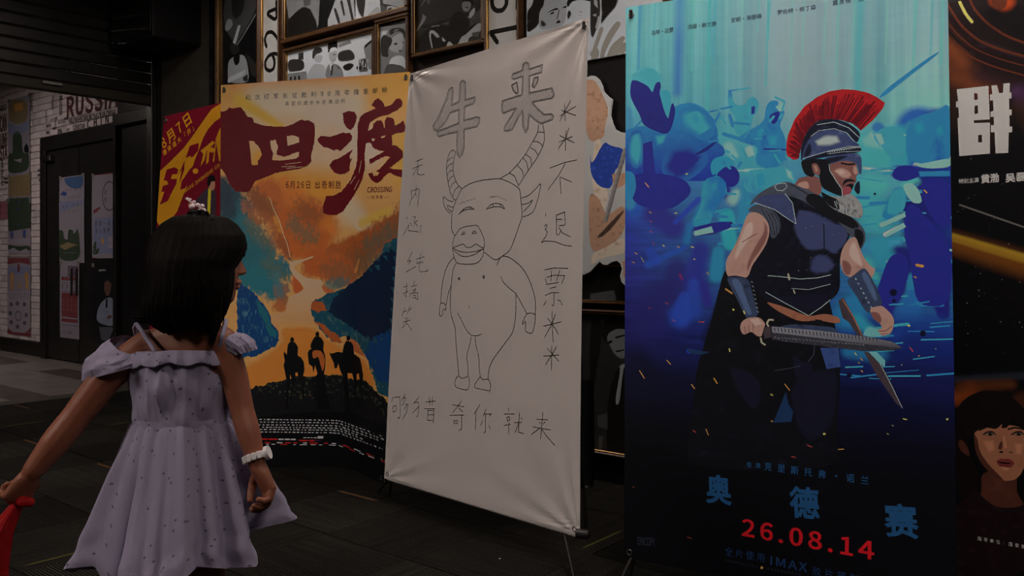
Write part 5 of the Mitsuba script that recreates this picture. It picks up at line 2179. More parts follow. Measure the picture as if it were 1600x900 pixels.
    'G': """@galaxy_print|gorange|l7
3749,10171 249,-298 327,-328 482,-287 588,-195 835,-210
@|gdark|l10
3621,10168 264,-327 357,-347 498,-297 616,-204 874,-220
@|gorange|l4
3492,10164 280,-354 387,-367 513,-307 644,-214 914,-229
@|gdark|l9
3363,10160 296,-382 416,-387 529,-316 673,-223 953,-239
@|gorange|l5
3233,10157 312,-410 446,-407 545,-326 701,-233 993,-248
@||l7
4487,10094 161,-261 397,-305 543,-266 642,-197
@|ggold|l9
4183,10101 102,-158 142,-186 181,-152
@|gorange|f8.2
5569,9850 -13,-44 -37,-36 -56,-24 -69,-8 -74,7 -70,22 -57,36 -37,43 -13,47 13,44 37,36 57,24 70,8 74,-7 69,-23 56,-35 37,-44
@star_print|wtxt|-
6412,6879 -5,-4 -6,2 0,5 6,1
6324,7093 -8,-7 -14,3 0,9 14,3
5919,4475 -10,-8 -14,2 0,10 14,4
5679,4608 -4,-4 -7,1 0,5 7,1
6145,5671 -8,-7 -12,3 0,8 12,2
4486,4771 -10,-8 -16,3 0,10 16,3
4363,6391 -7,-6 -13,3 0,7 13,3
6287,6653 -5,-4 -8,2 0,5 8,2
4855,5280 -8,-7 -14,2 0,9 14,3
5219,6212 -7,-5 -10,2 0,7 10,2
5106,6024 -4,-4 -8,1 0,5 8,2
5486,3955 -6,-6 -10,2 0,7 10,2
6096,6957 -7,-6 -13,3 0,8 13,2
6116,5075 -7,-6 -11,2 0,7 11,3
5449,5183 -9,-8 -15,3 0,9 15,4
4595,7254 -8,-7 -14,3 0,9 14,3
6501,5648 -6,-6 -11,3 0,6 11,2
6024,6866 -6,-5 -8,2 0,6 8,2
4721,5394 -6,-5 -10,2 0,6 10,2
4812,4996 -10,-9 -16,3 0,10 16,4
4970,4944 -6,-6 -11,2 0,7 11,3
6349,5403 -5,-5 -9,2 0,6 9,1
4770,7522 -7,-5 -11,3 0,7 11,2
5191,6944 -6,-5 -11,3 0,6 11,2
5035,4686 -5,-4 -8,1 0,5 8,2
6679,5784 -7,-7 -12,3 0,8 12,2
5409,4468 -9,-7 -14,2 0,9 14,3
5630,5784 -8,-7 -13,3 0,8 13,3
6360,6075 -8,-7 -13,3 0,8 13,3
6603,5828 -5,-4 -9,2 0,5 9,2
4816,4895 -8,-7 -13,3 0,8 13,3
6599,4428 -5,-5 -8,1 0,6 8,2
4695,6633 -5,-4 -9,2 0,5 9,2
5994,4394 -9,-8 -14,3 0,9 14,4
4865,4340 -6,-6 -10,2 0,6 10,3
5291,4860 -5,-4 -7,1 0,5 7,2
4444,4447 -6,-5 -10,1 0,7 10,2
5127,5415 -8,-6 -13,2 0,8 13,3
4219,6354 -7,-6 -11,2 0,7 11,2
5452,6795 -7,-6 -12,2 0,8 12,2
6593,6106 -6,-6 -11,2 0,7 11,3
4516,6576 -8,-6 -13,3 0,8 13,2
4501,4246 -10,-9 -15,3 0,10 15,3
4455,4038 -6,-6 -11,2 0,7 11,2
6154,4770 -6,-5 -9,1 0,6 9,2
5923,5146 -8,-8 -14,3 0,9 14,3
@woman_print|wfaced|
4847,1908 1007,84 -37,-384 301,-208 -1430,-140 199,287
@|wface|
4648,2551 159,108 627,90 496,-15 188,-106 0,-378 -150,-296 -189,-123 -268,-47 -271,60 -314,168 -198,228
@|wfaced|f7.4
4648,2551 120,-114 39,-191 238,-200 312,-168 154,-94 -271,48 -353,177 -199,228
@|wfaceh|f18.5
4847,2443 393,28 39,-190 -234,-66
@||f6.4
5434,2557 96,6 58,-211 -115,-32
@||f18.1
5741,2459 302,22 -38,-240 -226,6
@|wfaced|f4.6
5279,2281 78,150 96,79 20,-166 -78,-90 231,6 107,32 -69,30 -191,-7
@|weye|-
5349,2272 85,21 39,-26 -97,-15
5619,2278 64,22 39,-21
@|wfaced|f6.5
4859,2541 166,79 196,14 62,-76 -180,-53 -157,6
@|weyew|-
4962,2539 102,41 125,3 63,-29 -149,-32
@|weye|
5182,2561 -9,-16 -23,-13 -31,-7 -31,2 -23,10 -9,15 9,17 23,13 31,6 31,-2 23,-10
@||l3
4914,2530 131,58 137,9 85,-42
@|wtxt|-
5146,2571 -5,-7 -12,-1 -6,6 6,7 12,1
@|wfaced|f6.4
5638,2595 160,77 188,13 61,-74 -174,-52 -151,6
@|weyew|-
5737,2592 99,40 120,4 61,-29 -144,-32
@|weye|
5949,2614 -8,-16 -22,-13 -31,-6 -30,2 -22,10 -8,15 8,16 22,12 30,7 31,-3 22,-9
@||l3
5691,2584 126,56 132,9 83,-41
@|wtxt|-
5915,2623 -6,-6 -11,-1 -6,6 6,6 11,1
@|weye|l5
4807,2599 198,69 274,3
5607,2669 172,40 264,-11
@|wlip|-
5260,2111 174,57 96,-7 77,21 172,-54 -57,-76 -172,-62 -193,37
@|weye|
5299,2107 174,-3 268,9 -191,-39 -193,9
@|wfaceh|f3.7
5395,2026 269,-2 -76,-54 -135,1
@|weye|-
4121,2540 41,373 244,211 401,144 394,37 387,-56 342,-136 262,-221 0,-235 -149,72 -189,71 -151,62 -115,-175 -193,-13 78,101 -194,-133 -234,21 -198,-25 -159,-84 -161,-134 -121,-205 121,-89 161,-85 159,-279 -79,-251 -443,-287 -204,623
@|wfaced|f4.7
4183,2371 142,60 202,-158 41,-168 -162,37 -162,61
@|gdark|-
4688,1602 278,-169 313,-115 689,67 224,164 0,-1415 -3379,-433 0,1273 1431,292
@title_character#qun|wtxt|
4170,8477 894,1 39,-576 -447,10 8,-47 443,-16 0,-527 -863,-9 -49,664 41,2 -17,182 -69,4 0,99 61,1/4664,8378 96,-13 8,-103 -96,-4/4676,8158 92,1 8,-136 -96,-5/4776,7652 103,0 8,-127 -103,0
5146,8475 153,1 58,-143 108,0 8,153 176,0 -8,-160 50,-3 0,-100 -65,-3 8,-180 65,-4 0,-95 -65,-1 7,-187 69,-3 0,-91 -91,-5 -16,-341 -343,7 -28,358 -101,5 0,121 86,-5 -8,141 -86,5 0,89 78,8 -8,181 -86,-2 0,104 63,3""",
    'P1': """@photo_print|k2|f30.9
957,9289 8989,-719 -238,-889 -4152,-1429 -1509,-310 -2568,1053 -784,768
@|k1|f15.3
3028,9123 3768,-301 -494,-1001 -2255,-417 -1019,543
@|k4|f10.8
1218,7191 780,596 1413,-161 255,-429 -1668,-296
@|k5|f4.5
4804,7175 752,-53 -1382,-1071 -763,167
@|k3|f3.7
9708,7738 238,-132 -4390,-1412 -1256,-297 -253,104 1259,267
@|k1|f6.1
2771,6200 1276,-82 1259,-314 -250,-217 -1390,-148 -895,349
@|k4|f4.6
2127,3880 0,1181 644,256 1276,99 2255,-23 985,-636 367,-1169
@|k0|f3.8
3666,5439 1640,74 -125,-574 -881,-152 -634,301
@|k5|f7.7
2127,4234 3179,175 1736,75 -740,-362 -2763,-199 -1412,-43
@|k1|f6.0
5805,4033 1482,149 0,-460 -985,53
@||f15.0
6302,5624 3406,-1009 0,-909 -1688,321 -733,730""",
    'P2': """@photo_print|k3|-
-428,7296 3637,-1417 -243,-5148 -163,-605 -657,2476 -1009,56 -861,-583
@|k0|
101,-201 44,1833 218,560 774,562 508,209 584,-484 493,-1295 244,-1577 -163,-326
@|k2|f13.0
1307,5663 1087,-410 -83,-2424 -666,39
@|k4|-
3769,-82 0,927 473,1318 312,992 1373,-493 150,-3194 -1367,66
@|k1|f3.1
4242,1887 235,12 387,-1592 -154,-316 -233,807
4787,2432 231,10 229,-1533 -153,-131
@|k0|f3.8
3769,104 473,173 776,-384 -933,-73
@|k1|f3.7
5323,2516 304,-108 375,-2468 -150,-311
@|k5|-
6077,2608 1886,-679 141,-2317 -2027,-144
@|k1|f12.2
6002,2635 958,-345 -146,-1901 -146,-485 -443,949
@|k4|f8.5
6668,-185 725,822 570,244 141,-1356 -1805,-128
@|k2|-
7998,1044 456,-505 139,-913 -454,-25
@|k4|
8523,602 415,-57 680,-575 201,-408 -1296,0
@|k0|f2.9
8593,318 276,79 -69,-753 -207,-18
9143,45 272,-92 135,-387 -339,27
@|k4|-
8104,1879 2048,-737 -66,-1585 -1011,941 -831,460""",
    'P3': """@photo_print|k5|-
-27,9926 9989,-156 0,-5163 -9989,1934
@|k1|f5.2
1365,9716 682,-52 0,-933 -682,150
@||f6.6
90,9265 1957,-430 112,-1267 -1718,146 -351,284
@|k3|-
90,7575 2294,-158 112,-1055 -2406,368
@|k0|
324,7158 233,6 0,-420 -233,45
847,7127 231,-15 0,-418 -231,14
1365,7086 228,-25 0,-469 -228,45
@|k3|f3.7
6060,9545 1336,175 202,-441 -1434,-156
@|k1|f8.7
5956,8772 1440,64 604,-823 -100,-662 -1840,202
@|k0|f7.4
6475,7166 921,197 604,-424 -604,-558 -612,126
@|k2|f8.5
8300,7459 985,-24 97,-1561 -983,105
@|k3|f4.8
8893,8489 973,635 -49,-3148 -532,303
@|k0|-
8893,8392 98,364 826,476 0,-288
@|k4|f3.2
2328,6395 168,793 557,604 331,237 1195,-358 214,-1660
3274,8975 982,-119 54,-519 -271,-347 -545,118 -220,457
@|k1|f2.6
3053,8819 55,706 386,320 654,-153 184,-549 -293,-86 -545,-30 -275,-552
@|k3|f3.2
4579,6054 107,1190 427,514 843,-282 622,-629 206,-1229
@|k4|f3.1
4985,8893 971,79 52,-610 -157,-564 -473,-198 -318,572
@|k0|f2.5
4900,8912 -21,912 234,347 581,-20 345,-402 -10,-844 -178,390 -632,47 -159,-516
@|k5|-
5113,7657 423,-91 -317,-735
@|k1|f1.9
5325,7411 211,55 -105,-979 -212,-259
5851,7499 624,-829 -415,286
@||-
5536,8568 315,-21 0,-70 -315,10
@|k2|
5536,7967 263,-8 -53,-88
@|k0|
8533,6456 -44,-176 -89,19 -45,194 45,176 89,-19
@|k4|
9420,6371 -43,-174 -88,18 -44,193 44,174 88,-18
@|k0|
8880,7189 -44,-175 -89,19 -44,194 44,175 89,-19
@|k4|
8826,6900 -44,-175 -89,19 -44,194 44,175 89,-19
@|k0|
9112,6429 -44,-175 -88,19 -44,193 44,175 88,-19
@|k4|
8919,7094 -44,-175 -89,19 -44,194 44,175 89,-19
@|k0|
9020,6508 -44,-174 -88,18 -45,194 45,175 88,-19
@|k4|
8422,6308 -45,-176 -89,18 -45,195 45,176 89,-19
@|k0|
9032,7143 -44,-174 -88,19 -44,194 44,174 88,-19
@|k4|
9383,7044 -44,-174 -87,19 -44,193 44,174 87,-20
@|k0|
8618,6480 -44,-175 -89,19 -45,194 45,176 89,-19
@|k4|
8959,6617 -45,-175 -88,19 -44,193 44,175 88,-19
@|k0|
9022,6725 -44,-174 -88,18 -44,194 44,175 88,-19
@|k4|
8594,7172 -45,-175 -89,19 -45,195 45,175 89,-20
@|k0|
8279,6558 -45,-176 -89,18 -45,195 45,177 89,-19
@|k4|
9158,6589 -44,-174 -88,18 -44,193 44,175 88,-19""",
    'P4': """@photo_print|k3|-
-311,9680 11212,-253 0,-5741 -11212,589
@|k5|f17.8
21,9387 3601,-68 -2611,-1345 -990,-297
@|k4|f7.0
4268,8475 3509,295 944,-765 -629,-1012 -1264,-273 -2237,226 -1618,545
@|k1|f5.9
682,6917 -330,1639 1316,361 1630,-377 1293,-263 -323,-512 -1295,-363 325,-822 -1630,143
@||f4.7
3298,8985 648,312 2564,-44 2211,-285 782,-665 -782,-473 -629,831 -2219,238 -1927,-313
@|k3|f5.9
4268,8920 1605,244 1588,-197 -1908,-90
@|k0|f1.8
4912,7768 961,71 637,-174 -797,-81
@||f1.7
7619,7682 788,80 157,-185
6510,7048 1267,-35 0,-176 -791,31
@|k5|f11.8
2973,5886 973,655 2564,154 2211,-267 938,-930 311,-891 -7975,441
@|k2|f23.7
682,4223 1640,1701 2269,-43 4443,-522 1247,-1641""",
    'P5': """@photo_print|k1|f29.0
-146,7454 10045,-1933 0,-2677 -6069,-145 -3606,-223
@|k3|f2.9
837,4985 -244,-283 610,-676 605,-306 -1584,-1325 -309,-33 1288,1583 -672,849 793,835 243,-125
@|k2|f4.8
1567,5666 722,-213 -120,-543 -482,167
@|k0|f9.5
2647,2653 2346,-146 1145,-2545 -1376,-113 -4538,11 0,2208
@|k3|-
2289,2550 239,122 1067,-94 59,-90
@|k4|f1.9
2049,1539 0,646 360,88 476,-141 710,-593 59,-249 -413,-16 -832,773 -120,-545 358,-1021 -179,-296
4005,1315 641,-496 -349,-106 -292,204
@||f2.8
4646,422 463,405 1143,-1196 -570,-232 -920,371
@|k0|f6.5
4878,2288 575,1011 1138,275 1342,-1165 111,-638 -1906,-1652 -914,769
@|k3|f4.6
6873,4228 392,163 1000,-258 0,-541 -443,-465 -669,193 -280,517
@|k0|f3.7
6817,4394 448,387 1110,-204 329,-909 -439,156 -221,427 -779,63
7153,3866 780,-216 -222,-155
@|k4|f2.7
7822,2583 222,583 770,406 0,-694 -660,-428
@||f2.8
6138,-38 679,915 1116,834 1751,175 108,-477 -542,-834 -1317,128 -222,-975 -1120,-147
@|k0|f1.8
6478,773 1566,920 1206,188 -1761,-875
@|k2|f2.3
8375,1021 1092,-20 -217,-503 -875,214
@||f1.8
7489,-472 2303,312 0,-230 -1859,-225""",
    'N1': """@number_lettering|k0|l27
7766,7958 284,-1013 -6632,621 8895,62
2002,5787 -1170,383 1462,329 2896,-11 2291,-275 2832,-481
10313,4912 -563,218 -2840,194 -3453,-24 -2331,-287 292,-372 2618,-186 2302,81 572,349 -1145,336""",
    'N2': """@number_lettering|k0|l27
856,5221 8595,-27
983,5153 1906,-537
5893,7030 0,-504 -1245,-265 -2012,61 -1270,264 -255,479
9451,6793 -170,-574
@||l20
9403,5694 0,-955""",
    'P6': """@photo_print|k5|-
-413,6989 11398,-2723 0,-5962 -11398,1818
@|k0|f5.2
-29,4334 570,503 126,1894 808,-193 0,-2015 -433,-413 0,-957 -817,-406 -254,162
@|k4|f6.0
980,3729 124,480 371,426 62,1888 1628,-389 0,-2194 -119,-854 -238,-337 -1828,-34
@|k1|f12.8
1104,3647 371,-244 246,-440 -431,-83 -248,217
@|k0|f2.6
1475,3795 429,246 424,104 241,-134 -120,-85 -423,34
@||f1.7
1782,3732 244,172 242,-51 -182,-128
@||f2.1
2719,3980 208,121 238,4 -30,-159
@||f2.5
2268,3022 241,228 210,-180 -150,-108
@|k2|f3.4
2509,3969 120,-26 -120,-582 -181,-130
@|k5|-
3194,3660 324,642 582,90 688,-313 142,-568 -28,-692 -1619,0
@|k0|f2.1
3105,4282 178,290 817,37 802,-286 56,-388 -284,169 -574,180 -582,18 -294,-429
@|k1|
3165,3556 177,237 176,-310 -118,-249 -176,-183
@|k2|f1.7
3868,3492 348,-19 230,-156 -230,86
@|k0|f1.2
3253,3565 177,-9 0,-110 -147,3
@|k2|
3955,3256 232,-10 -58,-64
@|k1|f3.3
4902,4430 674,-150 56,-864 -56,-1053 -336,-575 -169,-397 -198,413 0,1666
@|k4|f4.1
5128,4273 281,-276 56,-652 -337,392
@||f2.4
5465,2918 167,-141 -223,-808 -169,140
5015,3064 338,38 -57,-256
@|k0|f12.1
5576,5558 1478,-353 -162,-1952 -762,-577 -554,-633 56,1107
@script_lettering|grey_script|l26
5688,1942 -279,-720 -225,-601 -113,-623
5015,383 281,272 113,-287 -141,-323
5715,-4 139,507 550,904 434,547 54,147 -189,-68 -463,-542 -386,-776 -139,-719
6130,-181 328,788 650,406 107,32 -377,-297 -434,-606 380,-13 431,551 160,-238 -267,-370""",
    'P7': """@photo_print|k1|-
-20,9989 10015,20 0,-10029 -10015,41
@|k0|f13.4
5108,10151 977,-688 -161,-2044 -652,-4538 -164,-1148
@|k3|f10.6
6085,8541 637,596 656,-138 736,-307 -152,-1449 -770,-618 -470,317 -397,789
@|k0|f7.9
5891,8526 113,748 718,558 780,80 612,-503 -152,-729 -926,296 -711,-418 -112,-745 -209,260
@||f3.9
6722,8314 625,230 31,-161 -578,-228
6245,7853 318,210 32,-181 -286,-171
6722,7308 625,203 0,-145 -468,-190
@|k4|f6.6
6484,1964 -79,1089 474,2992 313,489 1224,38 0,-4284
@|k0|f5.3
6245,1924 160,2599 553,1713 156,-165 -392,-2604 314,46 156,1840 155,1106 1665,530 0,-7078 -2767,-565
@|k2|f8.0
5599,2559 726,298 0,-1288 -644,75
@||f5.3
5697,1090 388,69 -161,-1324 -227,-44""",
    'P8': """@photo_print|k0|-
-20,10071 10015,-133 0,-10009 -10015,152
@|k2|f10.0
5149,2256 1573,1236 196,-3066 -1769,-1336""",
    'D1': """@bill_print|bsky|f17.9
1740,10200 3691,115 4460,-261 -219,-1586 -3788,-133 -3677,785
@|bblue|f6.4
89,7990 1651,415 1628,-318 -695,-375
@|bpale|f25.8
-864,7347 10755,-173 -219,-637 -10297,-808
@|bgreen|-
-864,223 239,3626 2365,-33 234,-1066 1625,-15 0,1108 2059,-29 226,-578 902,315 672,446 669,-787 532,-2979
@|bw|
2766,2743 0,1112 741,-10 0,-1175
@|btan|f15.5
-625,1969 4224,502 4528,-427 -5920,-623
@|bgrey|-
1740,1223 5271,-17 0,-105 -5271,16""",
    'D2': """@bill_print|bpale|f36.5
353,5023 10002,-82 0,-4587 -10002,21
@|bred|-
0,10123 10355,-137 0,-197 -10355,170
-886,-310 1327,411 4744,-272 5170,329 0,-721 -10355,-129
@||f9.7
441,5294 220,541 2391,347 429,-281 -1728,-500
@|borange|f4.8
3481,2257 855,194 425,-609 -851,-262
@|bw|f11.9
6028,2499 1667,247 1235,-806 -822,-919 -2080,143
@|bgreen|f7.3
221,375 220,1229 1312,671 0,-1360 1299,536 -431,-945
@|btan|f7.1
8520,8943 1632,331 0,-919
@|bgrey|l16
9216,7204 -252,-726 -710,-569 -1033,-301 -1155,32 -1048,361 -727,623 -253,758 273,738 741,568 1057,284 1154,-54 1024,-377 695,-621 234,-744""",
    'D3': """@bill_print|btxtd|-
4181,9618 5273,-60 0,-1335 -5273,-8
@|bred|
809,8129 8530,4 0,-475 -8530,-17
991,5997 8348,29 0,-3266 -8348,66
991,2597 8348,-15 0,-445 -8348,3
@|btxtd|
991,7368 8348,23 0,-59 -8348,-25
809,6208 8530,25 0,-89 -8530,-28
809,1754 8530,57 0,-75 -8530,-58""",
    'D4': """@bill_print|bshirt|-
1753,2798 435,1207 1293,1074 2126,638 1673,182 1855,-686 408,-1290 -613,-1467 -2066,-366 -3812,305
@|bface|
4676,7320 297,667 1055,306 1044,-281 291,-799 -499,-1031 -1257,-244 -634,502
@|bdk|
4549,7687 424,448 1264,204 1043,-325 0,-364 -1252,350
5396,5566 632,87 0,-954 -421,-892 -338,873
@|bface|f6.0
5607,3366 1673,271 415,-351 -1667,-347
@|bgrey|f9.6
2621,1934 5487,202 -206,-590 -1874,-1540 -2547,180
@|bcream|-
2621,9374 2564,88 0,-221 -2564,-91""",
    'K1': """@bill_print|btan|f17.8
102,10251 9173,-759 0,-2917 -5160,-192 -4013,1032
@|borange|f24.7
2124,9521 4598,-186 643,-1155 -3910,-72
@|bpale|-
-579,7275 5351,-1123 4819,765 0,-1639 -9489,58
@|bgreen|
-579,262 681,2805 2356,-316 -334,2831 4275,-1 323,-3061 2869,209 189,-2558
@|bw|
2458,2002 3941,-18 -324,-537
@|bdk|f6.9
7365,3404 1277,474 949,-603 0,-728 -1905,104""",
    'K2': """@bill_print|btan|-
231,10322 9891,-432 0,-2814 -9891,133
@|bgreen|f35.5
231,7392 10013,-144 0,-1934 -10013,247
@|bblue|-
4002,5468 511,1247 1080,-32 315,-1262
@|bgreen|f31.1
-149,6625 10545,-305 -228,-3070 -9904,-299
@|bblue|-
4162,3797 -240,2034 1986,-52 158,-2463
@|bw|
99,2038 10069,3 -229,-768 -9840,32
@|bgreen|
-563,1310 4885,-330 5617,117 0,-748 -10088,201
@|bw|f11.1
-149,482 2459,398 2808,-511 3132,364 1536,-779 -9935,-22""",
    'K3': """@bill_print|bred|f22.3
-258,10012 10199,31 0,-1222 -4682,322 -5114,-243
@|bpale|f35.5
386,8901 9777,31 0,-1332 -9777,-88
@|bred|f8.7
4331,8686 542,684 770,-679 -230,-680 -927,-7
@|bw|-
145,5542 9796,166 0,-5224 -9796,-385
@|bred|
-419,-272 161,1051 2395,-487 5411,53 2393,695 0,-1223
@|bgrey|f8.8
2611,3864 -254,-249 -615,-117 -619,85 -257,239 257,251 619,115 615,-87
@||f8.7
5336,4043 -248,-246 -602,-115 -604,85 -252,236 252,248 604,113 602,-86
@||f8.6
8376,4003 -242,-243 -586,-114 -590,84 -245,233 245,245 590,112 586,-85
@||f8.8
2217,2706 -255,-251 -618,-120 -620,83 -258,238 258,252 620,119 618,-84
@||f8.6
9124,2683 -241,-244 -582,-116 -586,80 -243,231 243,245 586,115 582,-81
@||f8.8
2611,1571 -254,-252 -615,-122 -619,80 -257,236 257,253 619,121 615,-81
@||f8.6
8376,1654 -242,-246 -586,-120 -590,78 -245,231 245,247 590,118 586,-79
@||f8.7
5336,1096 -248,-249 -602,-122 -604,77 -252,233 252,251 604,121 602,-79
@||l14
6027,2477 -214,-338 -570,-235 -729,-48 -634,156 -315,307 116,350 507,269 716,94 675,-113 399,-279""",
    'C': """@standee_print|tan|-
1701,9769 1765,-111 965,-615 1144,-874 -685,-798 -76,-470 -2718,-150
@|tan2|
3272,6833 1159,81 383,-1547 761,-1194 -1144,-927 -1549,1450
@|denim|
2725,6372 157,-721 1932,1132 950,-265 2053,-180 0,-753 -1488,-138 -376,-928 -1907,154 -1321,624
@|tan|
5953,5222 1938,13 73,-523 -1635,-201
2490,4465 1556,-266 1149,-962 2696,665 0,-1390 -2696,-688 -2313,-232 -392,1197
@|shade|f7.9
3272,2187 1542,583 3003,902 74,-233 -2696,-1026
@|tan2|-
2882,1592 2313,291 2622,513 74,-812 -1188,-56 -2272,-175 -1549,-358
@|tan|
7447,1236 738,1 0,-810 -553,113
@|rope|h
7669,6343 589,52 -220,-295 -739,-48
7429,6071 590,53 -221,-295 -740,-50
7188,5799 592,53 -222,-295 -743,-52
6946,5526 594,54 -222,-296 -746,-53
6703,5251 596,56 -223,-297 -747,-54
6460,4977 598,56 -224,-298 -749,-55
6216,4701 599,58 -224,-299 -751,-57
5972,4424 600,60 -224,-300 -754,-58
5726,4147 603,60 -226,-300 -756,-59
5480,3869 605,61 -227,-301 -758,-61
5233,3590 607,63 -227,-303 -761,-61
4986,3311 608,63 -228,-303 -762,-63""",
}
TEXTS = {
    'O': [('m', 'title_lettering', 'dtxt', '马特·达蒙', 938, 9420, 1738, 9429, 16.3, 1),
        ('m', 'title_lettering', 'dtxt', '汤姆·赫兰德', 2222, 9436, 3202, 9432, 15.9, 1),
        ('m', 'title_lettering', 'dtxt', '安妮·海瑟薇', 3683, 9449, 4682, 9451, 15.5, 1),
        ('m', 'title_lettering', 'dtxt', '罗伯特·帕丁森', 5164, 9468, 6353, 9472, 15.1, 1),
        ('m', 'title_lettering', 'dtxt', '露皮塔·尼', 6838, 9496, 7740, 9500, 14.7, 1),
        ('m', 'title_lettering', 'btxt', '导演', 4144, 1890, 4587, 1900, 16.6, 0.95),
        ('m', 'title_lettering', 'btxt', '克里斯托弗·诺兰', 4691, 1882, 7740, 1840, 24.6, 0.9),
        ('k', 'title_lettering', 'btxt', '奥', 2844, 1221, 3677, 1232, 87.3, 0.92),
        ('k', 'title_lettering', 'btxt', '德', 5481, 1180, 6351, 1200, 89.6, 0.92),
        ('k', 'title_lettering', 'btxt', '赛', 8172, 1094, 9052, 1123, 89.9, 0.92),
        ('b', 'title_lettering', 'rtxt', '26.08.14', 3970, 744, 7856, 687, 53.4, 1.15),
        ('r', 'title_lettering', 'ftxt', '全片使用', 3442, 356, 4718, 356, 27.7, 0.9),
        ('b', 'title_lettering', 'ftxt', 'IMAX', 4834, 335, 5958, 317, 27.0, 1.2),
        ('r', 'title_lettering', 'ftxt', '胶片摄制', 6106, 290, 7438, 273, 26.3, 0.9),
        ('b', 'title_lettering', 'gtxt', 'SYNCOPY', 480, 283, 1110, 315, 26.5, 0.8),
        ('r', 'title_lettering', 'gtxt', '中国电影集团公司进口', 3455, 257, 4476, 239, 8.3, 0.9),
        ('r', 'title_lettering', 'gtxt', '中国电影股份有限公司', 4769, 239, 5784, 235, 8.1, 0.9)],
    'S': [('r', 'small_lettering', 'blk', '纪念红军长征胜利90周年隆重献映', 1370, 9558, 8851, 9518, 29.0, 0.98),
        ('r', 'small_lettering', 'dark', '再现四渡赤水经典战例', 3490, 9349, 6618, 9338, 22.5, 0.95),
        ('m', 'small_lettering', 'maroon', '6月26日 出奇制胜', 3506, 7210, 6420, 7181, 41.1, 0.74),
        ('b', 'small_lettering', 'maroon', 'CROSSING', 7909, 7049, 9391, 7022, 28.3, 1),
        ('m', 'small_lettering', 'maroon', '刘伟强', 8204, 6881, 8854, 6871, 18.0, 0.9),
        ('r', 'small_lettering', 'maroon', '导演', 7932, 6909, 8165, 6906, 7.8, 0.9),
        ('r', 'small_lettering', 'maroon', '出品', 8975, 6883, 9203, 6880, 7.7, 0.9)],
    'R': [('b', 'title_print', 'yel', '8月7日', 157, 8938, 2734, 9637, 85.3, 0.8),
        ('b', 'title_print', 'yel', '爆笑盛大「开」', 239, 8737, 3048, 9400, 36.8, 0.8),
        ('b', 'title_print', 'yel', 'MAKE ZHONGHE GR', 2316, 7480, 5247, 8119, 22.8, 1)],
    'G': [('m', 'title_character#qun', 'wtxt', '特别主演', 4228, 6836, 4807, 6847, 14.7, 0.95),
        ('k', 'title_character#qun', 'wtxt', '黄渤', 4861, 6823, 5363, 6835, 26.9, 0.95),
        ('k', 'title_character#qun', 'wtxt', '吴磊', 5528, 6819, 6092, 6834, 26.4, 0.95),
        ('m', 'title_character#qun', 'wtxt', '指导单位：国家航', 4759, 711, 6069, 711, 12.4, 0.85)],
    'D1': [('m', 'bill_lettering', 'btxtd', '城市更新', 2673, 8242, 8659, 8244, 30.1, 0.8),
        ('m', 'bill_lettering', 'btxtd', '文明健康生活', 3599, 7420, 8127, 7458, 25.1, 0.8),
        ('m', 'bill_lettering', 'btxtd', '绿色 家园', 1505, 6349, 7681, 6459, 35.3, 0.8),
        ('m', 'bill_lettering', 'btxtd', '和谐社区', 2440, 5796, 7235, 5820, 27.7, 0.8)],
    'D2': [('m', 'bill_lettering', 'bgrey', '社会', 4761, 7479, 8725, 7457, 59.2, 0.85),
        ('m', 'bill_lettering', 'bgrey', '诚信', 4761, 6539, 8725, 6534, 59.2, 0.85),
        ('k', 'bill_lettering', 'btxtd', '爱国一家', 1317, 3845, 6864, 3847, 47.9, 0.8),
        ('k', 'bill_lettering', 'btxtd', '同心圆梦', 1536, 2984, 6656, 3025, 47.9, 0.8)],
    'D3': [('m', 'bill_lettering', 'bcream', '通告', 4598, 8489, 9281, 8459, 75.4, 0.8),
        ('m', 'bill_lettering', 'bcream', '温馨提示', 2504, 7778, 8123, 7766, 25.3, 0.8),
        ('m', 'bill_lettering', 'btxtd', '观影须知', 1052, 6561, 9339, 6590, 50.5, 0.8),
        ('m', 'bill_lettering', 'bcream', '注意安全', 1901, 4824, 8529, 4868, 27.8, 0.8),
        ('m', 'bill_lettering', 'bcream', '请勿吸烟', 1901, 4216, 8529, 4258, 27.8, 0.8),
        ('m', 'bill_lettering', 'bcream', '保持安静', 1901, 3608, 8529, 3648, 27.8, 0.8),
        ('m', 'bill_lettering', 'btxtd', '有序离场', 1901, 568, 6371, 588, 35.5, 0.8)],
    'K2': [('m', 'bill_lettering', 'bred', '文明城市', 1086, 8004, 8713, 7917, 38.3, 0.8),
        ('m', 'bill_lettering', 'bred', '你我共建', 1086, 7328, 9328, 7189, 38.3, 0.8),
        ('k', 'bill_lettering', 'bblue', '创建', 1086, 2027, 8095, 2042, 96.0, 0.9)],
    'K3': [('k', 'bill_lettering', 'borange', '最美', 1344, 6784, 9198, 6967, 108.8, 0.95),
        ('k', 'bill_lettering', 'borange', '奋斗者', 1344, 5723, 9421, 5945, 100.1, 0.9),
        ('m', 'bill_lettering', 'btxtd', '弘扬时代新风', 1344, 4894, 9421, 5098, 30.5, 0.9),
        ('m', 'bill_lettering', 'btxtd', '争做文明市民', 1344, 4525, 9198, 4737, 30.5, 0.9)],
    'K4': [('m', 'bill_lettering', 'bred', '安全', 5488, 5960, 9189, 6012, 56.5, 0.9),
        ('m', 'bill_lettering', 'bred', '出口', 5488, 2271, 9189, 2363, 48.4, 0.9)],
}
STANDEE = '2568,9822 314,32 467,-47 620,-197 385,-255 269,-320 648,-242 606,-167 -302,-692 378,-425 376,-283 747,-143 815,-75 1749,55 0,-6399 -906,-534 -733,18 -554,159 -222,254 296,327 -222,232 -596,174 -750,-58 -758,-142 -572,23 -500,141 -657,-202 -780,-276 -985,-148 -2411,234 -1231,2452 412,3670 1225,2149 1608,651'
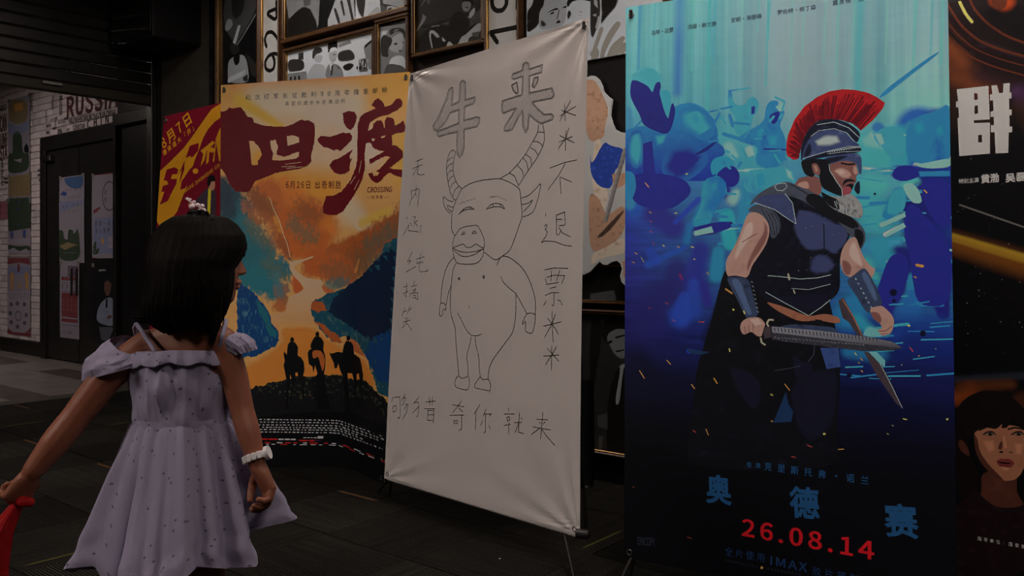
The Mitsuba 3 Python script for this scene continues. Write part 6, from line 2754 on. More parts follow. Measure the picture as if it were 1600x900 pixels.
BRICK_WORDS = [('RUSSIA', -7.649, 2.757, -6.424, 2.742, 0.217, 1.1, 'k', 'brick_lettering_red'), ('KAZAKHSTAN MONGOLIA CHINA', -7.567, 2.669, -6.466, 2.653, 0.065, 1, 'b', 'brick_lettering'), ('CHINA', -7.125, 2.576, -6.466, 2.586, 0.091, 1, 'k', 'brick_lettering'), ('UZBEKISTAN', -7.47, 2.595, -7.186, 2.589, 0.05, 1, 'b', 'brick_lettering'), ('SOUTH KOREA', -7.698, 2.726, -7.583, 2.725, 0.029, 1, 'b', 'brick_lettering'), ('JAPAN', -8.071, 2.749, -7.865, 2.75, 0.037, 1, 'm', 'brick_lettering'), ('NEPAL', -7.848, 2.697, -7.649, 2.692, 0.037, 1, 'm', 'brick_lettering'), ('INDIA', -8.175, 2.685, -8.036, 2.686, 0.037, 1, 'b', 'brick_lettering'), ('OMAN', -8.001, 2.646, -7.899, 2.644, 0.03, 1, 'm', 'brick_lettering'), ('IRAN', -7.848, 2.609, -7.764, 2.609, 0.029, 1, 'm', 'brick_lettering'), ('IRAQ', -8.175, 2.61, -8.071, 2.608, 0.037, 1, 'b', 'brick_lettering'), ('QATAR', -7.865, 2.589, -7.748, 2.585, 0.022, 1, 'b', 'brick_lettering'), ('LAOS', -7.632, 2.596, -7.551, 2.596, 0.029, 1, 'm', 'brick_lettering'), ('PERU', -8.407, 2.183, -8.317, 2.185, 0.038, 1, 'b', 'brick_lettering'), ('CUBA', -8.425, 2.131, -8.335, 2.133, 0.03, 1, 'b', 'brick_lettering'), ('CHILE', -8.389, 2.076, -8.317, 2.079, 0.023, 1, 'm', 'brick_lettering'), ('GHANA', -9.427, 2.152, -9.305, 2.145, 0.032, 1, 'b', 'brick_lettering'), ('TOGO', -9.407, 2.102, -9.305, 2.097, 0.032, 1, 'b', 'brick_lettering'), ('CAN', -9.551, 2.769, -9.325, 2.772, 0.195, 1.0, 'k', 'brick_lettering_red'), ('UNI', -9.551, 2.574, -9.325, 2.572, 0.163, 1.0, 'k', 'brick_lettering_red'), ('STA', -9.551, 2.411, -9.325, 2.411, 0.163, 1.0, 'k', 'brick_lettering_red'), ('GREECE', -9.551, 3.03, -9.346, 3.024, 0.073, 1, 'm', 'brick_lettering'), ('MEXICO', -9.509, 2.416, -9.509, 2.084, 0.064, 1, 'b', 'brick_lettering'), ('ICELAND', -8.6, 3.149, -8.6, 2.926, 0.052, 1, 'b', 'brick_lettering'), ('RUSSIA', -7.815, 3.016, -7.815, 2.789, 0.071, 1, 'k', 'brick_lettering'), ('FINLAND', -8.019, 3.041, -8.019, 2.877, 0.054, 1, 'b', 'brick_lettering'), ('SWEDEN', -8.193, 2.889, -8.193, 2.754, 0.041, 1, 'm', 'brick_lettering'), ('NORWAY', -7.942, 2.788, -7.942, 2.64, 0.036, 1, 'm', 'brick_lettering')]
GLYPHS = {
' ': (22, ''),
'.': (28, '7,4 1,6 4,2 5,0 3,-4 0,-5 -4,-4 -6,1'),
'0': (55, '5,32 1,21 7,15 5,4 8,3 7,-1 8,-4 7,-11 3,-18 -2,-21 -6,-14 -12,-7 -8,0 -6,3 -9,12/15,50 1,-31 4,-9 6,-4 8,2 6,10 2,21 -3,18 -6,9 -9,1 -6,-6'),
'1': (55, '9,7 16,1 0,54 -13,0 0,6 15,5 7,0 0,-65 15,-1 0,-7 -40,0'),
'2': (55, '4,64 9,7 10,4 12,-2 9,-7 3,-12 -3,-14 -8,-14 -17,-18 31,0 0,-8 -46,0 0,5 17,16 11,14 5,10 1,10 -3,8 -6,4 -11,-1 -9,-7'),
'4': (55, '2,20 0,7 30,46 10,0 1,-45 10,-1 -1,-7 -9,0 -1,-20 -8,0 0,20/12,28 22,0 0,35 -6,-10'),
'6': (55, '6,30 2,24 9,15 8,5 10,1 7,-2 8,-6 -5,-6 -10,6 -10,-2 -6,-6 -4,-15 -1,-7 7,6 9,3 9,-2 8,-5 3,-8 1,-12 -3,-9 -5,-7 -11,-4 -14,4 -9,11/15,30 2,-13 5,-8 10,-3 6,4 4,6 1,9 -6,11 -11,2'),
'7': (55, '5,66 0,7 46,0 0,-5 -10,-15 -7,-17 -5,-36 -9,0 1,19 7,25 12,21'),
'8': (55, '5,16 3,13 10,10 -9,12 -1,7 3,8 11,8 9,0 9,-2 5,-6 3,-7 -1,-11 -8,-11 7,-6 4,-7 1,-9 -3,-7 -10,-8 -16,-1 -12,6/13,18 5,-9 12,-3 10,5 2,9 -6,9 -13,6 -8,-8/16,54 6,-8 11,-6 6,7 1,10 -4,8 -10,2 -7,-4'),
'9': (55, '4,48 3,15 10,10 15,1 12,-9 5,-14 1,-22 -5,-15 -8,-11 -16,-4 -15,7 5,6 10,-6 12,4 6,10 2,16 -11,-7 -14,0 -8,7/13,50 2,-9 8,-6 10,1 8,9 -4,15 -9,7 -11,-3'),
'A': (61, '0,0 25,73 11,0 24,-73 -10,0 -7,22 -26,0 -7,-22/19,30 22,0 -11,35'),
'B': (66, '10,73 31,0 14,-8 1,-15 -9,-11 11,-6 3,-13 -2,-9 -7,-7 -13,-4 -29,0/19,8 28,3 5,8 -2,10 -10,5 -20,1/19,43 25,2 4,8 -2,8 -9,5 -17,0'),
'C': (64, '6,33 3,22 12,15 20,5 17,-9 -4,-6 -12,6 -15,-3 -7,-8 -5,-14 2,-17 5,-10 8,-6 10,-1 15,8 5,-6 -8,-6 -17,-4 -13,4 -11,11'),
'D': (69, '10,73 31,-1 17,-13 4,-14 0,-19 -5,-12 -10,-10 -13,-4 -24,0/19,8 22,2 11,15 -1,26 -6,10 -9,4 -17,1'),
'E': (59, '10,73 42,0 0,-7 -33,-1 0,-22 28,-1 0,-7 -28,-1 0,-26 34,0 0,-8 -43,0'),
'F': (55, '10,73 42,0 0,-7 -33,-1 0,-24 28,0 0,-8 -28,0 0,-33 -9,0'),
'G': (69, '6,33 3,22 12,15 21,5 18,-9 -4,-6 -13,6 -16,-3 -9,-11 -3,-14 7,-23 8,-6 12,-2 11,4 0,19 -15,0 0,8 23,0 0,-31 -4,-3 -15,-5 -19,4 -12,12'),
'H': (73, '10,73 9,0 1,-30 33,-1 1,31 9,0 0,-73 -9,0 -1,35 -34,0 0,-35 -9,0'),
'I': (29, '10,73 9,0 0,-73 -9,0'),
'J': (54, '4,10 6,5 6,-6 9,-2 8,5 2,61 9,0 0,-53 -4,-13 -7,-7 -12,-1 -9,2'),
'K': (65, '10,73 9,0 1,-36 30,36 11,0 -23,-27 26,-46 -10,0 -22,38 -13,-15 0,-23 -9,0'),
'L': (54, '10,73 9,0 0,-65 32,0 0,-8 -41,0'),
'M': (81, '10,73 11,0 20,-54 19,54 11,0 0,-73 -8,0 0,61 -19,-53 -6,-1 -20,54 0,-61 -8,0'),
'N': (72, '10,73 10,0 34,-61 -1,61 9,0 0,-73 -9,0 -35,61 1,-61 -9,0'),
'O': (74, '6,33 5,26 15,14 23,-1 11,-7 6,-11 2,-13 -2,-19 -6,-13 -12,-8 -15,-2 -14,6 -10,12/15,37 7,-23 10,-7 12,1 8,6 5,10 -1,28 -11,13 -15,0 -11,-9'),
'P': (63, '10,73 36,-2 9,-6 3,-8 -1,-14 -7,-9 -10,-4 -21,-1 0,-29 -9,0/19,37 25,3 5,10 -2,11 -9,4 -19,1'),
'Q': (74, '6,33 3,21 10,15 21,6 15,-6 11,-17 2,-25 -8,-18 -17,-10 11,-9 14,0 2,-7 -15,-1 -14,6 -9,11 -10,4 -9,8/15,37 4,-19 11,-10 15,0 11,13 1,29 -5,9 -8,6 -10,1 -10,-4 -6,-11'),
'R': (64, '10,73 32,0 14,-8 3,-9 -2,-12 -5,-7 -10,-5 19,-32 -11,0 -18,31 -13,0 0,-31 -9,0/19,39 17,0 9,3 4,9 -2,10 -9,4 -19,1'),
'S': (60, '5,9 5,7 11,-7 15,-2 6,3 4,7 -4,11 -31,17 -3,11 4,10 17,9 21,-7 3,-3 -5,-5 -12,6 -11,-1 -6,-4 -1,-7 5,-7 29,-16 3,-14 -4,-9 -9,-7 -14,-2 -12,2'),
'T': (60, '3,66 0,7 54,0 0,-7 -22,-1 0,-65 -10,0 0,65'),
'U': (72, '10,73 9,0 2,-57 7,-7 10,-2 8,2 5,8 3,56 8,0 0,-52 -4,-11 -7,-8 -22,-3 -15,10 -4,18'),
'W': (88, '3,73 9,0 12,-63 16,63 9,0 15,-63 12,63 9,0 -15,-73 -11,0 -15,61 -15,-61 -11,0'),
'X': (57, '2,0 21,38 -20,35 11,0 15,-29 15,29 10,0 -20,-36 22,-37 -11,0 -17,32 -16,-32'),
'Y': (53, '0,73 10,0 17,-36 17,36 9,0 -22,-45 0,-28 -9,0 0,29'),
'Z': (60, '5,6 38,59 -34,1 0,7 46,0 0,-5 -38,-60 39,0 0,-8 -51,0'),
'·': (100, '39,37 3,8 7,4 7,-2 5,-8 -2,-8 -8,-4 -7,2'),
'「': (100, '65,85 32,0 0,-7 -24,0 -1,-58 -7,0'),
'」': (100, '3,-2 24,0 1,58 7,0 0,-65 -32,0'),
'一': (100, '4,43 92,0 0,-8 -92,0'),
'丁': (100, '6,67 0,8 88,0 0,-8 -37,0 0,-67 -3,-5 -8,-2 -18,0 -4,8 25,2 0,64'),
'中': (100, '10,66 36,0 0,18 8,0 0,-18 36,0 0,-47 -7,0 -1,6 -28,0 0,-33 -8,0 0,33 -29,0 0,-6 -7,0/54,32 28,0 0,27 -28,0/17,32 29,0 0,27 -29,0'),
'主': (100, '6,2 40,1 0,24 -31,0 0,8 31,0 0,22 -36,0 0,7 44,0 -16,15 5,5 18,-15 -3,-5 32,0 0,-7 -36,0 0,-22 32,0 0,-8 -32,0 0,-24 41,-1 0,-7 -89,0'),
'争': (100, '4,33 0,7 41,0 0,11 -27,0 0,3 -5,-3 -5,5 16,13 11,15 8,-1 -4,-7 29,0 5,-4 -11,-14 20,0 1,-18 13,0 0,-7 -13,0 -1,-18 -29,0 -1,-19 -11,-4 -11,0 -2,7 17,1 0,14 -31,1 0,6 31,0 0,12/53,22 22,-1 0,12 -22,0/53,41 22,-1 0,11 -22,0/23,58 29,0 9,11 -27,0'),
'代': (100, '33,50 24,3 -2,29 7,0 2,-28 30,3 1,-7 -30,-4 6,-28 9,-15 8,-1 3,16 6,-4 -5,-20 -11,-1 -11,8 -7,17 -5,27 -24,-2/72,79 5,3 16,-16 -5,-4/2,42 17,18 12,23 7,-2 -10,-21 -1,-68 -7,0 0,57 -13,-14'),
'份': (100, '28,44 14,16 8,21 7,-2 -16,-34 44,0 -15,31 -1,5 6,1 8,-21 14,-16 -5,-6 -7,5 -5,-48 -6,-3 -13,0 -2,7 11,-1 4,4 4,34 -18,1 -8,-29 -17,-17 -5,5 15,15 7,25 -12,1 -1,6 -6,-6/3,43 14,19 9,22 7,-2 -9,-22 0,-68 -8,0 0,54 -8,-10'),
'会': (100, '4,50 30,17 16,17 7,-3 -2,-4 11,-10 30,-16 -5,-7 -17,9 0,-7 -48,0 0,6 -16,-9/50,71 -21,-18 44,0/9,26 0,8 83,0 0,-8 -44,0 -20,-22 44,3 -11,12 7,3 22,-26 -6,-4 -6,8 -2,0 -60,-6 -3,8 10,8 14,16'),
'伟': (100, '30,34 28,0 0,11 -22,0 0,7 22,1 0,10 -24,1 0,7 24,0 0,13 7,0 0,-13 27,0 0,-7 -27,-1 0,-10 24,-1 0,-7 -24,0 0,-11 30,0 -3,-26 -4,-7 -12,-1 -2,6 11,2 2,19 -22,0 0,-35 -7,0 0,35 -28,0/4,43 13,19 10,22 7,-2 -10,-23 0,-67 -7,0 0,54 -9,-10'),
'伯': (100, '37,66 16,0 5,18 9,-2 -6,-16 27,0 0,-73 -8,0 0,4 -36,0 0,-5 -7,0/44,4 36,0 0,24 -36,0/44,36 36,-1 0,24 -36,0/3,40 15,20 10,24 7,-2 -10,-25 0,-65 -8,0 0,51 -9,-10'),
'位': (100, '33,3 35,0 9,50 8,-1 -10,-48 20,-1 0,-7 -62,0/37,66 54,0 0,-7 -54,0/57,83 7,2 5,-16 -7,-2/44,51 6,1 5,-21 3,-21 -7,-2/4,44 14,17 11,23 7,-2 -11,-22 0,-68 -7,0 0,55 -10,-11'),
'你': (100, '30,45 9,15 7,24 8,-2 -5,-17 47,-1 -5,-21 -6,1 2,14 -18,0 0,-60 -5,-5 -12,-1 -3,7 12,2 0,57 -15,0 -10,-18/76,40 7,2 12,-34 -7,-2/31,9 9,15 5,17 7,-1 -5,-17 -9,-17/2,44 13,17 11,23 7,-2 -10,-22 0,-68 -7,0 0,56 -10,-12'),
'使': (100, '29,-2 20,10 -14,16 6,2 13,-13 5,15 -24,0 0,28 25,0 0,10 -28,0 0,7 28,0 0,11 7,0 1,-11 28,0 0,-7 -29,0 0,-10 26,0 0,-28 -26,0 -7,-19 37,-10 -4,-7 -37,12 -23,-13/67,50 0,-15 18,0 1,15/42,35 18,0 0,15 -18,0/2,45 15,18 11,21 7,-2 -10,-21 0,-70 -8,0 0,58 -11,-12'),
'例': (100, '70,0 15,1 0,83 7,0 0,-86 -5,-5 -14,0/69,72 7,0 -1,-56 -6,0/25,30 9,18 6,23 -10,0 0,8 35,0 0,-8 -17,0 -4,-15 18,-1 -1,-12 -10,-30 -17,-21 -5,5 17,23 -10,9 4,5 9,-7 6,22 -13,0 -11,-23/3,45 18,39 7,-2 -7,-19 0,-71 -7,0 0,55 -7,-9'),
'保': (100, '28,2 14,10 13,15 -24,1 0,7 29,0 0,12 -22,1 0,31 52,0 0,-31 -23,-1 0,-12 28,0 0,-7 -23,0 12,-15 14,-11 -7,-5 -23,25 -1,-30 -7,0 0,30 -25,-25/45,54 37,0 0,18 -37,1/2,44 15,18 11,22 7,-2 -10,-21 0,-69 -8,0 0,57 -10,-12'),
'信': (100, '31,67 30,1 -7,13 7,3 7,-13 -7,-3 34,-1 0,-6 -64,0/37,24 51,0 0,-32 -7,0 0,4 -37,0 -1,-4 -6,0/43,2 38,0 0,16 -37,0/38,39 49,0 0,-6 -49,0/38,53 49,0 0,-6 -49,0/3,43 13,19 9,21 7,-1 -8,-21 0,-70 -7,0 0,57 -10,-11'),
'做': (100, '27,58 0,7 14,0 0,18 7,0 0,-18 13,-1 0,-6 -13,0 1,-19 10,0 -2,3 7,17 6,25 6,-1 -3,-18 23,0 0,-7 -5,0 -10,-42 16,-18 -5,-6 -15,17 -18,-17 -5,5 20,20 -8,27 -5,-8 -2,1 0,-34 -22,0 -1,-7 -6,0 0,43 11,0 0,18/70,56 4,-20 3,-11 8,33/37,32 0,-22 16,0 0,22/2,43 11,17 10,23 7,-1 -8,-20 0,-70 -7,0 0,55 -9,-12'),
'健': (100, '23,-3 11,14 -8,19 5,2 7,-14 4,22 -13,-1 -3,5 15,26 -13,0 0,7 18,1 5,-3 -14,-27 13,-1 -8,-35 19,-11 35,-1 -2,-7 -28,1 -16,4 -11,7 -12,-13/49,56 0,6 17,0 0,8 -12,0 0,6 12,0 0,8 6,0 1,-8 16,0 0,-14 7,0 0,-6 -7,0 0,-13 -16,0 -1,-8 19,0 0,-6 -18,0 0,-7 21,-1 0,-6 -21,0 -1,-12 -6,0 0,12 -17,0 0,6 17,0 0,8 -14,0 0,6 14,0 0,8 -12,0 0,5 12,0 0,8/72,49 11,-1 0,8 -10,0/72,63 11,-1 0,8 -10,0/3,45 18,39 7,-2 -7,-20 0,-70 -6,0 0,56 -8,-11'),
'克': (100, '4,-1 20,7 9,16 0,4 -15,0 0,30 28,0 0,11 -39,0 0,7 39,0 0,10 8,0 0,-10 39,0 0,-7 -39,0 0,-11 28,0 0,-30 -18,0 1,-25 22,0 2,14 7,-3 -5,-17 -31,-1 -3,6 -1,26 -14,0 -6,-17 -11,-12 -16,-5/25,49 0,-16 50,0 0,16'),
'全': (100, '3,46 26,17 20,22 7,-3 -1,-3 12,-12 31,-21 -5,-6 -12,7 0,-7 -27,0 0,-15 27,0 0,-7 -27,0 0,-16 39,-1 0,-6 -85,0 0,6 38,1 0,16 -26,0 0,7 26,0 0,15 -26,0 -1,7 -11,-7/36,59 -15,-12 59,0 -30,27'),
'公': (100, '59,79 7,3 14,-21 16,-17 -6,-6 -18,20/13,6 15,17 19,30 8,-3 -28,-42 46,3 -12,16 7,4 24,-35 -7,-3 -7,11 -62,-5/5,43 16,17 11,21 8,-2 -24,-38 -4,-3'),
'兰': (100, '5,4 89,0 0,-7 -88,0/10,61 48,0 14,23 7,-3 -12,-19 23,-1 1,-7 -81,0/15,26 0,8 69,0 0,-8/21,80 6,4 12,-18 -6,-3'),
'共': (100, '5,24 0,8 23,0 0,23 -19,0 0,8 19,0 0,20 8,0 0,-20 28,0 0,20 8,0 0,-20 20,0 0,-8 -20,0 0,-23 24,0 0,-8/36,32 28,0 0,23 -28,0/59,15 7,4 27,-23 -7,-4/6,-3 16,11 11,11 8,-3 -13,-13 -15,-11'),
'典': (100, '4,15 0,7 10,1 0,49 21,0 0,12 7,0 1,-12 14,0 0,12 7,0 1,-12 22,0 0,-49 9,-1 0,-7/64,48 15,0 0,17 -15,0/65,41 -1,-18 15,0 0,18/43,48 14,0 0,17 -14,0/43,41 0,-18 14,0 0,18/21,23 14,0 0,18 -14,0/21,48 14,0 0,17 -14,0/60,9 5,5 29,-17 -7,-5/5,-3 29,17 7,-5 -30,-17'),
'再': (100, '4,23 12,0 0,38 30,0 0,10 -38,0 0,7 84,0 0,-7 -39,0 1,-10 30,0 0,-38 12,0 0,-7 -12,0 0,-18 -3,-4 -19,-2 -3,7 17,0 0,17 -53,0 0,-24 -7,0 0,24 -12,0/53,42 24,0 0,12 -24,0/54,35 -1,-12 24,0 0,12/23,23 23,0 0,12 -23,0/23,42 23,0 0,12 -23,0'),
'军': (100, '8,8 0,7 42,1 0,12 -29,-1 -2,7 11,17 -12,0 0,7 15,0 5,12 7,-2 -4,-10 41,0 0,-7 -44,0 -9,-16 20,0 1,11 7,0 0,-11 28,0 0,-7 -28,0 0,-12 36,-1 0,-7 -36,0 0,-16 -7,0 0,16/8,80 84,0 0,-21 -7,0 0,14 -70,0 0,-14 -7,0'),
'出': (100, '10,34 9,0 0,-29 26,0 1,35 -31,0 0,35 8,0 0,-27 23,0 0,36 8,0 0,-36 23,0 1,27 7,0 0,-35 -31,0 0,-35 27,0 0,29 8,0 1,-42 -9,0 0,6 -71,0'),
'刘': (100, '68,-1 16,2 0,81 7,0 0,-85 -5,-4 -15,-1/63,72 7,0 0,-54 -7,0/4,-2 15,12 10,16 -19,21 5,5 18,-18 7,26 -35,0 0,7 25,1 -6,13 6,3 7,-13 -5,-3 24,-1 0,-7 -8,0 -10,-33 14,-19 -5,-6 -13,18 -22,-26 -3,-2'),
'创': (100, '66,-1 16,0 2,2 0,81 7,0 0,-84 -5,-5 -17,-1/64,17 0,55 7,0 0,-55/3,48 17,17 11,19 7,-2 -1,-5 22,-27 -5,-4 -21,25 -19,-23 37,-1 -3,-25 -2,-4 -4,-3 -11,0 -2,7 12,1 2,18 -21,-1 0,-38 4,-2 21,0 3,4 1,10 6,-3 -1,-10 -3,-6 -29,-2 -8,3 -2,6 0,45 -6,-4'),
'利': (100, '66,-1 18,2 0,81 7,0 0,-84 -5,-5 -17,-1/59,72 8,0 -1,-55 -7,0/3,13 21,34 -19,0 0,7 21,0 0,17 -20,-3 -2,6 42,9 5,-5 -18,-6 0,-18 19,0 0,-7 -18,0 -1,-7 19,-17 -4,-6 -15,14 0,-39 -7,0 0,42 -19,-28'),
'别': (100, '67,-1 17,2 0,81 7,0 0,-85 -5,-4 -16,-1/63,16 0,56 7,0 0,-56/3,-3 13,11 6,20 -16,1 0,6 17,0 1,9 7,0 -1,-9 21,0 -2,-30 -4,-11 -16,-1 -2,7 13,1 3,28 -14,-1 -10,-28 -11,-9/9,80 40,0 0,-33 -40,0/16,54 26,0 0,19 -26,0'),
'制': (100, '70,0 15,1 0,82 8,0 -1,-85 -4,-5 -15,-1/68,75 7,0 0,-56 -7,0/4,55 10,27 7,-2 -2,-10 10,0 0,14 7,0 0,-14 20,0 0,-7 -20,-1 0,-10 24,0 0,-7 -24,0 0,-10 21,0 -2,-33 -13,-2 -2,6 10,1 0,21 -14,0 0,-36 -7,0 0,36 -13,0 0,-28 -7,0 0,35 20,0 0,10 -24,0 0,7 5,0/11,52 18,0 0,11 -13,0'),
'勿': (100, '3,40 15,20 9,24 8,-2 -5,-14 63,0 -4,-60 -3,-9 -6,-6 -18,0 -2,7 15,0 4,4 6,57 -14,0 -12,-40 -20,-28 -6,4 19,27 11,37 -14,0 -15,-34 -20,-24 -6,5 20,23 13,30 -14,0 -17,-26'),
'区': (100, '10,79 83,0 0,-8 -76,0 0,-69 78,0 0,-7 -85,0/23,15 27,22 -23,22 5,4 24,-21 17,24 7,-2 -19,-27 22,-22 -6,-6 -21,23 -27,-23'),
'单': (100, '5,10 0,7 41,0 0,9 -31,0 0,41 18,0 -9,14 7,1 10,-13 -3,-2 23,0 10,17 8,-3 -9,-14 16,0 0,-41 -32,0 0,-9 41,0 0,-7 -41,0 0,-18 -8,0 0,18/54,33 24,0 1,10 -25,1/54,50 24,0 1,10 -25,0/22,33 24,0 0,10 -24,1/22,50 24,0 0,10 -24,0'),
'口': (100, '13,74 74,0 0,-79 -7,0 -1,8 -58,0 -1,-9 -7,0/20,11 59,0 0,55 -58,0'),
'司': (100, '9,77 80,1 -3,-83 -21,-2 -2,7 18,2 0,68 -72,0/10,60 60,0 0,-7 -60,0/16,3 0,39 47,0 0,-32 -40,0 0,-7/23,36 0,-19 32,0 0,19'),
'同': (100, '9,79 82,0 0,-79 -2,-6 -18,-2 -3,7 16,1 0,72 -68,0 0,-80 -7,0/25,61 51,0 0,-6 -51,0/30,5 0,39 40,0 0,-32 -33,0 0,-7/37,38 0,-19 26,0 0,19'),
'吴': (100, '4,-2 27,8 11,12 -37,0 1,7 38,1 1,9 -33,0 0,7 77,0 0,-7 -36,0 -1,-10 42,0 1,-7 -37,0 13,-14 24,-5 -4,-7 -27,8 -14,17 -6,-10 -14,-9 -22,-6/16,80 67,0 0,-29 -67,0/24,73 0,-15 51,1 0,14'),
'吸': (100, '26,-4 13,19 7,27 2,28 -12,1 0,6 46,0 -7,-27 17,-2 -6,-20 -10,-16 20,-14 -5,-6 -20,14 -19,-14 -5,5 19,14 -14,23 -14,-35 -6,-7/54,49 7,-17 10,-15 13,26 -18,1 7,27 -18,0/8,74 25,1 0,-56 -18,0 -1,-10 -6,0/14,26 12,0 0,41 -12,0'),
'告': (100, '6,47 42,0 0,16 -24,0 -10,-14 -6,5 9,12 8,17 7,-2 -4,-11 20,0 0,14 8,0 0,-14 31,0 0,-7 -31,0 0,-16 38,0 0,-7 -88,0/19,30 63,0 0,-39 -7,0 0,6 -49,0 0,-6 -7,0/26,23 0,-19 49,0 0,19'),
'周': (100, '3,-4 11,30 1,53 73,0 -2,-85 -20,-2 -2,7 16,1 0,72 -58,0 -4,-62 -9,-19/26,39 0,7 21,0 0,9 -18,0 0,6 18,0 0,9 7,0 0,-9 19,0 0,-6 -19,0 0,-9 21,0 0,-7/31,31 39,0 0,-26 -32,0 0,-6 -7,0/38,25 0,-14 25,0 0,14'),
'和': (100, '53,75 37,0 0,-78 -7,0 -1,8 -21,0 -1,-9 -7,0/60,12 23,0 0,55 -23,0/3,13 19,34 -17,0 0,7 20,1 0,16 -17,-2 -2,6 38,8 5,-6 -17,-4 0,-18 18,-1 0,-7 -18,-2 17,-20 -5,-6 -12,16 0,-43 -7,0 0,43 -18,-29'),
'品': (100, '55,36 37,0 0,-43 -7,0 0,4 -23,0 0,-5 -7,0/62,5 23,0 0,23 -23,0/23,80 55,0 0,-34 -55,0/31,73 -1,-19 40,0 0,19/8,36 36,0 0,-43 -8,0 0,4 -20,0 -1,-5 -7,0/15,5 21,0 0,23 -21,0'),
'四': (100, '9,75 82,0 0,-79 -8,0 0,7 -66,0 -1,-8 -7,0/16,10 67,0 0,58 -19,0 0,-34 18,-2 0,-6 -24,2 -2,40 -13,0 -5,-34 -6,-10 -10,-6 -4,6 14,14 3,30 -18,0'),
'团': (100, '8,80 84,0 0,-88 -8,0 -1,4 -67,0 0,-4 -8,0/16,73 0,-70 67,0 0,70/21,22 31,27 -29,0 0,7 32,0 0,13 7,0 0,-13 16,0 0,-7 -16,0 -2,-39 -14,-1 -3,6 12,1 0,24 -28,-23'),
'园': (100, '8,79 84,0 0,-87 -8,0 0,4 -68,0 0,-4 -8,0/16,4 68,0 0,68 -68,0/18,12 13,8 5,18 -16,1 0,6 60,0 0,-6 -19,-1 0,-22 12,0 2,9 6,-2 -4,-13 -21,1 -2,28 -11,0 -4,-18 -7,-10 -10,-5/26,56 0,6 48,0 0,-6'),
'国': (100, '9,79 82,0 0,-87 -7,0 -1,5 -66,0 -1,-5 -7,0/16,4 67,0 0,68 -67,0/23,19 23,1 0,16 -19,0 0,7 19,0 0,14 -22,0 0,7 52,0 0,-7 -23,0 0,-14 20,0 0,-7 -20,0 0,-16 25,0 0,-7 -55,0/59,32 6,2 9,-10 -5,-3'),
'圆': (100, '8,80 84,0 0,-88 -8,0 0,4 -68,0 -1,-4 -7,0/15,2 69,0 0,71 -68,0/52,16 3,5 24,-12 -3,-5/25,18 0,26 50,0 0,-25 -7,0 0,19 -36,0 -1,-20/27,68 46,0 0,-18 -46,0/34,63 0,-8 32,1 -1,7/18,10 23,8 5,7 1,10 7,0 -2,-13 -8,-9 -22,-9'),
'场': (100, '4,13 13,5 0,34 -12,1 0,7 12,0 0,23 7,0 0,-23 11,0 0,-7 -11,-1 0,-31 11,3 2,-5 12,11 8,14 -16,-1 -3,7 31,22 -31,0 0,7 41,1 6,-4 -30,-24 39,0 -4,-44 -6,-14 -15,-1 -3,7 11,-1 4,4 5,42 -7,-1 -15,-32 -20,-20 -6,4 21,20 13,29 -8,-1 -9,-16 -13,-14 -5,4 -30,-13'),
'城': (100, '26,-4 5,9 5,15 1,49 30,0 0,15 7,0 0,-15 13,0 -11,11 5,3 12,-11 -4,-3 6,0 0,-7 -21,0 3,-34 1,-2 3,6 5,18 7,-1 -5,-18 -8,-16 4,-12 4,-3 2,4 1,12 6,-4 -3,-16 -5,-3 -6,1 -9,13 -16,-15 -6,5 20,19 -5,46 -23,-1 0,-13 19,0 -3,-37 -4,-2 -10,0 -2,6 9,0 2,1 1,26 -12,0 -1,-21 -4,-16 -8,-13/4,13 12,4 0,35 -11,1 0,7 11,0 0,23 7,0 0,-23 10,0 -1,-7 -9,-1 0,-32 10,3 1,-7 -27,-11'),
'塔': (100, '29,37 19,12 14,13 35,-23 -5,-6 -29,19 -29,-20/33,67 0,7 14,0 0,10 7,0 0,-10 20,0 0,10 7,0 0,-10 15,0 0,-7 -15,0 0,-9 -7,0 0,9 -20,0 0,-9 -7,0 0,9/42,25 45,0 0,-33 -7,0 0,4 -31,0 0,-4 -7,0/49,2 31,0 0,16 -31,0/48,39 32,0 0,-7 -32,0/4,13 12,5 0,34 -11,1 0,7 11,0 0,23 8,0 0,-23 10,0 0,-7 -10,-1 0,-32 10,4 1,-7 -29,-12'),
'大': (100, '4,-2 26,19 13,30 -37,1 0,7 38,0 2,29 8,0 -1,-29 41,0 0,-7 -38,-1 16,-29 24,-19 -6,-7 -24,19 -16,30 -8,-21 -14,-16 -18,-12'),
'奇': (100, '5,44 7,1 -3,6 21,5 8,5 5,6 -33,1 0,7 36,0 1,9 8,0 -1,-9 36,0 0,-7 -38,0 -1,-2 37,-15 -5,-6 -36,15 -12,-9 -23,-6 83,-1 0,-6 -14,-1 0,-37 -4,-7 -20,-1 -3,7 19,1 0,37 -68,1/16,29 40,0 0,-25 -33,0 0,-7 -7,0/23,23 0,-13 25,0 0,13'),
'奋': (100, '4,39 22,10 14,15 -31,0 0,7 34,0 4,13 8,0 -3,-13 41,0 0,-7 -34,0 15,-15 22,-9 -4,-6 -11,3 0,-45 -8,0 0,6 -47,0 0,-6 -7,0 0,45 -12,-3/53,4 20,0 0,13 -20,0/53,23 20,0 0,12 -20,0/40,51 -11,-9 42,0 -12,11 -8,11 -3,0/26,4 20,0 0,13 -20,0/26,23 20,0 0,12 -20,0'),
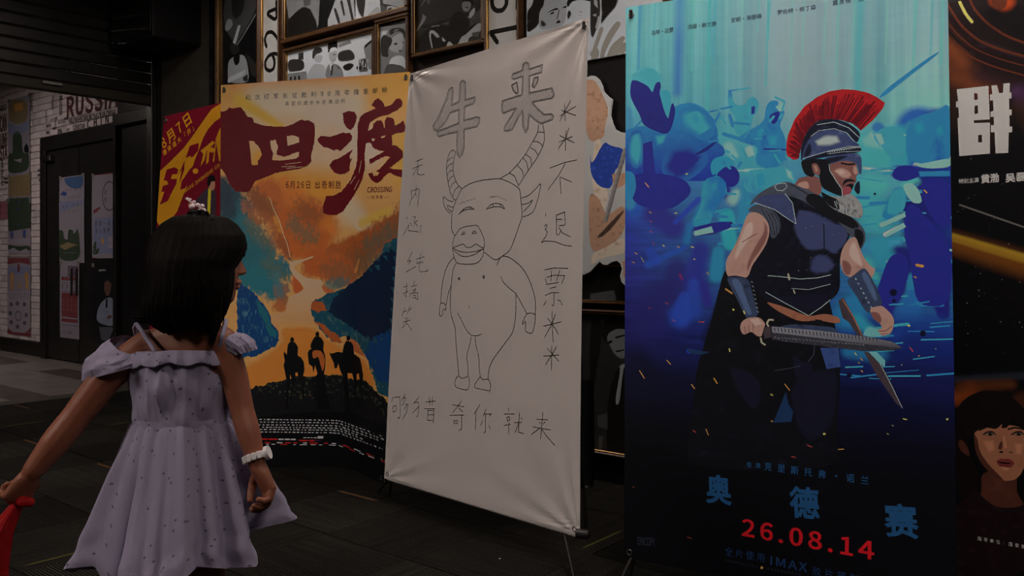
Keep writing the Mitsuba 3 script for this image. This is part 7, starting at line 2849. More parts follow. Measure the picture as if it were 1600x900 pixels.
'奥': (100, '4,-2 11,2 12,4 9,5 5,8 -35,0 0,7 38,0 1,6 8,0 0,-6 41,0 0,-7 -35,0 5,-7 9,-6 11,-3 12,-2 -4,-7 -14,3 -12,5 -10,8 -6,9 -4,-7 -4,-5 -6,-5 -8,-4 -20,-4/16,75 27,0 3,9 8,-1 -3,-8 33,0 0,-47 -7,0 0,41 -54,0 0,-41 -7,0/55,41 4,4 14,-10 -4,-4/25,34 9,5 7,7 -14,0 0,6 19,0 0,15 7,0 0,-15 19,0 0,-6 -19,0 0,-13 -7,0 0,10 -8,-7 -8,-6/37,52 -7,11 4,2 7,-10/62,52 -5,3 7,11 6,-3'),
'妮': (100, '58,48 7,-1 0,-20 23,14 6,-5 -29,-16 1,-20 21,0 3,14 6,-3 -5,-17 -24,-1 -8,4/30,-4 11,28 2,55 49,0 0,-28 -42,0 -5,-44 -9,-15/50,58 35,0 0,15 -35,0/3,-2 16,17 -13,12 6,29 -8,0 0,7 9,1 3,20 7,0 -3,-21 16,0 -8,-46 7,-8 -6,-5 -5,6 -16,-18/13,30 9,-7 7,33 -10,0'),
'姆': (100, '39,40 0,7 7,0 2,33 43,0 -1,-33 6,0 0,-7 -6,0 -1,-26 6,0 0,-7 -7,0 -6,-13 -17,-1 -1,6 13,0 3,8 -38,0 3,33/53,47 30,0 1,26 -29,0/50,14 31,0 2,26 -31,0/59,65 5,4 13,-14 -6,-4/57,33 5,3 14,-15 -5,-3/4,-2 15,17 -13,12 7,29 -8,0 0,7 9,0 3,21 7,0 -3,-21 16,0 -9,-46 11,-13 -6,-5 -8,10 -17,-17/14,29 9,-7 6,34 -9,0'),
'安': (100, '7,38 0,7 27,0 8,16 8,-1 -6,-15 50,0 0,-7 -20,0 -14,-23 31,-16 -6,-6 -32,16 -16,-10 -24,-7 -5,7 23,6 14,7 -26,10 10,16/31,26 21,-8 9,10 4,9 -26,1/9,72 37,1 -5,9 8,2 6,-11 36,-1 0,-20 -8,0 0,13 -66,0 0,-13 -8,0'),
'家': (100, '6,3 22,8 23,14 -2,7 -18,-10 -20,-7 -3,6 21,7 17,9 -5,6 -29,-12 -4,6 21,7 14,7 -22,1 0,7 58,0 0,-7 -25,0 -7,-6 10,-15 22,17 6,-5 -15,-11 10,-18 16,-12 -4,-6 -17,13 -11,19 -5,-3 2,-15 -2,-9 -9,-8 -14,-1 -2,7 11,0 4,2 4,7 0,10 -17,-10 -24,-11 -2,0/8,75 38,0 -4,7 7,3 6,-10 37,0 0,-21 -7,0 -1,14 -68,0 0,-14 -8,0'),
'导': (100, '6,22 0,7 59,0 0,8 7,0 1,-8 21,0 0,-7 -21,0 -1,-25 -9,-4 -15,-1 -2,7 19,1 0,22 -37,0 15,-17 -6,-5 -16,18 4,4/14,80 68,0 0,-24 -60,0 -1,-7 8,-3 49,0 5,2 2,6 7,-2 -2,-7 -11,-6 -60,2 -5,7/22,73 0,-10 53,0 0,10'),
'尼': (100, '35,46 7,0 1,-21 38,15 5,-6 -43,-16 0,-11 5,-4 32,0 4,4 1,10 7,-2 -4,-15 -8,-4 -42,2 -3,7/6,-4 10,31 1,52 69,0 0,-28 -61,0 -7,-47 -6,-12/25,58 53,0 1,14 -54,0'),
'市': (100, '5,62 0,7 43,0 -7,13 7,3 9,-16 38,0 0,-7 -41,0 0,-14 32,0 -1,-41 -6,-3 -15,0 -2,7 16,1 0,29 -24,0 0,-49 -8,0 0,49 -23,0 -1,-37 -7,0 0,44 31,0 0,14'),
'帕': (100, '49,66 13,0 5,18 7,-1 -4,-17 21,0 0,-73 -7,0 -1,4 -27,0 0,-5 -7,0/56,5 27,-1 0,24 -27,0/56,36 27,-1 0,24 -27,0/7,65 14,0 0,19 7,0 0,-19 14,0 0,-47 -5,-5 -5,0 -2,6 6,1 0,38 -8,0 0,-66 -7,0 0,66 -8,0 0,-46 -6,0'),
'年': (100, '5,15 0,7 16,0 0,27 30,0 0,16 -24,0 -15,-20 -7,4 14,17 9,18 7,-2 -4,-10 60,0 0,-7 -32,-1 0,-15 29,0 0,-7 -29,0 0,-19 36,-1 0,-7 -36,0 0,-23 -8,0 0,23/29,42 0,-20 22,0 0,20'),
'序': (100, '3,-4 8,25 1,52 39,0 -4,9 7,3 6,-12 35,0 0,-7 -76,0 -3,-57 -6,-17/23,27 0,7 34,0 -20,10 4,4 16,-6 15,10 -43,1 0,6 52,0 5,-4 -23,-17 7,-4 25,-2 -16,-21 -6,4 10,12 -21,0 -1,-30 -10,-5 -13,0 -2,7 18,1 0,27'),
'康': (100, '3,-4 8,29 1,50 39,0 -4,8 7,2 6,-10 35,0 0,-6 -35,-1 0,-8 26,0 0,-12 10,0 0,-7 -10,0 0,-12 -26,-1 9,-12 16,11 4,-3 -15,-12 22,-10 -4,-5 -18,7 -14,12 0,-18 -4,-5 -18,-1 -2,6 15,1 1,12 -30,-13 -3,6 33,13 0,12 -27,0 0,5 27,0 0,8 -31,0 0,6 31,0 0,7 -26,0 0,5 26,0 0,8 -33,1 -3,-58 -7,-19/60,34 19,0 0,8 -19,0/60,48 19,0 0,7 -19,0/24,24 5,3 14,-10 -4,-4'),
'建': (100, '4,-3 13,15 -9,20 6,2 6,-14 6,21 -1,1 -11,0 -4,-3 -3,6 8,9 9,17 -18,0 0,7 23,1 5,-3 -14,-26 13,-2 -3,-18 -5,-17 2,-1 9,-6 13,-4 47,-1 -3,-7 -38,1 -20,4 -13,8 -13,-15/33,56 0,6 25,0 0,7 -19,0 0,6 19,0 0,9 7,0 0,-9 22,0 1,-13 7,0 0,-6 -7,0 -1,-14 -22,0 0,-7 25,-1 0,-5 -25,0 0,-8 29,0 0,-6 -29,0 0,-10 -7,0 0,10 -24,0 0,6 24,0 0,8 -20,0 0,5 20,0 0,8 -19,0 0,6 19,0 0,8/65,48 16,0 0,8 -16,0/65,62 16,0 0,7 -16,0'),
'开': (100, '5,34 0,8 24,0 0,28 -20,0 0,7 83,0 0,-7 -19,0 0,-28 22,0 0,-7 -22,-1 -1,-42 -7,0 0,42 -28,0 -8,-25 -18,-18 -6,6 17,16 7,21/37,42 28,0 0,28 -28,0'),
'弗': (100, '5,-2 17,9 10,15 -23,1 5,28 21,0 0,13 -27,0 1,7 26,0 0,13 7,0 1,-13 15,0 0,13 7,0 1,-13 22,0 0,-28 -22,0 -1,-12 28,-1 -4,-27 -16,-2 -2,7 12,1 3,14 -20,0 -1,-31 -7,0 0,31 -17,0 -6,-13 -10,-11 -14,-7/66,64 0,-13 14,0 0,13/42,31 16,-1 0,13 -15,0/43,51 15,0 0,13 -15,0/18,31 16,-1 1,13 -15,0'),
'弘': (100, '41,4 12,27 11,49 8,-1 -18,-72 28,4 -10,27 7,3 16,-45 -7,-3 -4,11 -40,-7/6,26 4,30 23,0 0,16 -26,0 0,7 33,0 0,-30 -24,0 -2,-15 26,-1 -3,-26 -6,-12 -20,-2 -2,7 18,2 5,24'),
'强': (100, '38,2 25,1 0,15 -20,0 0,27 20,0 0,9 -18,0 0,25 43,0 0,-25 -18,0 0,-9 21,0 0,-27 -21,0 0,-14 13,0 -5,9 6,3 12,-22 -6,-3 -3,7 -48,-4/70,24 14,0 0,14 -14,0/52,60 28,0 1,12 -29,0/49,24 14,0 0,14 -14,0/5,27 4,29 21,1 0,15 -24,0 0,7 31,0 0,-30 -22,0 -2,-15 23,-1 -2,-29 -5,-10 -17,-1 -2,6 15,2 4,25'),
'影': (100, '56,-2 19,12 14,16 7,-3 -8,-11 -18,-15 -9,-4/59,32 17,12 11,11 7,-3 -13,-14 -15,-10/59,60 15,11 10,11 7,-3 -11,-13 -15,-11/6,47 23,0 -2,4 5,2 -21,0 0,27 45,0 0,-27 -22,0 4,-6 21,0 0,-6 -53,0/18,64 0,-6 31,1 -1,5/18,75 0,-6 31,1 -1,5/42,12 5,2 9,-14 -5,-3/12,16 0,20 43,-1 0,-19 -18,0 -1,-19 -2,-4 -13,-1 -2,6 10,1 0,17/19,30 0,-8 28,0 0,8/6,0 9,14 7,-2 -11,-16'),
'征': (100, '32,-5 0,7 10,0 0,48 7,0 0,-48 14,0 0,67 -25,0 0,7 55,0 0,-7 -23,0 0,-28 21,0 0,-7 -21,0 0,-32 26,0 0,-7/3,34 24,27 7,-2 -9,-13 0,-54 -7,0 0,44 -11,-9/5,63 20,21 7,-3 -22,-23'),
'德': (100, '80,16 6,2 6,-10 4,-9 -6,-2/32,31 64,0 0,-6 -64,0/33,70 0,6 27,0 1,8 7,0 0,-8 28,0 0,-6 -30,0 -1,-7 27,-1 0,-25 -55,0 0,25 20,0 2,7/75,43 10,0 0,14 -10,0/59,43 10,0 0,14 -10,0/43,43 10,0 0,14 -10,0/47,17 6,0 0,-16 1,-1 19,-1 2,3 1,7 5,-3 -2,-10 -1,-2 -4,-1 -20,0 -5,1 -2,5/57,22 6,2 7,-13 -6,-2/28,-1 5,9 4,9 5,-2 -3,-9 -5,-10/3,31 13,15 10,16 7,-2 -8,-14 0,-54 -7,0 -1,43 -9,-10/4,62 12,11 8,11 7,-3 -9,-11 -15,-14'),
'心': (100, '76,49 7,2 13,-38 -7,-3/30,56 7,0 1,-54 4,-1 25,0 3,6 2,14 6,-3 -1,-15 -5,-8 -6,-1 -26,0 -9,3 -1,6/34,75 6,5 26,-22 -5,-5/4,11 9,37 7,-1 -8,-39'),
'念': (100, '4,56 27,14 17,16 7,-3 0,-4 16,-11 25,-11 -5,-7 -5,2 -37,24 -36,-25 -5,-2/75,24 6,2 15,-25 -7,-3/18,49 57,0 5,-3 -19,-22 -6,4 13,14 -50,0/27,25 7,0 2,-23 30,-1 5,12 6,-3 -2,-11 -8,-5 -36,2 -4,5/36,31 6,4 17,-19 -6,-4/41,62 4,4 14,-10 -5,-5/4,0 10,24 7,-2 -10,-25'),
'意': (100, '7,60 23,1 -3,8 3,1 -18,0 0,6 35,0 -3,7 8,2 4,-9 32,0 0,-6 -17,0 3,-1 -5,-8 24,-1 0,-6 -86,0/34,70 4,-10 23,0 5,10/74,14 6,2 13,-17 -6,-3/19,49 63,0 0,-29 -34,0 13,-10 -5,-5 -15,12 3,3 -25,0/26,26 48,-1 0,7 -48,0/26,44 0,-7 48,1 0,6/30,15 7,0 2,-16 24,0 3,10 7,-2 -2,-10 -7,-4 -30,1 -4,4/6,-2 12,18 6,-3 -12,-19'),
'我': (100, '4,25 23,5 0,17 -21,0 0,7 21,0 0,16 -18,-2 -3,6 40,9 5,-7 -16,-4 0,-17 22,-1 -1,29 8,0 1,-29 30,0 0,-7 -29,0 4,-22 13,18 7,-3 -18,-24 6,-12 7,-5 4,3 1,15 6,-4 -2,-15 -6,-6 -6,0 -6,3 -10,15 -21,-14 -5,5 24,17 -6,29 -23,0 0,-16 17,4 1,-7 -18,-4 -1,-26 -3,-4 -18,-2 -2,7 16,1 0,22 -21,-4/70,77 6,4 16,-17 -6,-4'),
'战': (100, '50,0 20,16 -4,31 -14,-2 -1,6 14,3 -2,29 7,0 2,-28 23,3 1,-6 -24,-5 4,-24 12,24 6,-3 -16,-30 8,-13 4,2 2,12 5,-3 -1,-8 -7,-12 -9,3 -7,13 -17,-14/77,77 5,3 10,-15 -5,-3/8,39 16,0 0,44 7,0 0,-18 20,0 0,-7 -20,-1 0,-18 18,0 0,-45 -6,0 -1,5 -27,0 0,-5 -7,0/15,7 27,-1 0,26 -27,0'),
'托': (100, '40,39 21,4 0,26 -18,-4 -3,7 43,10 6,-5 -20,-7 0,-26 25,3 1,-7 -26,-4 0,-32 2,-3 16,0 2,16 7,-3 -4,-18 -5,-2 -23,2 -3,39 -20,-3/3,31 15,4 0,21 -13,1 0,7 13,0 0,20 7,0 0,-20 13,0 0,-7 -13,0 0,-20 13,3 1,-6 -14,-5 -2,-35 -15,-1 -2,6 12,2 0,26 -12,-3'),
'扬': (100, '34,18 13,12 8,14 -14,0 -3,7 32,21 -32,0 0,7 42,1 5,-4 -29,-24 38,0 -7,-55 -5,-4 -12,0 -3,7 11,0 3,4 5,41 -6,0 -15,-31 -22,-22 -6,4 22,20 14,29 -11,0 -10,-18 -13,-13/4,31 13,4 0,21 -12,1 0,7 12,0 1,20 7,0 0,-20 12,0 0,-7 -12,-1 0,-18 11,3 1,-7 -12,-4 0,-31 -4,-6 -12,-1 -3,7 11,1 0,27 -12,-3'),
'持': (100, '36,45 0,6 26,1 0,12 -21,0 0,7 21,0 1,13 7,0 0,-13 21,0 0,-7 -21,0 0,-13 26,0 0,-6 -13,-1 0,-11 12,0 0,-7 -12,0 -3,-32 -16,-2 -2,7 14,1 0,26 -39,0 0,7 39,0 0,11/45,20 6,4 11,-18 -6,-3/3,30 14,5 0,21 -13,1 0,7 13,0 0,20 7,0 0,-20 11,0 0,-7 -11,-1 0,-18 10,2 1,-7 -11,-3 0,-30 -3,-7 -13,0 -2,6 11,1 0,27 -12,-3'),
'指': (100, '44,84 7,0 1,-15 32,9 5,-5 -37,-11 1,-10 31,-1 5,13 7,-3 -4,-14 -9,-3 -36,2 -3,6/44,36 47,0 0,-44 -7,0 -1,4 -31,0 -1,-4 -7,0/51,3 33,0 0,10 -33,0/51,20 33,-1 0,10 -33,0/3,31 15,4 0,22 -14,0 0,7 14,0 0,20 8,0 0,-20 12,0 -1,-7 -11,-1 0,-18 12,3 1,-7 -13,-4 -3,-36 -14,-2 -2,7 11,1 0,27 -13,-3'),
'提': (100, '28,-4 10,14 5,20 7,-1 -1,-14 12,-12 0,31 -25,0 0,7 58,0 0,-7 -26,0 0,-11 21,-1 0,-6 -21,0 0,-15 29,-1 -2,-7 -33,2 -10,5 -6,10 -12,-18/41,81 47,0 0,-33 -47,0/48,54 33,0 0,7 -33,1/48,67 33,0 0,8 -33,0/3,31 13,4 0,21 -12,1 0,7 12,0 0,20 7,0 0,-20 12,0 -1,-7 -11,-1 0,-19 11,3 0,-7 -11,-4 0,-30 -4,-5 -12,-1 -2,6 11,2 0,26 -11,-4'),
'摄': (100, '26,-3 16,13 -11,8 4,4 11,-7 6,10 -21,0 0,7 62,-1 -12,-24 15,-9 -4,-6 -16,10 -18,-10 -3,5 17,10 -11,23 -10,-20 8,-6 -4,-5 -8,6 -17,-13/70,26 7,-14 8,13/33,74 0,6 62,0 0,-6 -9,0 0,-29 10,0 -1,-5 -9,-1 0,-5 -7,0 -1,5 -43,-2 -1,6 6,0 0,31/47,44 31,1 1,5 -32,1/47,56 31,-1 1,7 -32,0/47,68 31,-1 1,7 -32,0/3,33 13,5 0,21 -11,0 0,7 11,0 0,18 7,0 0,-18 9,0 0,-7 -9,0 0,-19 8,2 1,-6 -9,-3 0,-34 -4,-6 -11,-1 -2,7 10,1 0,30 -11,-4'),
'文': (100, '4,-1 24,10 16,11 -13,17 -10,22 -16,0 0,7 44,0 -7,16 8,3 8,-15 -6,-4 43,0 0,-7 -16,0 -10,-22 -13,-17 18,-12 22,-8 -5,-7 -21,8 -20,13 -18,-12 -23,-10/29,59 8,-17 13,-17 12,16 9,18'),
'斗': (100, '6,19 56,8 1,57 7,0 0,-55 23,2 2,-6 -25,-4 0,-29 -7,0 -1,28 -54,-8/24,72 5,6 23,-14 -5,-5/12,49 5,6 26,-14 -5,-6'),
'斯': (100, '44,-5 7,11 5,15 1,53 32,10 6,-6 -31,-10 0,-18 32,0 0,-7 -10,0 0,-51 -7,0 -1,51 -14,0 -6,-39 -9,-14/4,16 0,7 10,0 0,41 -9,0 0,7 8,0 1,12 6,0 1,-12 18,0 0,12 7,0 0,-12 7,0 0,-7 -7,0 0,-41 8,0 0,-7/20,23 19,0 0,10 -18,0/20,40 19,-1 0,10 -18,0/20,55 19,0 0,9 -18,0/32,11 6,3 9,-13 -7,-3/5,-3 13,17 7,-2 -14,-19'),
'新': (100, '46,-3 9,26 0,51 32,8 5,-5 -30,-8 0,-19 34,0 0,-7 -11,0 0,-51 -7,0 -1,51 -15,0 -5,-39 -5,-11/5,44 0,7 11,0 -3,14 7,-1 3,-11 -4,-2 13,0 6,16 -32,0 0,7 19,0 -4,9 7,1 6,-10 16,0 0,-7 -12,0 7,-2 -6,-14 13,0 0,-7 -20,0 0,-10 19,0 0,-7 -19,0 0,-26 -3,-6 -11,-1 -2,6 9,1 0,26 -20,0 0,7 20,0 0,10/36,21 5,3 8,-16 -5,-3/4,7 10,16 6,-1 -10,-19'),
'日': (100, '18,77 65,0 0,-84 -8,0 0,6 -49,0 -1,-6 -7,0/25,7 50,0 0,28 -50,0/25,43 50,0 0,27 -50,0'),
'时': (100, '44,64 32,0 0,20 8,0 0,-20 12,0 0,-8 -12,0 0,-56 -3,-5 -22,-2 -3,7 20,2 0,54 -32,0/48,45 6,3 15,-24 -6,-3/8,76 31,0 0,-66 -24,0 0,-8 -7,0/15,40 0,-23 17,0 0,23/16,69 -1,-22 17,0 0,22'),
'明': (100, '31,-4 11,11 6,16 2,14 0,43 43,0 -2,-85 -5,-2 -15,-1 -2,7 16,1 0,24 -29,0 -4,-14 -9,-14 -6,-5/57,31 28,0 0,17 -27,0/58,56 27,-1 0,18 -27,0/8,78 33,0 0,-60 -26,0 0,-9 -7,0/15,26 19,-1 0,20 -19,0/15,71 0,-19 19,0 0,19'),
'映': (100, '33,-2 20,13 8,16 -24,1 0,7 7,0 0,33 19,0 0,15 7,1 0,-16 21,0 0,-33 6,0 0,-7 -25,-1 10,-18 15,-11 -5,-7 -8,6 -17,24 -6,-12 -11,-10 -12,-7/70,35 14,0 0,26 -14,0/51,35 11,0 1,26 -12,0/8,77 26,0 0,-66 -19,0 0,-8 -7,0/15,18 12,0 0,23 -12,0/15,48 12,0 0,22 -12,0'),
'更': (100, '5,-2 26,9 -12,14 6,3 12,-13 8,13 -29,1 0,38 31,1 -1,8 -40,0 0,7 88,0 0,-7 -39,0 0,-9 32,0 0,-38 -33,0 -9,-17 22,-7 30,-1 -3,-8 -35,3 -21,7 -28,-10/54,31 26,0 0,10 -25,0/55,47 25,0 0,10 -25,0/23,31 23,0 1,10 -24,0/23,47 23,0 1,10 -24,0'),
'最': (100, '49,-2 18,9 -12,20 -4,0 0,6 37,0 4,-2 -5,-12 -10,-12 19,-9 -4,-6 -20,10 -18,-10/62,27 10,-16 11,15/5,4 10,2 0,33 -10,0 0,6 90,0 0,-6 -48,0 0,-30 5,0 0,-6 -5,-1 0,-10 -7,0 -1,9 -34,-3/21,6 18,2 1,6 -18,0/21,20 18,0 1,7 -18,0/21,33 18,0 1,6 -18,0/18,81 65,0 0,-30 -65,0/25,57 50,-1 0,7 -50,1/25,69 50,0 0,6 -50,1'),
'月': (100, '3,-3 9,12 7,16 2,54 61,0 -1,-83 -7,-3 -18,-1 -3,8 21,1 0,22 -48,0 -4,-13 -10,-15 -3,-3/27,31 47,-1 0,17 -45,0/28,55 46,0 0,16 -45,0'),
'有': (100, '4,30 15,14 12,20 -25,0 0,7 29,0 5,13 7,-2 -4,-11 51,0 0,-7 -54,0 -6,-11 48,-1 0,-51 -3,-8 -19,-1 -2,7 16,0 1,13 -42,0 0,-20 -8,0 0,48 -16,-15/33,19 42,-1 0,10 -42,1/33,36 42,-1 0,10 -42,0'),
'梦': (100, '46,49 19,18 -15,0 0,7 17,0 0,10 7,0 0,-10 21,0 0,-7 -17,0 9,-11 10,-7 -5,-6 -17,18 -1,-21 -7,0 0,19 -15,-15/8,-2 38,10 -17,11 6,4 19,-10 18,15 -33,1 -24,-12 -6,5 21,10 14,12 8,-3 -5,-5 32,0 5,-3 -14,-18 -22,-14 -36,-10/4,49 11,10 6,8 -15,0 0,7 18,0 0,10 7,0 0,-10 16,0 0,-7 -15,0 14,-12 -3,-6 -12,11 0,-20 -7,0 0,19 -15,-15'),
'森': (100, '42,1 20,23 -12,1 0,6 17,0 0,12 7,0 0,-12 21,0 0,-6 -17,-1 20,-22 -5,-6 -19,23 0,-27 -7,0 0,27 -19,-22/7,47 17,7 14,12 -27,0 0,7 35,0 0,11 7,0 1,-11 36,0 0,-7 -29,0 14,-11 19,-7 -5,-7 -20,10 -15,13 -1,-24 -7,0 0,24 -30,-21 -5,-2/3,4 17,20 -15,1 0,6 18,0 0,12 7,0 1,-12 14,0 0,-6 -15,-1 15,-13 -4,-5 -11,9 0,-23 -7,0 0,25 -16,-19'),
'民': (100, '7,-2 5,7 0,74 71,0 0,-29 -29,0 0,-3 2,-13 34,0 0,-7 -32,0 7,-16 11,-10 7,1 2,13 7,-3 -4,-16 -11,-3 -11,5 -10,12 -7,17 -30,0 0,-24 27,7 1,-7 -36,-12/20,72 0,-15 55,0 0,15/20,50 0,-16 28,1 -2,15'),
'水': (100, '31,0 15,1 0,83 8,0 0,-24 8,-16 19,21 8,-5 -23,-23 15,-17 16,-11 -6,-7 -10,8 -27,33 -1,-47 -19,-4/4,7 17,19 11,24 -25,1 0,7 34,-1 -6,-22 -10,-19 -15,-14'),
'汤': (100, '31,18 12,11 9,15 -14,0 -3,6 34,22 -35,0 0,7 46,1 5,-4 -32,-24 41,0 -3,-38 -5,-18 -5,-3 -13,0 -2,6 11,0 4,4 5,42 -8,-1 -14,-31 -23,-21 -6,4 23,21 13,27 -12,1 -8,-16 -14,-15/10,78 4,5 18,-11 -5,-6/8,-2 15,32 1,0 5,-5 -12,-26 -3,-5/5,50 4,5 18,-10 -5,-6'),
'注': (100, '30,2 30,0 0,26 -23,0 0,7 23,0 0,23 -27,0 0,7 30,0 -8,17 6,2 9,-16 -6,-3 30,0 0,-7 -26,0 0,-23 22,0 0,-7 -22,0 0,-26 28,0 0,-7 -66,0/9,78 5,5 19,-11 -5,-6/7,-2 10,15 9,17 5,-5 -12,-23 -5,-9/4,50 5,5 18,-10 -4,-6'),
'活': (100, '32,48 0,7 29,0 0,16 -22,-3 -2,7 48,9 5,-5 -22,-7 0,-17 28,0 0,-7 -28,-1 0,-16 21,0 0,-38 -7,0 0,3 -35,0 -1,-4 -7,0 0,39 22,0 0,16/46,3 36,0 0,21 -36,0/9,78 5,5 18,-11 -4,-6/6,-2 7,11 13,21 5,-5 -16,-29 -2,-3/4,50 5,5 18,-10 -4,-6'),
'海': (100, '29,29 0,6 10,1 2,20 48,0 -1,-20 8,-1 0,-6 -8,-1 -1,-15 7,0 0,-6 -8,0 -7,-13 -16,-1 -2,6 14,0 3,8 -44,0 4,21/61,49 10,-10 -3,-4 13,1 1,14/58,28 12,-12 -4,-3 14,0 1,15/46,36 20,-1 0,1 -10,11 3,3 -11,0/43,13 21,0 1,0 -12,12 4,3 -12,1/27,53 17,31 7,-2 -3,-9 46,0 0,-7 -49,0 -11,-17/10,78 4,4 17,-10 -4,-5/7,-2 14,32 6,-5 -10,-23 -3,-8/4,48 5,5 16,-10 -5,-5'),
'渡': (100, '38,-2 24,8 -13,17 -6,0 0,6 47,-2 -15,-21 21,-7 -4,-7 -24,10 -26,-10/57,23 11,-13 12,13/23,-4 9,29 1,49 29,0 -3,9 6,1 6,-10 24,0 0,-6 -54,-1 0,-11 11,1 0,8 7,0 0,-8 18,0 0,8 7,0 0,-8 10,0 0,-7 -10,0 0,-15 -32,0 0,15 -11,1 -6,-46 -6,-13/59,41 18,0 0,9 -18,0/9,78 5,5 16,-11 -5,-6/5,-2 16,32 6,-5 -10,-21 -5,-11/4,51 4,5 18,-10 -5,-6'),
'渤': (100, '55,-3 10,13 6,22 1,22 -8,0 0,7 8,0 1,23 6,0 0,-23 15,0 -2,-62 -3,-5 -7,-2 -8,1 -2,6 12,0 2,8 1,47 -8,0 -8,-46 -10,-16/24,20 16,3 0,7 8,7 -19,1 0,6 -4,0 0,14 15,1 0,8 -15,1 0,6 15,0 0,10 7,0 0,-10 16,0 0,-6 -16,-1 0,-8 16,-1 0,-14 -7,0 4,-3 -13,-13 0,-4 15,2 1,-6 -16,-3 -1,-21 -10,-4 -5,0 -2,7 11,0 0,17 -15,-2/31,44 23,0 2,8 -24,0/9,79 5,3 10,-13 -6,-4/6,-3 6,16 5,16 6,-3 -7,-25 -3,-7/4,50 5,5 13,-14 -6,-3'),
'温': (100, '26,-5 0,6 8,1 0,31 55,0 0,-31 7,-1 0,-6/72,2 10,0 0,24 -9,0/57,2 9,0 0,24 -9,0/41,2 10,0 -1,24 -9,0/38,80 48,0 0,-39 -48,0/45,48 34,0 0,9 -34,0/45,64 34,0 0,9 -34,0/10,78 4,5 18,-11 -4,-5/6,-2 18,32 1,0 5,-4 -15,-29 -2,-3/4,50 4,6 18,-11 -4,-6'),
'演': (100, '67,6 6,4 21,-13 -5,-4/31,74 26,1 -3,8 7,2 5,-10 27,0 0,-17 -8,0 0,-5 -20,0 0,-8 24,0 0,-34 -55,0 0,34 23,0 0,8 -19,0 0,5 -7,0/85,59 0,9 -47,0 0,-9/65,17 17,0 0,8 -17,0/65,31 17,0 0,8 -17,1/41,17 16,0 0,8 -16,0/41,31 16,0 0,8 -16,1/26,-2 23,11 7,-2 -24,-15/10,77 4,5 15,-8 -4,-6/6,-1 15,31 1,1 5,-5 -13,-30 -1,-2/4,50 4,5 15,-8 -4,-6'),
'烟': (100, '4,-3 9,13 4,15 2,59 7,0 -1,-55 15,-21 -5,-5 -11,16 -14,-27/41,-8 0,70 -9,-19 -5,3 7,20 7,-2 0,15 52,1 0,-87 -7,0 -1,5 -37,0 0,-6/48,5 38,0 -1,68 -37,0/48,12 11,15 4,18 -13,1 0,6 13,0 1,17 5,0 1,-17 13,0 0,-6 -14,0 0,-5 16,-29 -6,-3 -12,23 -12,-22 -2,-2/4,39 4,25 6,-1 -4,-26'),
'爆': (100, '32,19 16,10 -15,0 0,6 17,0 -1,7 -12,0 0,6 13,0 -1,6 -9,0 0,27 50,0 0,-27 -11,0 0,-6 13,0 0,-6 -13,0 0,-7 16,0 0,-6 -14,0 17,-11 -4,-5 -19,16 -19,0 -20,-15/46,59 37,0 0,6 -36,0/46,70 37,0 0,6 -36,0/56,35 15,0 1,7 -15,0/56,48 15,0 1,6 -15,0/33,1 28,10 0,15 7,0 0,-14 3,-2 8,10 4,-3 -7,-9 17,-8 -5,-5 -20,11 -2,-13 -13,-1 -3,5 11,1 0,8 -25,-10/45,18 5,3 7,-8 -5,-3/25,45 5,21 6,-2 -7,-20/4,-3 11,29 1,58 7,0 -1,-58 12,-18 -5,-5 -9,15 -11,-26/4,39 4,24 5,0 -4,-25'),
'爱': (100, '4,-2 18,15 11,22 -18,0 1,7 18,0 3,8 7,-1 -2,-7 43,-1 0,-6 -45,0 -2,-8 39,0 4,-2 -1,-3 -15,-16 27,-6 -3,-7 -32,9 -28,-9 -3,7 23,6 -15,13 -9,-13 -12,-11 -4,-2/41,21 16,-11 13,10/8,59 18,1 -4,9 5,3 -14,-1 -2,6 73,6 2,-7 -58,-4 5,-13 15,0 -3,11 6,2 4,-13 10,0 8,15 7,-2 -7,-12 19,-1 0,-16 -7,0 0,10 -70,0 0,-10 -7,0'),
'片': (100, '4,-2 12,27 2,56 8,0 0,-23 28,0 0,26 8,0 0,-26 28,0 0,-8 -64,0 0,-16 49,0 0,-42 -8,0 0,35 -42,0 -11,-31 -4,-4'),
'特': (100, '39,46 0,8 25,0 0,12 -19,0 0,7 19,0 0,11 7,0 0,-11 20,0 0,-7 -20,0 0,-12 25,0 0,-8 -12,0 0,-11 11,0 0,-7 -11,-1 -3,-33 -17,-2 -3,7 15,1 0,27 -36,1 0,7 36,0 0,11/46,21 5,4 13,-16 -6,-4/4,42 6,34 6,-1 -1,-12 6,0 0,21 7,0 0,-20 10,-1 0,-7 -10,0 0,-22 10,3 1,-7 -11,-4 0,-34 -7,0 0,32 -15,-5 -1,7 16,6 0,24 -7,0 -4,-17'),
'献': (100, '54,-4 11,22 5,27 -1,4 -13,0 0,7 14,0 0,28 7,0 0,-28 18,0 0,-7 -17,0 6,-32 12,-19 -6,-5 -2,3 -13,31 -13,-31 -3,-5/79,77 6,2 9,-16 -6,-3/5,67 0,6 21,0 0,11 7,0 1,-11 20,0 0,-6 -21,-1 0,-10 20,0 0,-57 -3,-5 -11,-1 -1,6 8,1 0,50 -32,0 -1,-58 -6,0 0,64 19,0 0,10/15,13 0,6 12,0 0,8 -11,1 0,5 15,0 5,16 6,-2 -6,-13 8,-1 0,-5 -11,0 0,-9 12,0 0,-6 -12,0 0,-16 -6,0 0,16/18,47 4,1 6,-12 -4,-2'),
'现': (100, '33,-3 14,9 9,12 5,17 1,29 7,0 -2,-36 6,-1 0,-25 14,-1 3,16 5,-3 -2,-16 -6,-4 -19,2 -2,26 -17,-23 -11,-8/43,79 45,0 0,-53 -7,0 -1,46 -30,0 0,-46 -7,0/4,9 15,5 0,27 -12,0 0,7 12,1 0,21 -14,0 0,7 34,0 0,-7 -13,0 0,-21 10,-1 1,-7 -11,0 0,-25 13,4 1,-7 -34,-10'),
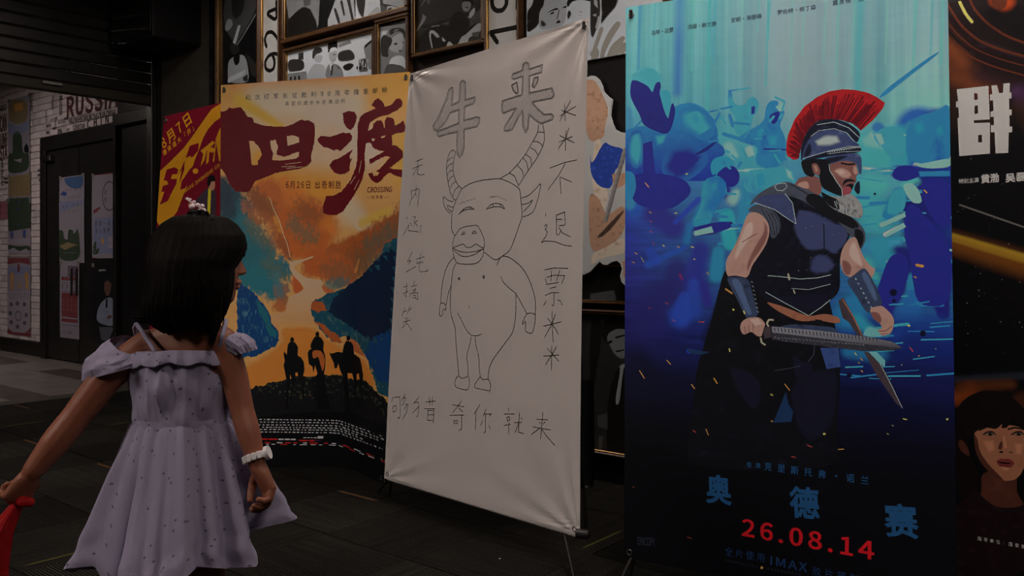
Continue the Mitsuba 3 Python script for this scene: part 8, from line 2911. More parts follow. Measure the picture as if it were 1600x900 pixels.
'瑟': (100, '73,22 7,3 17,-21 -7,-4/50,40 0,7 19,0 -1,10 -15,0 0,6 15,0 1,10 -18,0 0,6 43,0 0,-6 -18,0 0,-10 15,0 0,-6 -15,0 0,-10 19,0 0,-7/6,-1 25,8 0,20 7,0 1,-17 20,13 14,15 7,-3 -18,-18 -23,-15 3,-3 24,0 5,12 6,-3 -6,-15 -32,0 -8,6 -19,-7/35,36 5,4 19,-11 -5,-5/5,44 18,2 0,11 -14,0 0,6 14,0 0,10 -16,0 0,6 40,0 0,-6 -17,0 1,-10 15,0 0,-6 -15,0 -1,-10 17,1 0,-6 -41,-5/5,8 12,20 7,-3 -12,-21'),
'生': (100, '5,2 41,1 0,25 -30,0 1,7 29,0 0,22 -23,0 -11,-16 -7,4 12,18 7,19 7,-1 -5,-16 20,0 0,19 8,0 0,-19 36,0 0,-8 -36,0 0,-22 32,0 0,-7 -32,0 0,-25 41,-1 0,-7 -90,0'),
'用': (100, '3,-4 11,25 1,56 74,0 0,-77 -3,-5 -20,-3 -3,7 18,2 0,21 -27,0 0,-29 -7,0 -1,29 -24,0 -10,-28 -3,-3/54,30 27,0 0,16 -26,0/54,54 27,0 0,16 -26,0/22,30 25,0 0,16 -24,0/23,54 24,0 0,16 -24,0'),
'电': (100, '12,69 33,1 0,14 8,0 0,-14 33,0 0,-51 -33,0 0,-13 4,-5 26,0 4,4 2,12 7,-3 -4,-17 -8,-3 -34,1 -4,6 -1,18 -24,0 -1,-6 -7,0/53,27 26,-1 0,14 -26,1/53,48 26,0 0,14 -26,0/20,27 25,-1 0,14 -24,1/20,48 25,0 0,14 -24,0'),
'皮': (100, '3,-3 11,28 1,45 34,0 0,14 8,0 0,-14 36,-1 -9,-21 -7,2 5,13 -25,0 0,-18 29,-3 -8,-16 -14,-16 32,-11 -5,-7 -34,13 -34,-13 -4,7 31,11 -20,27 -8,0 -4,-26 -8,-17/39,38 18,-23 18,22/22,45 27,0 0,18 -27,0'),
'盛': (100, '5,-6 0,7 12,0 0,24 66,0 0,-24 12,0 0,-7/64,19 -1,-18 13,0 0,18/44,19 0,-18 12,0 0,18/24,1 13,0 0,18 -13,0/4,29 8,17 2,27 37,0 -1,11 7,0 2,-11 15,0 -9,8 5,3 11,-8 -2,-3 14,0 0,-7 -33,0 7,-17 13,15 6,-2 -15,-19 14,-9 4,12 6,-3 -2,-11 -5,-4 -11,1 -12,9 -15,-10 -5,6 16,10 -9,22 -31,0 0,-8 25,-1 -5,-24 -15,-1 -1,6 11,0 2,13 -17,0 -10,-26'),
'知': (100, '55,75 36,0 0,-79 -8,0 0,7 -21,0 0,-8 -7,0/62,10 21,0 0,58 -21,0/3,52 7,13 6,19 7,-1 -3,-12 29,0 0,-7 -16,-1 0,-19 18,0 0,-8 -19,0 -1,-6 20,-22 -5,-7 -17,20 -6,-14 -10,-12 -5,-3 -4,6 14,15 7,22 -1,1 -19,0 0,8 20,0 0,19 -7,0 -8,-15'),
'磊': (100, '45,7 17,24 -12,0 1,7 44,0 0,-7 -25,0 -4,-9 24,0 0,-30 -6,0 -1,4 -18,0 0,-3 -6,0 -1,18 -8,-9/65,2 18,0 0,13 -18,1/5,54 28,19 -23,1 0,6 80,0 0,-6 -47,0 -7,-8 46,-1 0,-21 -56,0 0,14 -15,-9/34,60 0,-11 41,1 -1,10/2,8 17,23 -14,0 0,7 42,0 0,-7 -20,0 -5,-9 22,0 0,-28 -22,2 0,-3 -7,0 0,18 -8,-8/22,3 15,0 0,13 -15,0'),
'示': (100, '6,45 0,7 88,0 0,-7 -40,0 0,-47 -10,-6 -13,0 -2,8 17,1 0,44/69,31 6,4 18,-31 -7,-3/15,77 70,0 0,-8 -70,0/4,6 19,29 8,-2 -20,-32'),
'社': (100, '38,3 27,0 0,42 -22,0 0,7 22,1 0,31 7,0 1,-31 21,-1 0,-7 -21,0 0,-42 23,0 0,-7 -58,0/3,29 16,13 12,17 -26,1 0,7 32,0 4,-3 -12,-21 14,-14 -5,-6 -11,11 0,-42 -7,0 0,40 -14,-11/25,67 -9,13 5,4 10,-13'),
'离': (100, '6,68 0,7 40,0 -3,8 6,2 6,-10 39,0 0,-7/11,30 31,0 4,6 -29,1 0,28 7,0 1,-22 50,0 1,22 7,0 0,-28 -28,0 -4,-7 39,0 -1,-34 -19,-4 -2,6 14,1 0,24 -35,0 -9,-12 24,1 -5,7 5,3 12,-16 -5,-4 -3,5 -36,-5 -3,8 12,13 -21,0 0,-31 -7,0/29,48 16,8 -13,6 3,4 16,-7 12,8 5,-3 -11,-8 13,-7 -3,-5 -16,9 -18,-9'),
'笑': (100, '5,-2 25,10 12,15 -36,0 0,7 38,0 2,9 0,3 -32,-1 -1,6 42,3 27,5 5,-6 -31,-5 -3,-14 42,0 0,-7 -37,0 16,-17 21,-8 -5,-6 -23,10 -17,19 -9,-13 -12,-9 -19,-7/43,57 9,12 6,15 7,-2 -3,-9 32,0 0,-6 -20,0 6,-11 -7,-2 -7,13 -7,0 -10,-14/4,57 15,28 7,-2 -2,-9 26,0 0,-7 -18,0 5,-12 -6,-2 -7,14 -4,0 -9,-14'),
'红': (100, '41,-2 0,8 23,0 0,61 -22,0 0,8 52,0 0,-8 -22,0 0,-61 24,0 0,-8/4,50 9,12 11,22 8,-3 -17,-30 13,1 7,11 6,-4 -23,-31 22,3 0,-6 -34,-7 -2,8 18,19 -16,-3/6,-3 -1,8 34,7 1,-7'),
'纪': (100, '46,70 0,7 44,0 0,-45 -7,0 -1,5 -27,0 0,-32 5,-4 25,0 4,17 7,-3 -6,-20 -32,-1 -9,4 -1,47 34,0 0,25/4,50 10,12 12,22 7,-3 -18,-30 14,1 7,11 7,-4 -24,-31 22,3 0,-6 -34,-7 -3,8 20,19 -18,-3/6,-2 -2,7 37,6 1,-6'),
'经': (100, '36,43 24,12 17,17 -34,0 0,7 41,0 5,-3 -16,-21 23,-12 -4,-6 -25,13 -26,-13/37,2 26,0 0,24 -20,0 0,7 48,0 0,-7 -21,0 0,-24 26,0 0,-7 -59,0/3,50 10,11 10,23 7,-3 -16,-30 13,1 7,11 6,-4 -21,-30 19,3 0,-7 -32,-7 -2,7 18,20 -16,-3/4,6 33,7 1,-1 0,-5 -32,-9'),
'绿': (100, '38,6 26,18 0,19 -23,0 0,6 39,1 1,9 -35,0 0,6 35,0 0,8 -37,1 0,6 45,0 -1,-30 8,-1 0,-6 -25,0 0,-13 3,-5 15,13 6,-3 -18,-15 20,-15 -6,-5 -20,18 -1,-23 -14,-3 -2,7 10,0 0,17 -22,-15/42,35 5,3 12,-12 -5,-4/4,49 17,35 8,-3 -15,-30 11,1 6,11 6,-4 -20,-31 18,3 0,-6 -28,-7 -3,7 16,20 -14,-3/4,5 30,9 2,-6 -29,-10'),
'罗': (100, '8,-2 38,12 -16,15 5,4 19,-15 20,20 -41,1 -19,-14 -5,6 17,11 11,13 -26,1 0,28 78,0 0,-28 -47,-1 4,-1 -6,-9 40,1 5,-3 -13,-20 -17,-13 -20,-9 -23,-5/65,58 17,0 0,15 -17,0/41,58 17,0 0,15 -17,0/18,58 16,0 0,15 -16,0'),
'美': (100, '4,-1 25,7 8,6 4,6 -33,1 0,7 36,1 1,6 -39,0 0,7 40,0 0,9 -31,0 0,6 31,0 0,8 -36,0 0,7 20,0 -7,12 6,2 9,-12 -2,-2 25,0 9,14 7,-2 -7,-12 20,0 0,-7 -36,0 0,-8 32,0 0,-6 -32,0 0,-9 41,0 0,-7 -42,0 -1,-7 42,0 0,-7 -36,-1 14,-12 24,-7 -5,-7 -25,9 -10,8 -6,9 -9,-13 -11,-7 -22,-6'),
'者': (100, '3,25 21,8 20,12 -39,0 0,7 35,0 0,13 -26,0 0,6 26,0 0,13 7,0 0,-13 25,0 1,-3 11,13 6,-4 -24,-25 29,0 0,-7 -38,0 -15,-10 40,0 0,-43 -7,0 -1,3 -40,0 0,-3 -8,0 0,35 -18,-8/34,2 40,0 1,10 -41,0/34,28 0,-10 41,0 -1,10/47,52 7,0 15,13 -22,0'),
'股': (100, '4,-5 6,28 1,57 28,0 0,-81 22,10 -14,24 -4,0 0,7 47,-2 -6,-16 -11,-13 23,-11 -4,-6 -25,12 -23,-12 -5,6 -4,-4 -12,-1 -2,7 11,1 0,25 -15,0 -7,-33/54,33 13,-19 14,18/17,33 15,0 0,17 -14,0/18,57 14,0 0,16 -14,0/40,48 10,12 2,20 31,0 0,-26 11,0 1,-7 -18,2 -1,24 -17,0 -1,-13 -6,-11 -7,-7'),
'胜': (100, '3,-5 6,28 1,57 27,0 0,-83 -4,-4 -12,0 -2,7 11,1 0,25 -14,0 -6,-33/16,33 14,0 0,17 -13,0/17,74 0,-17 13,0 0,16/38,43 7,16 4,20 7,-1 -3,-16 12,0 0,21 7,0 0,-21 22,0 0,-7 -22,-1 0,-21 20,0 0,-7 -20,0 0,-24 24,0 0,-7 -55,0 0,7 24,0 0,24 -20,0 0,7 20,0 0,21 -14,1 -7,-16'),
'胶': (100, '3,-5 7,27 0,57 26,0 0,-82 25,17 -13,26 -6,-6 -5,5 16,21 7,-4 -11,-16 6,1 11,-21 12,22 7,-2 -14,-26 25,-15 -5,-7 -25,16 -25,-16 -5,5 -4,-4 -9,0 -3,6 10,1 -1,25 -13,0 -6,-33/17,32 13,0 -1,17 -12,0/17,56 13,0 -1,16 -12,0/73,56 6,4 17,-21 -6,-4/41,62 0,7 25,0 -6,13 6,2 8,-12 -5,-3 24,0 0,-7'),
'航': (100, '42,-4 10,19 1,36 31,0 0,-50 6,-1 2,13 5,-2 -2,-16 -12,-2 -5,3 -1,48 -17,0 -4,-39 -9,-14/44,61 0,6 22,1 -6,15 6,2 8,-15 -5,-2 26,-1 0,-6/4,-5 6,23 1,16 -7,0 0,6 7,1 0,31 9,0 3,13 7,-2 -3,-11 14,0 0,-75 -4,-4 -11,0 -2,6 11,1 0,34 -17,0 -5,-36 -4,-7/18,41 17,0 -1,25 -16,0/20,28 5,2 7,-15 -5,-2/20,59 5,2 6,-14 -5,-2'),
'色': (100, '4,51 19,16 12,17 7,-2 -3,-7 28,0 4,-3 -12,-16 27,0 0,-36 -7,0 -1,5 -53,0 0,-20 9,-5 47,1 5,3 3,12 7,-2 -3,-14 -13,-6 -58,2 -5,9 0,45 -9,-6/55,32 23,0 0,17 -23,0/23,57 26,-1 10,12 -25,1/24,32 23,0 0,17 -22,0'),
'蒙': (100, '5,72 0,6 23,0 1,6 7,0 0,-6 27,0 1,6 7,0 0,-6 23,0 0,-6 -22,0 -1,-6 -7,0 -1,6 -27,0 0,-6 -7,0 -1,6/6,25 31,11 -23,0 0,6 73,0 0,-6 -38,0 -4,-2 10,-12 21,12 5,-6 -14,-8 11,-12 14,-9 -5,-6 -3,2 -23,23 -3,-2 2,-14 -7,-9 -14,-1 -2,6 14,2 1,12 -41,-19 -4,5 26,10 17,10 -3,4 -35,-15 -4,5 35,15 -4,3 -28,-10/9,64 82,0 0,-16 -7,0 -1,10 -66,0 -1,-10 -7,0/23,48 0,5 54,0 0,-5'),
'薇': (100, '6,71 0,6 23,0 0,7 7,0 1,-7 26,0 0,7 7,0 1,-7 24,0 0,-6 -25,-1 0,-6 6,-1 -1,-13 20,0 -12,-38 13,-15 -4,-5 -13,14 -14,-14 -5,4 16,16 -7,20 -4,-8 -5,6 -31,0 0,5 32,0 1,-4 8,33 -7,0 0,7 -26,0 -1,-7 -7,0 0,7/73,43 3,-13 3,-10 6,23/26,-3 6,10 1,17 24,0 1,-14 8,4 2,-5 -17,-12 -3,6 3,5 0,10 -12,0 -4,-20 -4,-4/3,23 21,25 7,-2 0,14 5,0 1,-13 6,0 0,17 6,0 0,-17 6,0 0,13 6,0 0,-19 -30,0 -1,5 -7,-11 0,-43 -7,0 0,34 -8,-8/4,46 17,18 7,-2 -19,-20'),
'观': (100, '36,-3 13,10 10,12 5,17 0,28 7,0 -2,-36 6,-1 1,-26 2,-2 10,1 3,16 6,-2 -3,-16 -6,-4 -17,1 -2,5 -1,23 -7,-14 -10,-10 -10,-7/46,26 0,53 44,0 0,-53 -7,0 -1,46 -29,0 0,-46/4,2 10,13 8,15 -16,26 5,4 15,-21 7,28 -1,2 -27,0 0,7 36,-1 -4,-23 -6,-21 9,-20 -6,-5 -7,15 -9,-14 -9,-11'),
'诚': (100, '4,45 0,8 20,0 0,-42 8,5 3,-4 2,16 1,39 28,0 -1,17 7,0 1,-17 23,0 0,-7 -23,0 5,-36 9,27 7,-2 -6,-19 -8,-17 8,-13 2,3 1,12 6,-4 -3,-15 -4,-3 -6,1 -9,12 -13,-14 -5,4 16,18 -7,46 -21,0 0,-13 18,-1 -1,-33 -4,-7 -12,-1 -2,6 9,0 2,2 1,27 -11,0 -3,-30 -6,-18 -6,4 4,13 -17,-15 -4,5 4,9 0,37/77,80 5,3 10,-11 -5,-3/10,77 5,4 16,-16 -5,-5'),
'请': (100, '35,46 0,5 26,1 0,7 -20,0 0,5 20,0 0,6 -23,0 0,6 23,0 0,8 8,0 0,-8 24,0 0,-6 -24,0 0,-6 21,0 0,-5 -21,0 0,-7 27,-1 0,-5/43,40 45,0 -2,-46 -16,-2 -2,7 12,0 0,8 -30,1 -1,-16 -6,0/49,13 32,0 0,8 -31,0/49,27 31,-1 1,8 -31,0/4,52 22,0 0,-42 11,7 2,-6 -20,-17 -5,6 5,7 0,38 -15,0/11,77 5,5 15,-15 -6,-5'),
'诺': (100, '4,45 0,7 21,0 1,-42 8,5 -3,3 19,22 -17,0 0,7 20,0 3,10 -7,0 -1,10 -14,0 0,6 14,0 1,11 7,0 0,-11 17,0 0,11 8,0 0,-11 14,0 0,-6 -14,0 0,-10 -8,0 0,10 -17,0 0,-9 8,-1 -3,-10 35,0 0,-7 -38,0 -7,-12 39,-1 0,-35 -7,0 -1,4 -29,0 0,-4 -7,0 -1,28 -8,-8 -3,3 2,-7 -19,-13 -5,5 6,9 0,36/53,3 29,0 0,17 -29,1/10,77 5,4 15,-15 -5,-5'),
'谐': (100, '66,83 8,0 0,-16 16,9 5,-5 -21,-11 1,-13 13,0 1,10 7,-2 -5,-14 -18,-1 -5,3/40,33 16,0 3,10 8,-2 -3,-8 26,0 0,-41 -8,0 0,4 -34,0 0,-4 -8,0/48,2 34,0 0,9 -34,1/48,18 34,0 0,9 -34,0/34,45 5,5 0,33 7,0 0,-12 18,0 0,-7 -18,0 0,-15 18,3 0,-6 -26,-7/4,45 0,7 21,0 0,-41 10,7 4,-6 -22,-18 -4,6 5,8 0,37/10,77 5,4 16,-16 -6,-4'),
'赛': (100, '4,24 13,6 11,7 -22,0 0,5 25,1 0,6 -13,0 0,5 13,0 0,5 -15,0 0,5 15,0 0,5 8,0 0,-5 22,0 1,5 7,0 0,-5 15,0 0,-5 -15,0 0,-5 14,0 0,-5 -14,0 0,-6 25,-1 0,-5 -21,0 13,-9 11,-3 -5,-6 -13,6 0,-18 -8,0 0,17 -42,0 0,-18 -7,0 0,19 -13,-6/37,37 -8,-7 43,0 -8,7/39,43 22,0 1,6 -23,0/39,59 0,-5 23,0 -1,5/52,5 4,5 25,-7 13,-6 -5,-5 -16,7/7,77 40,0 -2,6 7,2 4,-8 37,0 0,-16 -7,0 0,10 -72,0 0,-10 -7,0/6,-2 17,2 11,3 5,4 4,3 4,11 7,0 -2,-8 -3,-7 -6,-5 -6,-3 -11,-3 -17,-3'),
'赤': (100, '74,33 6,3 16,-26 -7,-3/7,43 0,7 39,1 0,14 -29,0 -1,7 30,0 0,12 8,0 0,-12 30,0 0,-7 -30,0 0,-15 40,0 0,-7 -27,0 0,-45 -9,-6 -11,0 -2,7 14,2 0,42 -16,0 -4,-30 -7,-12 -11,-9 -5,6 16,17 4,28/4,12 15,24 8,-2 -17,-26'),
'赫': (100, '83,37 5,1 8,-24 -5,-2/49,-3 10,14 4,29 0,6 -13,0 0,7 18,0 0,12 -15,0 0,6 15,0 0,13 7,0 0,-12 16,-1 0,-6 -16,-1 0,-11 20,0 0,-7 -13,0 -1,-50 -3,-3 -11,-1 -2,6 10,1 0,47 -6,0 -2,-26 -6,-19 -8,-9/47,15 7,23 6,-1 -8,-24/5,-4 10,18 4,30 -14,2 0,7 18,0 0,12 -14,0 0,6 14,0 0,13 7,0 1,-12 13,-1 0,-6 -14,0 0,-12 17,0 0,-7 -10,0 -1,-49 -3,-4 -11,0 -2,5 10,1 0,47 -5,0 -6,-41 -10,-13/37,37 5,2 6,-18 -5,-2/3,16 7,23 6,-2 -7,-24'),
'达': (100, '4,0 15,13 0,26 -14,0 0,8 21,0 0,-35 11,-7 15,-3 44,2 -2,-8 -5,-1 -45,1 -21,11 -14,-13/32,16 17,16 8,24 -25,1 0,7 26,0 1,20 7,0 0,-20 28,0 0,-7 -29,0 -1,-6 26,-29 2,-8 -4,-3 -26,31 -16,-26 -9,-6/8,78 7,4 12,-19 -7,-4'),
'进': (100, '4,0 15,12 0,28 -14,1 0,7 21,0 0,-37 11,-7 17,-3 42,2 -2,-7 -10,-1 -41,1 -21,10 -13,-13/33,33 0,8 15,0 0,17 -14,1 0,7 14,0 0,16 7,0 1,-16 16,0 0,16 8,0 0,-16 12,0 0,-7 -12,-1 0,-17 14,0 0,-8 -14,0 0,-25 -8,0 0,25 -17,0 -6,-16 -9,-10 -5,6 8,8 4,12/55,41 17,0 0,17 -16,0/8,78 6,4 15,-16 -6,-5'),
'通': (100, '4,-1 14,12 0,28 -14,0 0,7 22,0 0,-35 10,-7 18,-3 43,1 -2,-7 -9,0 -43,0 -8,3 -13,7 -5,-2 -8,-10/36,59 27,0 -18,8 5,5 15,-6 13,8 -42,0 0,6 51,1 4,-3 -4,-5 -15,-10 7,-4 13,0 -1,-50 -5,-2 -11,0 -2,6 11,0 0,11 -17,-1 0,-16 -7,0 0,16 -16,1 -1,-17 -7,0/67,30 17,-1 1,9 -18,1/67,44 17,0 1,9 -18,0/43,30 17,-1 0,9 -17,1/43,44 17,0 0,9 -17,0/7,75 5,5 17,-17 -6,-4'),
'里': (100, '5,2 41,0 0,14 -34,0 0,7 34,0 0,12 -31,0 0,45 71,0 0,-45 -31,0 -1,-12 35,0 0,-7 -34,0 -1,-14 41,0 0,-7 -90,0/54,42 24,-1 0,13 -24,0/54,61 24,0 0,12 -24,0/23,42 24,-1 0,13 -24,0/23,61 24,0 0,12 -24,0'),
'重': (100, '5,-5 0,6 41,0 0,9 -33,0 0,6 33,0 0,7 -30,0 0,31 30,0 0,6 -40,0 0,6 40,0 0,7 -31,-1 -2,6 68,5 4,-5 -31,-4 -1,-8 41,0 0,-6 -40,0 -1,-6 32,0 0,-31 -31,0 -1,-7 36,0 0,-6 -35,0 -1,-9 42,0 0,-6/53,41 24,0 0,7 -23,1/54,36 0,-8 23,1 0,7/23,41 23,0 0,7 -23,1/23,36 0,-8 23,1 0,7'),
'长': (100, '6,37 0,8 19,0 0,39 7,0 1,-39 61,0 0,-8 -38,0 17,-23 24,-12 -6,-7 -11,5 -18,14 -14,23 -15,0 0,-33 24,6 0,-7 -33,-10 -3,6 4,5 0,33/40,56 20,11 17,15 7,-3 -14,-14 -22,-14'),
'限': (100, '41,-2 3,6 0,76 44,0 0,-45 -20,0 6,-14 15,11 5,-5 -17,-12 19,-16 -5,-6 -8,5 -13,14 -9,23 -9,0 0,-32 17,4 1,-7 -26,-8/52,42 29,0 0,12 -29,1/52,61 29,0 0,12 -29,0/9,80 26,0 4,-3 -10,-26 8,-13 1,-13 -3,-7 -5,-2 -8,0 -2,6 8,1 3,5 -1,11 -8,11 8,23 -14,0 0,-81 -7,0'),
'隆': (100, '35,45 25,10 -9,9 -11,-8 -5,4 23,24 7,-1 -4,-7 28,-2 -16,-19 25,-9 -4,-6 -9,2 -1,-5 -35,0 -1,5 -10,-3/67,51 -16,-9 32,1/56,70 11,-11 12,10/35,-6 0,7 27,0 0,8 -18,0 0,5 18,0 0,7 -14,0 -6,-8 -6,4 11,18 6,-1 -2,-7 11,0 1,7 7,0 0,-7 20,0 0,-6 -20,0 0,-7 19,0 0,-5 -19,0 0,-8 26,0 0,-7/8,80 24,0 5,-3 -10,-27 7,-11 2,-14 -3,-7 -5,-3 -8,0 -2,6 8,1 3,4 -1,11 -8,12 8,24 -13,0 0,-81 -7,0'),
'集': (100, '3,-1 36,17 -34,0 0,6 41,0 0,7 8,0 0,-7 41,0 0,-6 -34,0 36,-16 -5,-6 -38,19 0,-21 -8,0 0,21 -36,-20/3,56 23,28 8,-1 -5,-10 22,0 -4,9 7,2 5,-11 30,0 0,-6 -33,0 1,-6 28,0 0,-6 -29,0 0,-6 29,0 0,-6 -28,0 -1,-7 36,0 0,-6 -67,0 0,-3 -8,0 0,32 -8,-8/25,37 24,-1 0,7 -24,0/25,49 24,0 0,6 -24,0/25,61 24,0 0,6 -24,0'),
'露': (100, '5,-1 6,0 0,20 6,0 0,-19 8,1 0,21 -13,1 0,19 32,0 0,-19 -13,0 0,-7 13,0 21,8 -8,7 -8,-5 -5,3 18,17 6,-1 -2,-4 19,0 4,-3 -13,-14 21,-7 -4,-5 -6,1 0,-21 -27,2 0,-2 -7,0 0,21 -6,-2 -3,4 0,-4 -13,0 0,-10 16,1 -1,-5 -40,-5/70,20 -11,-6 23,0/60,0 20,-1 0,10 -20,0/62,36 8,-9 9,9/18,28 19,0 0,9 -19,0/8,69 38,0 0,5 -32,0 0,6 72,0 0,-6 -32,0 -1,-5 39,0 0,-17 -7,0 0,12 -32,0 0,-19 -7,0 0,19 -31,0 0,-12 -7,0/59,51 22,0 0,-4 -22,0/59,60 21,0 0,-5 -21,0/20,60 20,0 0,-5 -20,0/18,51 22,0 0,-4 -22,0'),
'静': (100, '4,51 19,1 0,6 -15,0 0,5 15,0 0,6 -17,0 0,6 17,0 0,9 7,0 0,-9 17,0 0,-6 -17,0 0,-6 15,0 1,-4 16,25 7,-2 -3,-7 15,0 4,-3 -9,-15 15,0 0,-17 6,0 0,-6 -6,-1 0,-21 -7,0 -1,4 -11,0 -1,-21 -16,-3 -3,7 13,1 0,16 -14,0 0,6 14,1 0,10 -18,1 0,6 18,0 0,11 -13,0 -6,7 -16,0 0,-6 18,-1 0,-5 -44,0/72,23 12,0 0,11 -12,0/72,40 12,0 0,11 -12,0/55,58 13,-1 8,12 -14,0/10,40 34,0 -2,-46 -14,-2 -2,6 11,1 0,10 -20,0 0,-17 -7,0/17,15 19,-1 1,8 -20,0/17,28 19,-1 1,7 -20,0'),
'须': (100, '69,9 4,5 23,-16 -4,-6/38,73 0,7 55,0 0,-7 -24,-1 -3,-9 23,0 0,-48 -8,0 0,41 -31,0 0,-41 -7,0 0,48 15,0 2,9/35,-3 13,6 9,8 5,11 0,27 8,0 -1,-27 -5,-14 -9,-9 -15,-7/4,1 15,11 13,15 7,-2 -10,-15 -14,-11 -6,-4/5,35 14,9 11,12 7,-3 -11,-12 -15,-11/6,63 11,8 10,11 7,-3 -9,-11 -13,-10'),
'风': (100, '4,-3 11,29 1,53 68,0 1,-68 5,-10 2,14 5,-4 -3,-16 -10,-1 -5,11 -3,67 -52,0 -4,-60 -10,-20/24,9 23,25 -19,23 7,4 16,-20 10,24 6,-2 -11,-28 18,-26 -8,-4 -15,23 -21,-24'),
'馨': (100, '4,12 32,12 -28,0 0,6 38,0 0,5 -24,-1 -1,5 31,1 -3,5 17,5 -11,5 3,4 -4,0 -4,10 8,4 1,9 24,0 0,-10 12,0 0,-5 -14,-1 -4,3 0,8 -12,0 -3,-8 -7,-4 34,-2 -10,-13 15,-7 -3,-4 -18,8 -20,-7 23,2 5,-4 -27,-3 0,-5 38,0 0,-6 -28,0 32,-11 -4,-5 -12,3 -1,-19 -50,3 0,-3 -7,0 0,19 -14,-4/58,59 15,-6 7,6/29,3 0,-4 43,0 0,4/29,11 0,-4 43,1 0,3/54,24 0,-8 13,0/34,16 12,0 0,8 -1,0/48,45 -31,0 -8,-13 -5,4 7,10 1,15 36,0/32,50 10,-1 0,7 -10,0/18,50 9,-1 0,7 -9,0/8,74 0,5 18,0 0,5 7,0 0,-5 18,0 0,-5 -18,0 0,-4 16,0 0,-5 -39,0 0,5 16,0 0,4'),
'马': (100, '13,71 0,7 65,0 -4,-38 18,-1 -4,-33 -6,-12 -23,-2 -2,7 20,2 6,31 -64,0 4,31 7,0 -2,-24 39,0 3,32/6,20 65,0 0,-7 -65,0'),
'黄': (100, '5,59 25,0 0,9 -17,0 0,7 17,0 0,9 8,0 0,-9 24,0 1,9 7,0 0,-9 18,0 0,-7 -18,0 0,-9 25,0 0,-7 -41,0 0,-7 30,0 0,-35 -68,0 0,35 30,0 0,7 -41,0/54,39 0,-9 23,0 0,9/54,25 0,-9 23,0 0,9/38,59 24,0 0,9 -24,0/24,16 22,0 0,9 -22,0/24,39 0,-9 22,0 0,9/59,4 5,5 30,-12 -6,-5/6,-3 29,12 7,-5 -31,-13'),
'：': (100, '18,58 3,4 6,1 5,-9 -3,-4 -6,-1/18,5 5,9 6,-1 3,-4 -5,-9 -6,0'),
}

# ------------------------------------------------------------------ printed sheets: a sheet is a curved vinyl surface with its own coordinates s (along its width) and t (up)
class Sheet:
    def __init__(S, cols, bow=0., smooth=0.):
        S.s = np.array([c[0] for c in cols], float); S.b = np.array([c[1] for c in cols], float); S.t = np.array([c[2] for c in cols], float)
        S.bow, S.sm, S.pucker = bow, smooth, 0.
        S.H = float(np.mean(np.linalg.norm(S.t - S.b, axis=1))); S.W = float(np.linalg.norm(np.diff((S.t + S.b) / 2, axis=0), axis=1).sum())
        n = np.cross(S.b[-1] - S.b[0], S.t[0] - S.b[0]); S.n = n / np.linalg.norm(n); S.cut = None
        if smooth:                                       # the bend becomes narrow strips; prints on it are cut along the same lines
            q = np.unique(np.round(np.concatenate([np.linspace(0, 1, 21), np.linspace(.55, .81, 27)]), 4)); tb, tt = S.col(S.b, q), S.col(S.t, q)
            S.s, S.b, S.t, S.sm, S.cut = q, tb, tt, 0., (q, np.linspace(0, 1, 41))
    def col(S, A, s):
        o = 0; ds = np.linspace(-S.sm, S.sm, 41) if S.sm else [0.]
        for d in ds:
            q = s + d
            v = np.stack([np.interp(q, S.s, A[:, k]) for k in range(3)], -1)
            v = np.where((q < S.s[0])[..., None], A[0] + (q - S.s[0])[..., None] * (A[1] - A[0]) / (S.s[1] - S.s[0]), v)
            v = np.where((q > S.s[-1])[..., None], A[-1] + (q - S.s[-1])[..., None] * (A[-1] - A[-2]) / (S.s[-1] - S.s[-2]), v)
            o = o + v / len(ds)
        return o
    def __call__(S, s, t):
        s, t = np.asarray(s, float), np.asarray(t, float)
        b = S.col(S.b, s); p = b + (S.col(S.t, s) - b) * t[..., None]
        if S.bow: 
            n = np.cross(S.b[-1] - S.b[0], [0, 0, 1.]); p = p + n / np.linalg.norm(n) * (S.bow * 4 * t * (1 - t))[..., None]
        if S.pucker:
            n = np.cross(S.b[-1] - S.b[0], [0, 0, 1.]); n /= np.linalg.norm(n)
            for s0, t0, a in ((0, 1, 1.), (1, 1, 1.), (0, 0, .7), (1, 0, .7)):
                x, y = (s - s0) * S.W, (t - t0) * S.H; d = np.hypot(x, y) + 1e-6; an = np.arctan2(y, x)
                p = p + n * (S.pucker * a * np.exp(-d / .26) * np.sin(an * 15 + 2 * np.sin(an * 4)) * d / (d + .05))[..., None]
        return p
    def normals(S, s, t, e=.01):
        a = S(s + e, t) - S(s - e, t); b = S(s, t + e) - S(s, t - e); n = np.cross(a, b); return n / np.linalg.norm(n, axis=-1, keepdims=True)
SHEET = {k: Sheet(*v) for k, v in SHEETS.items()}

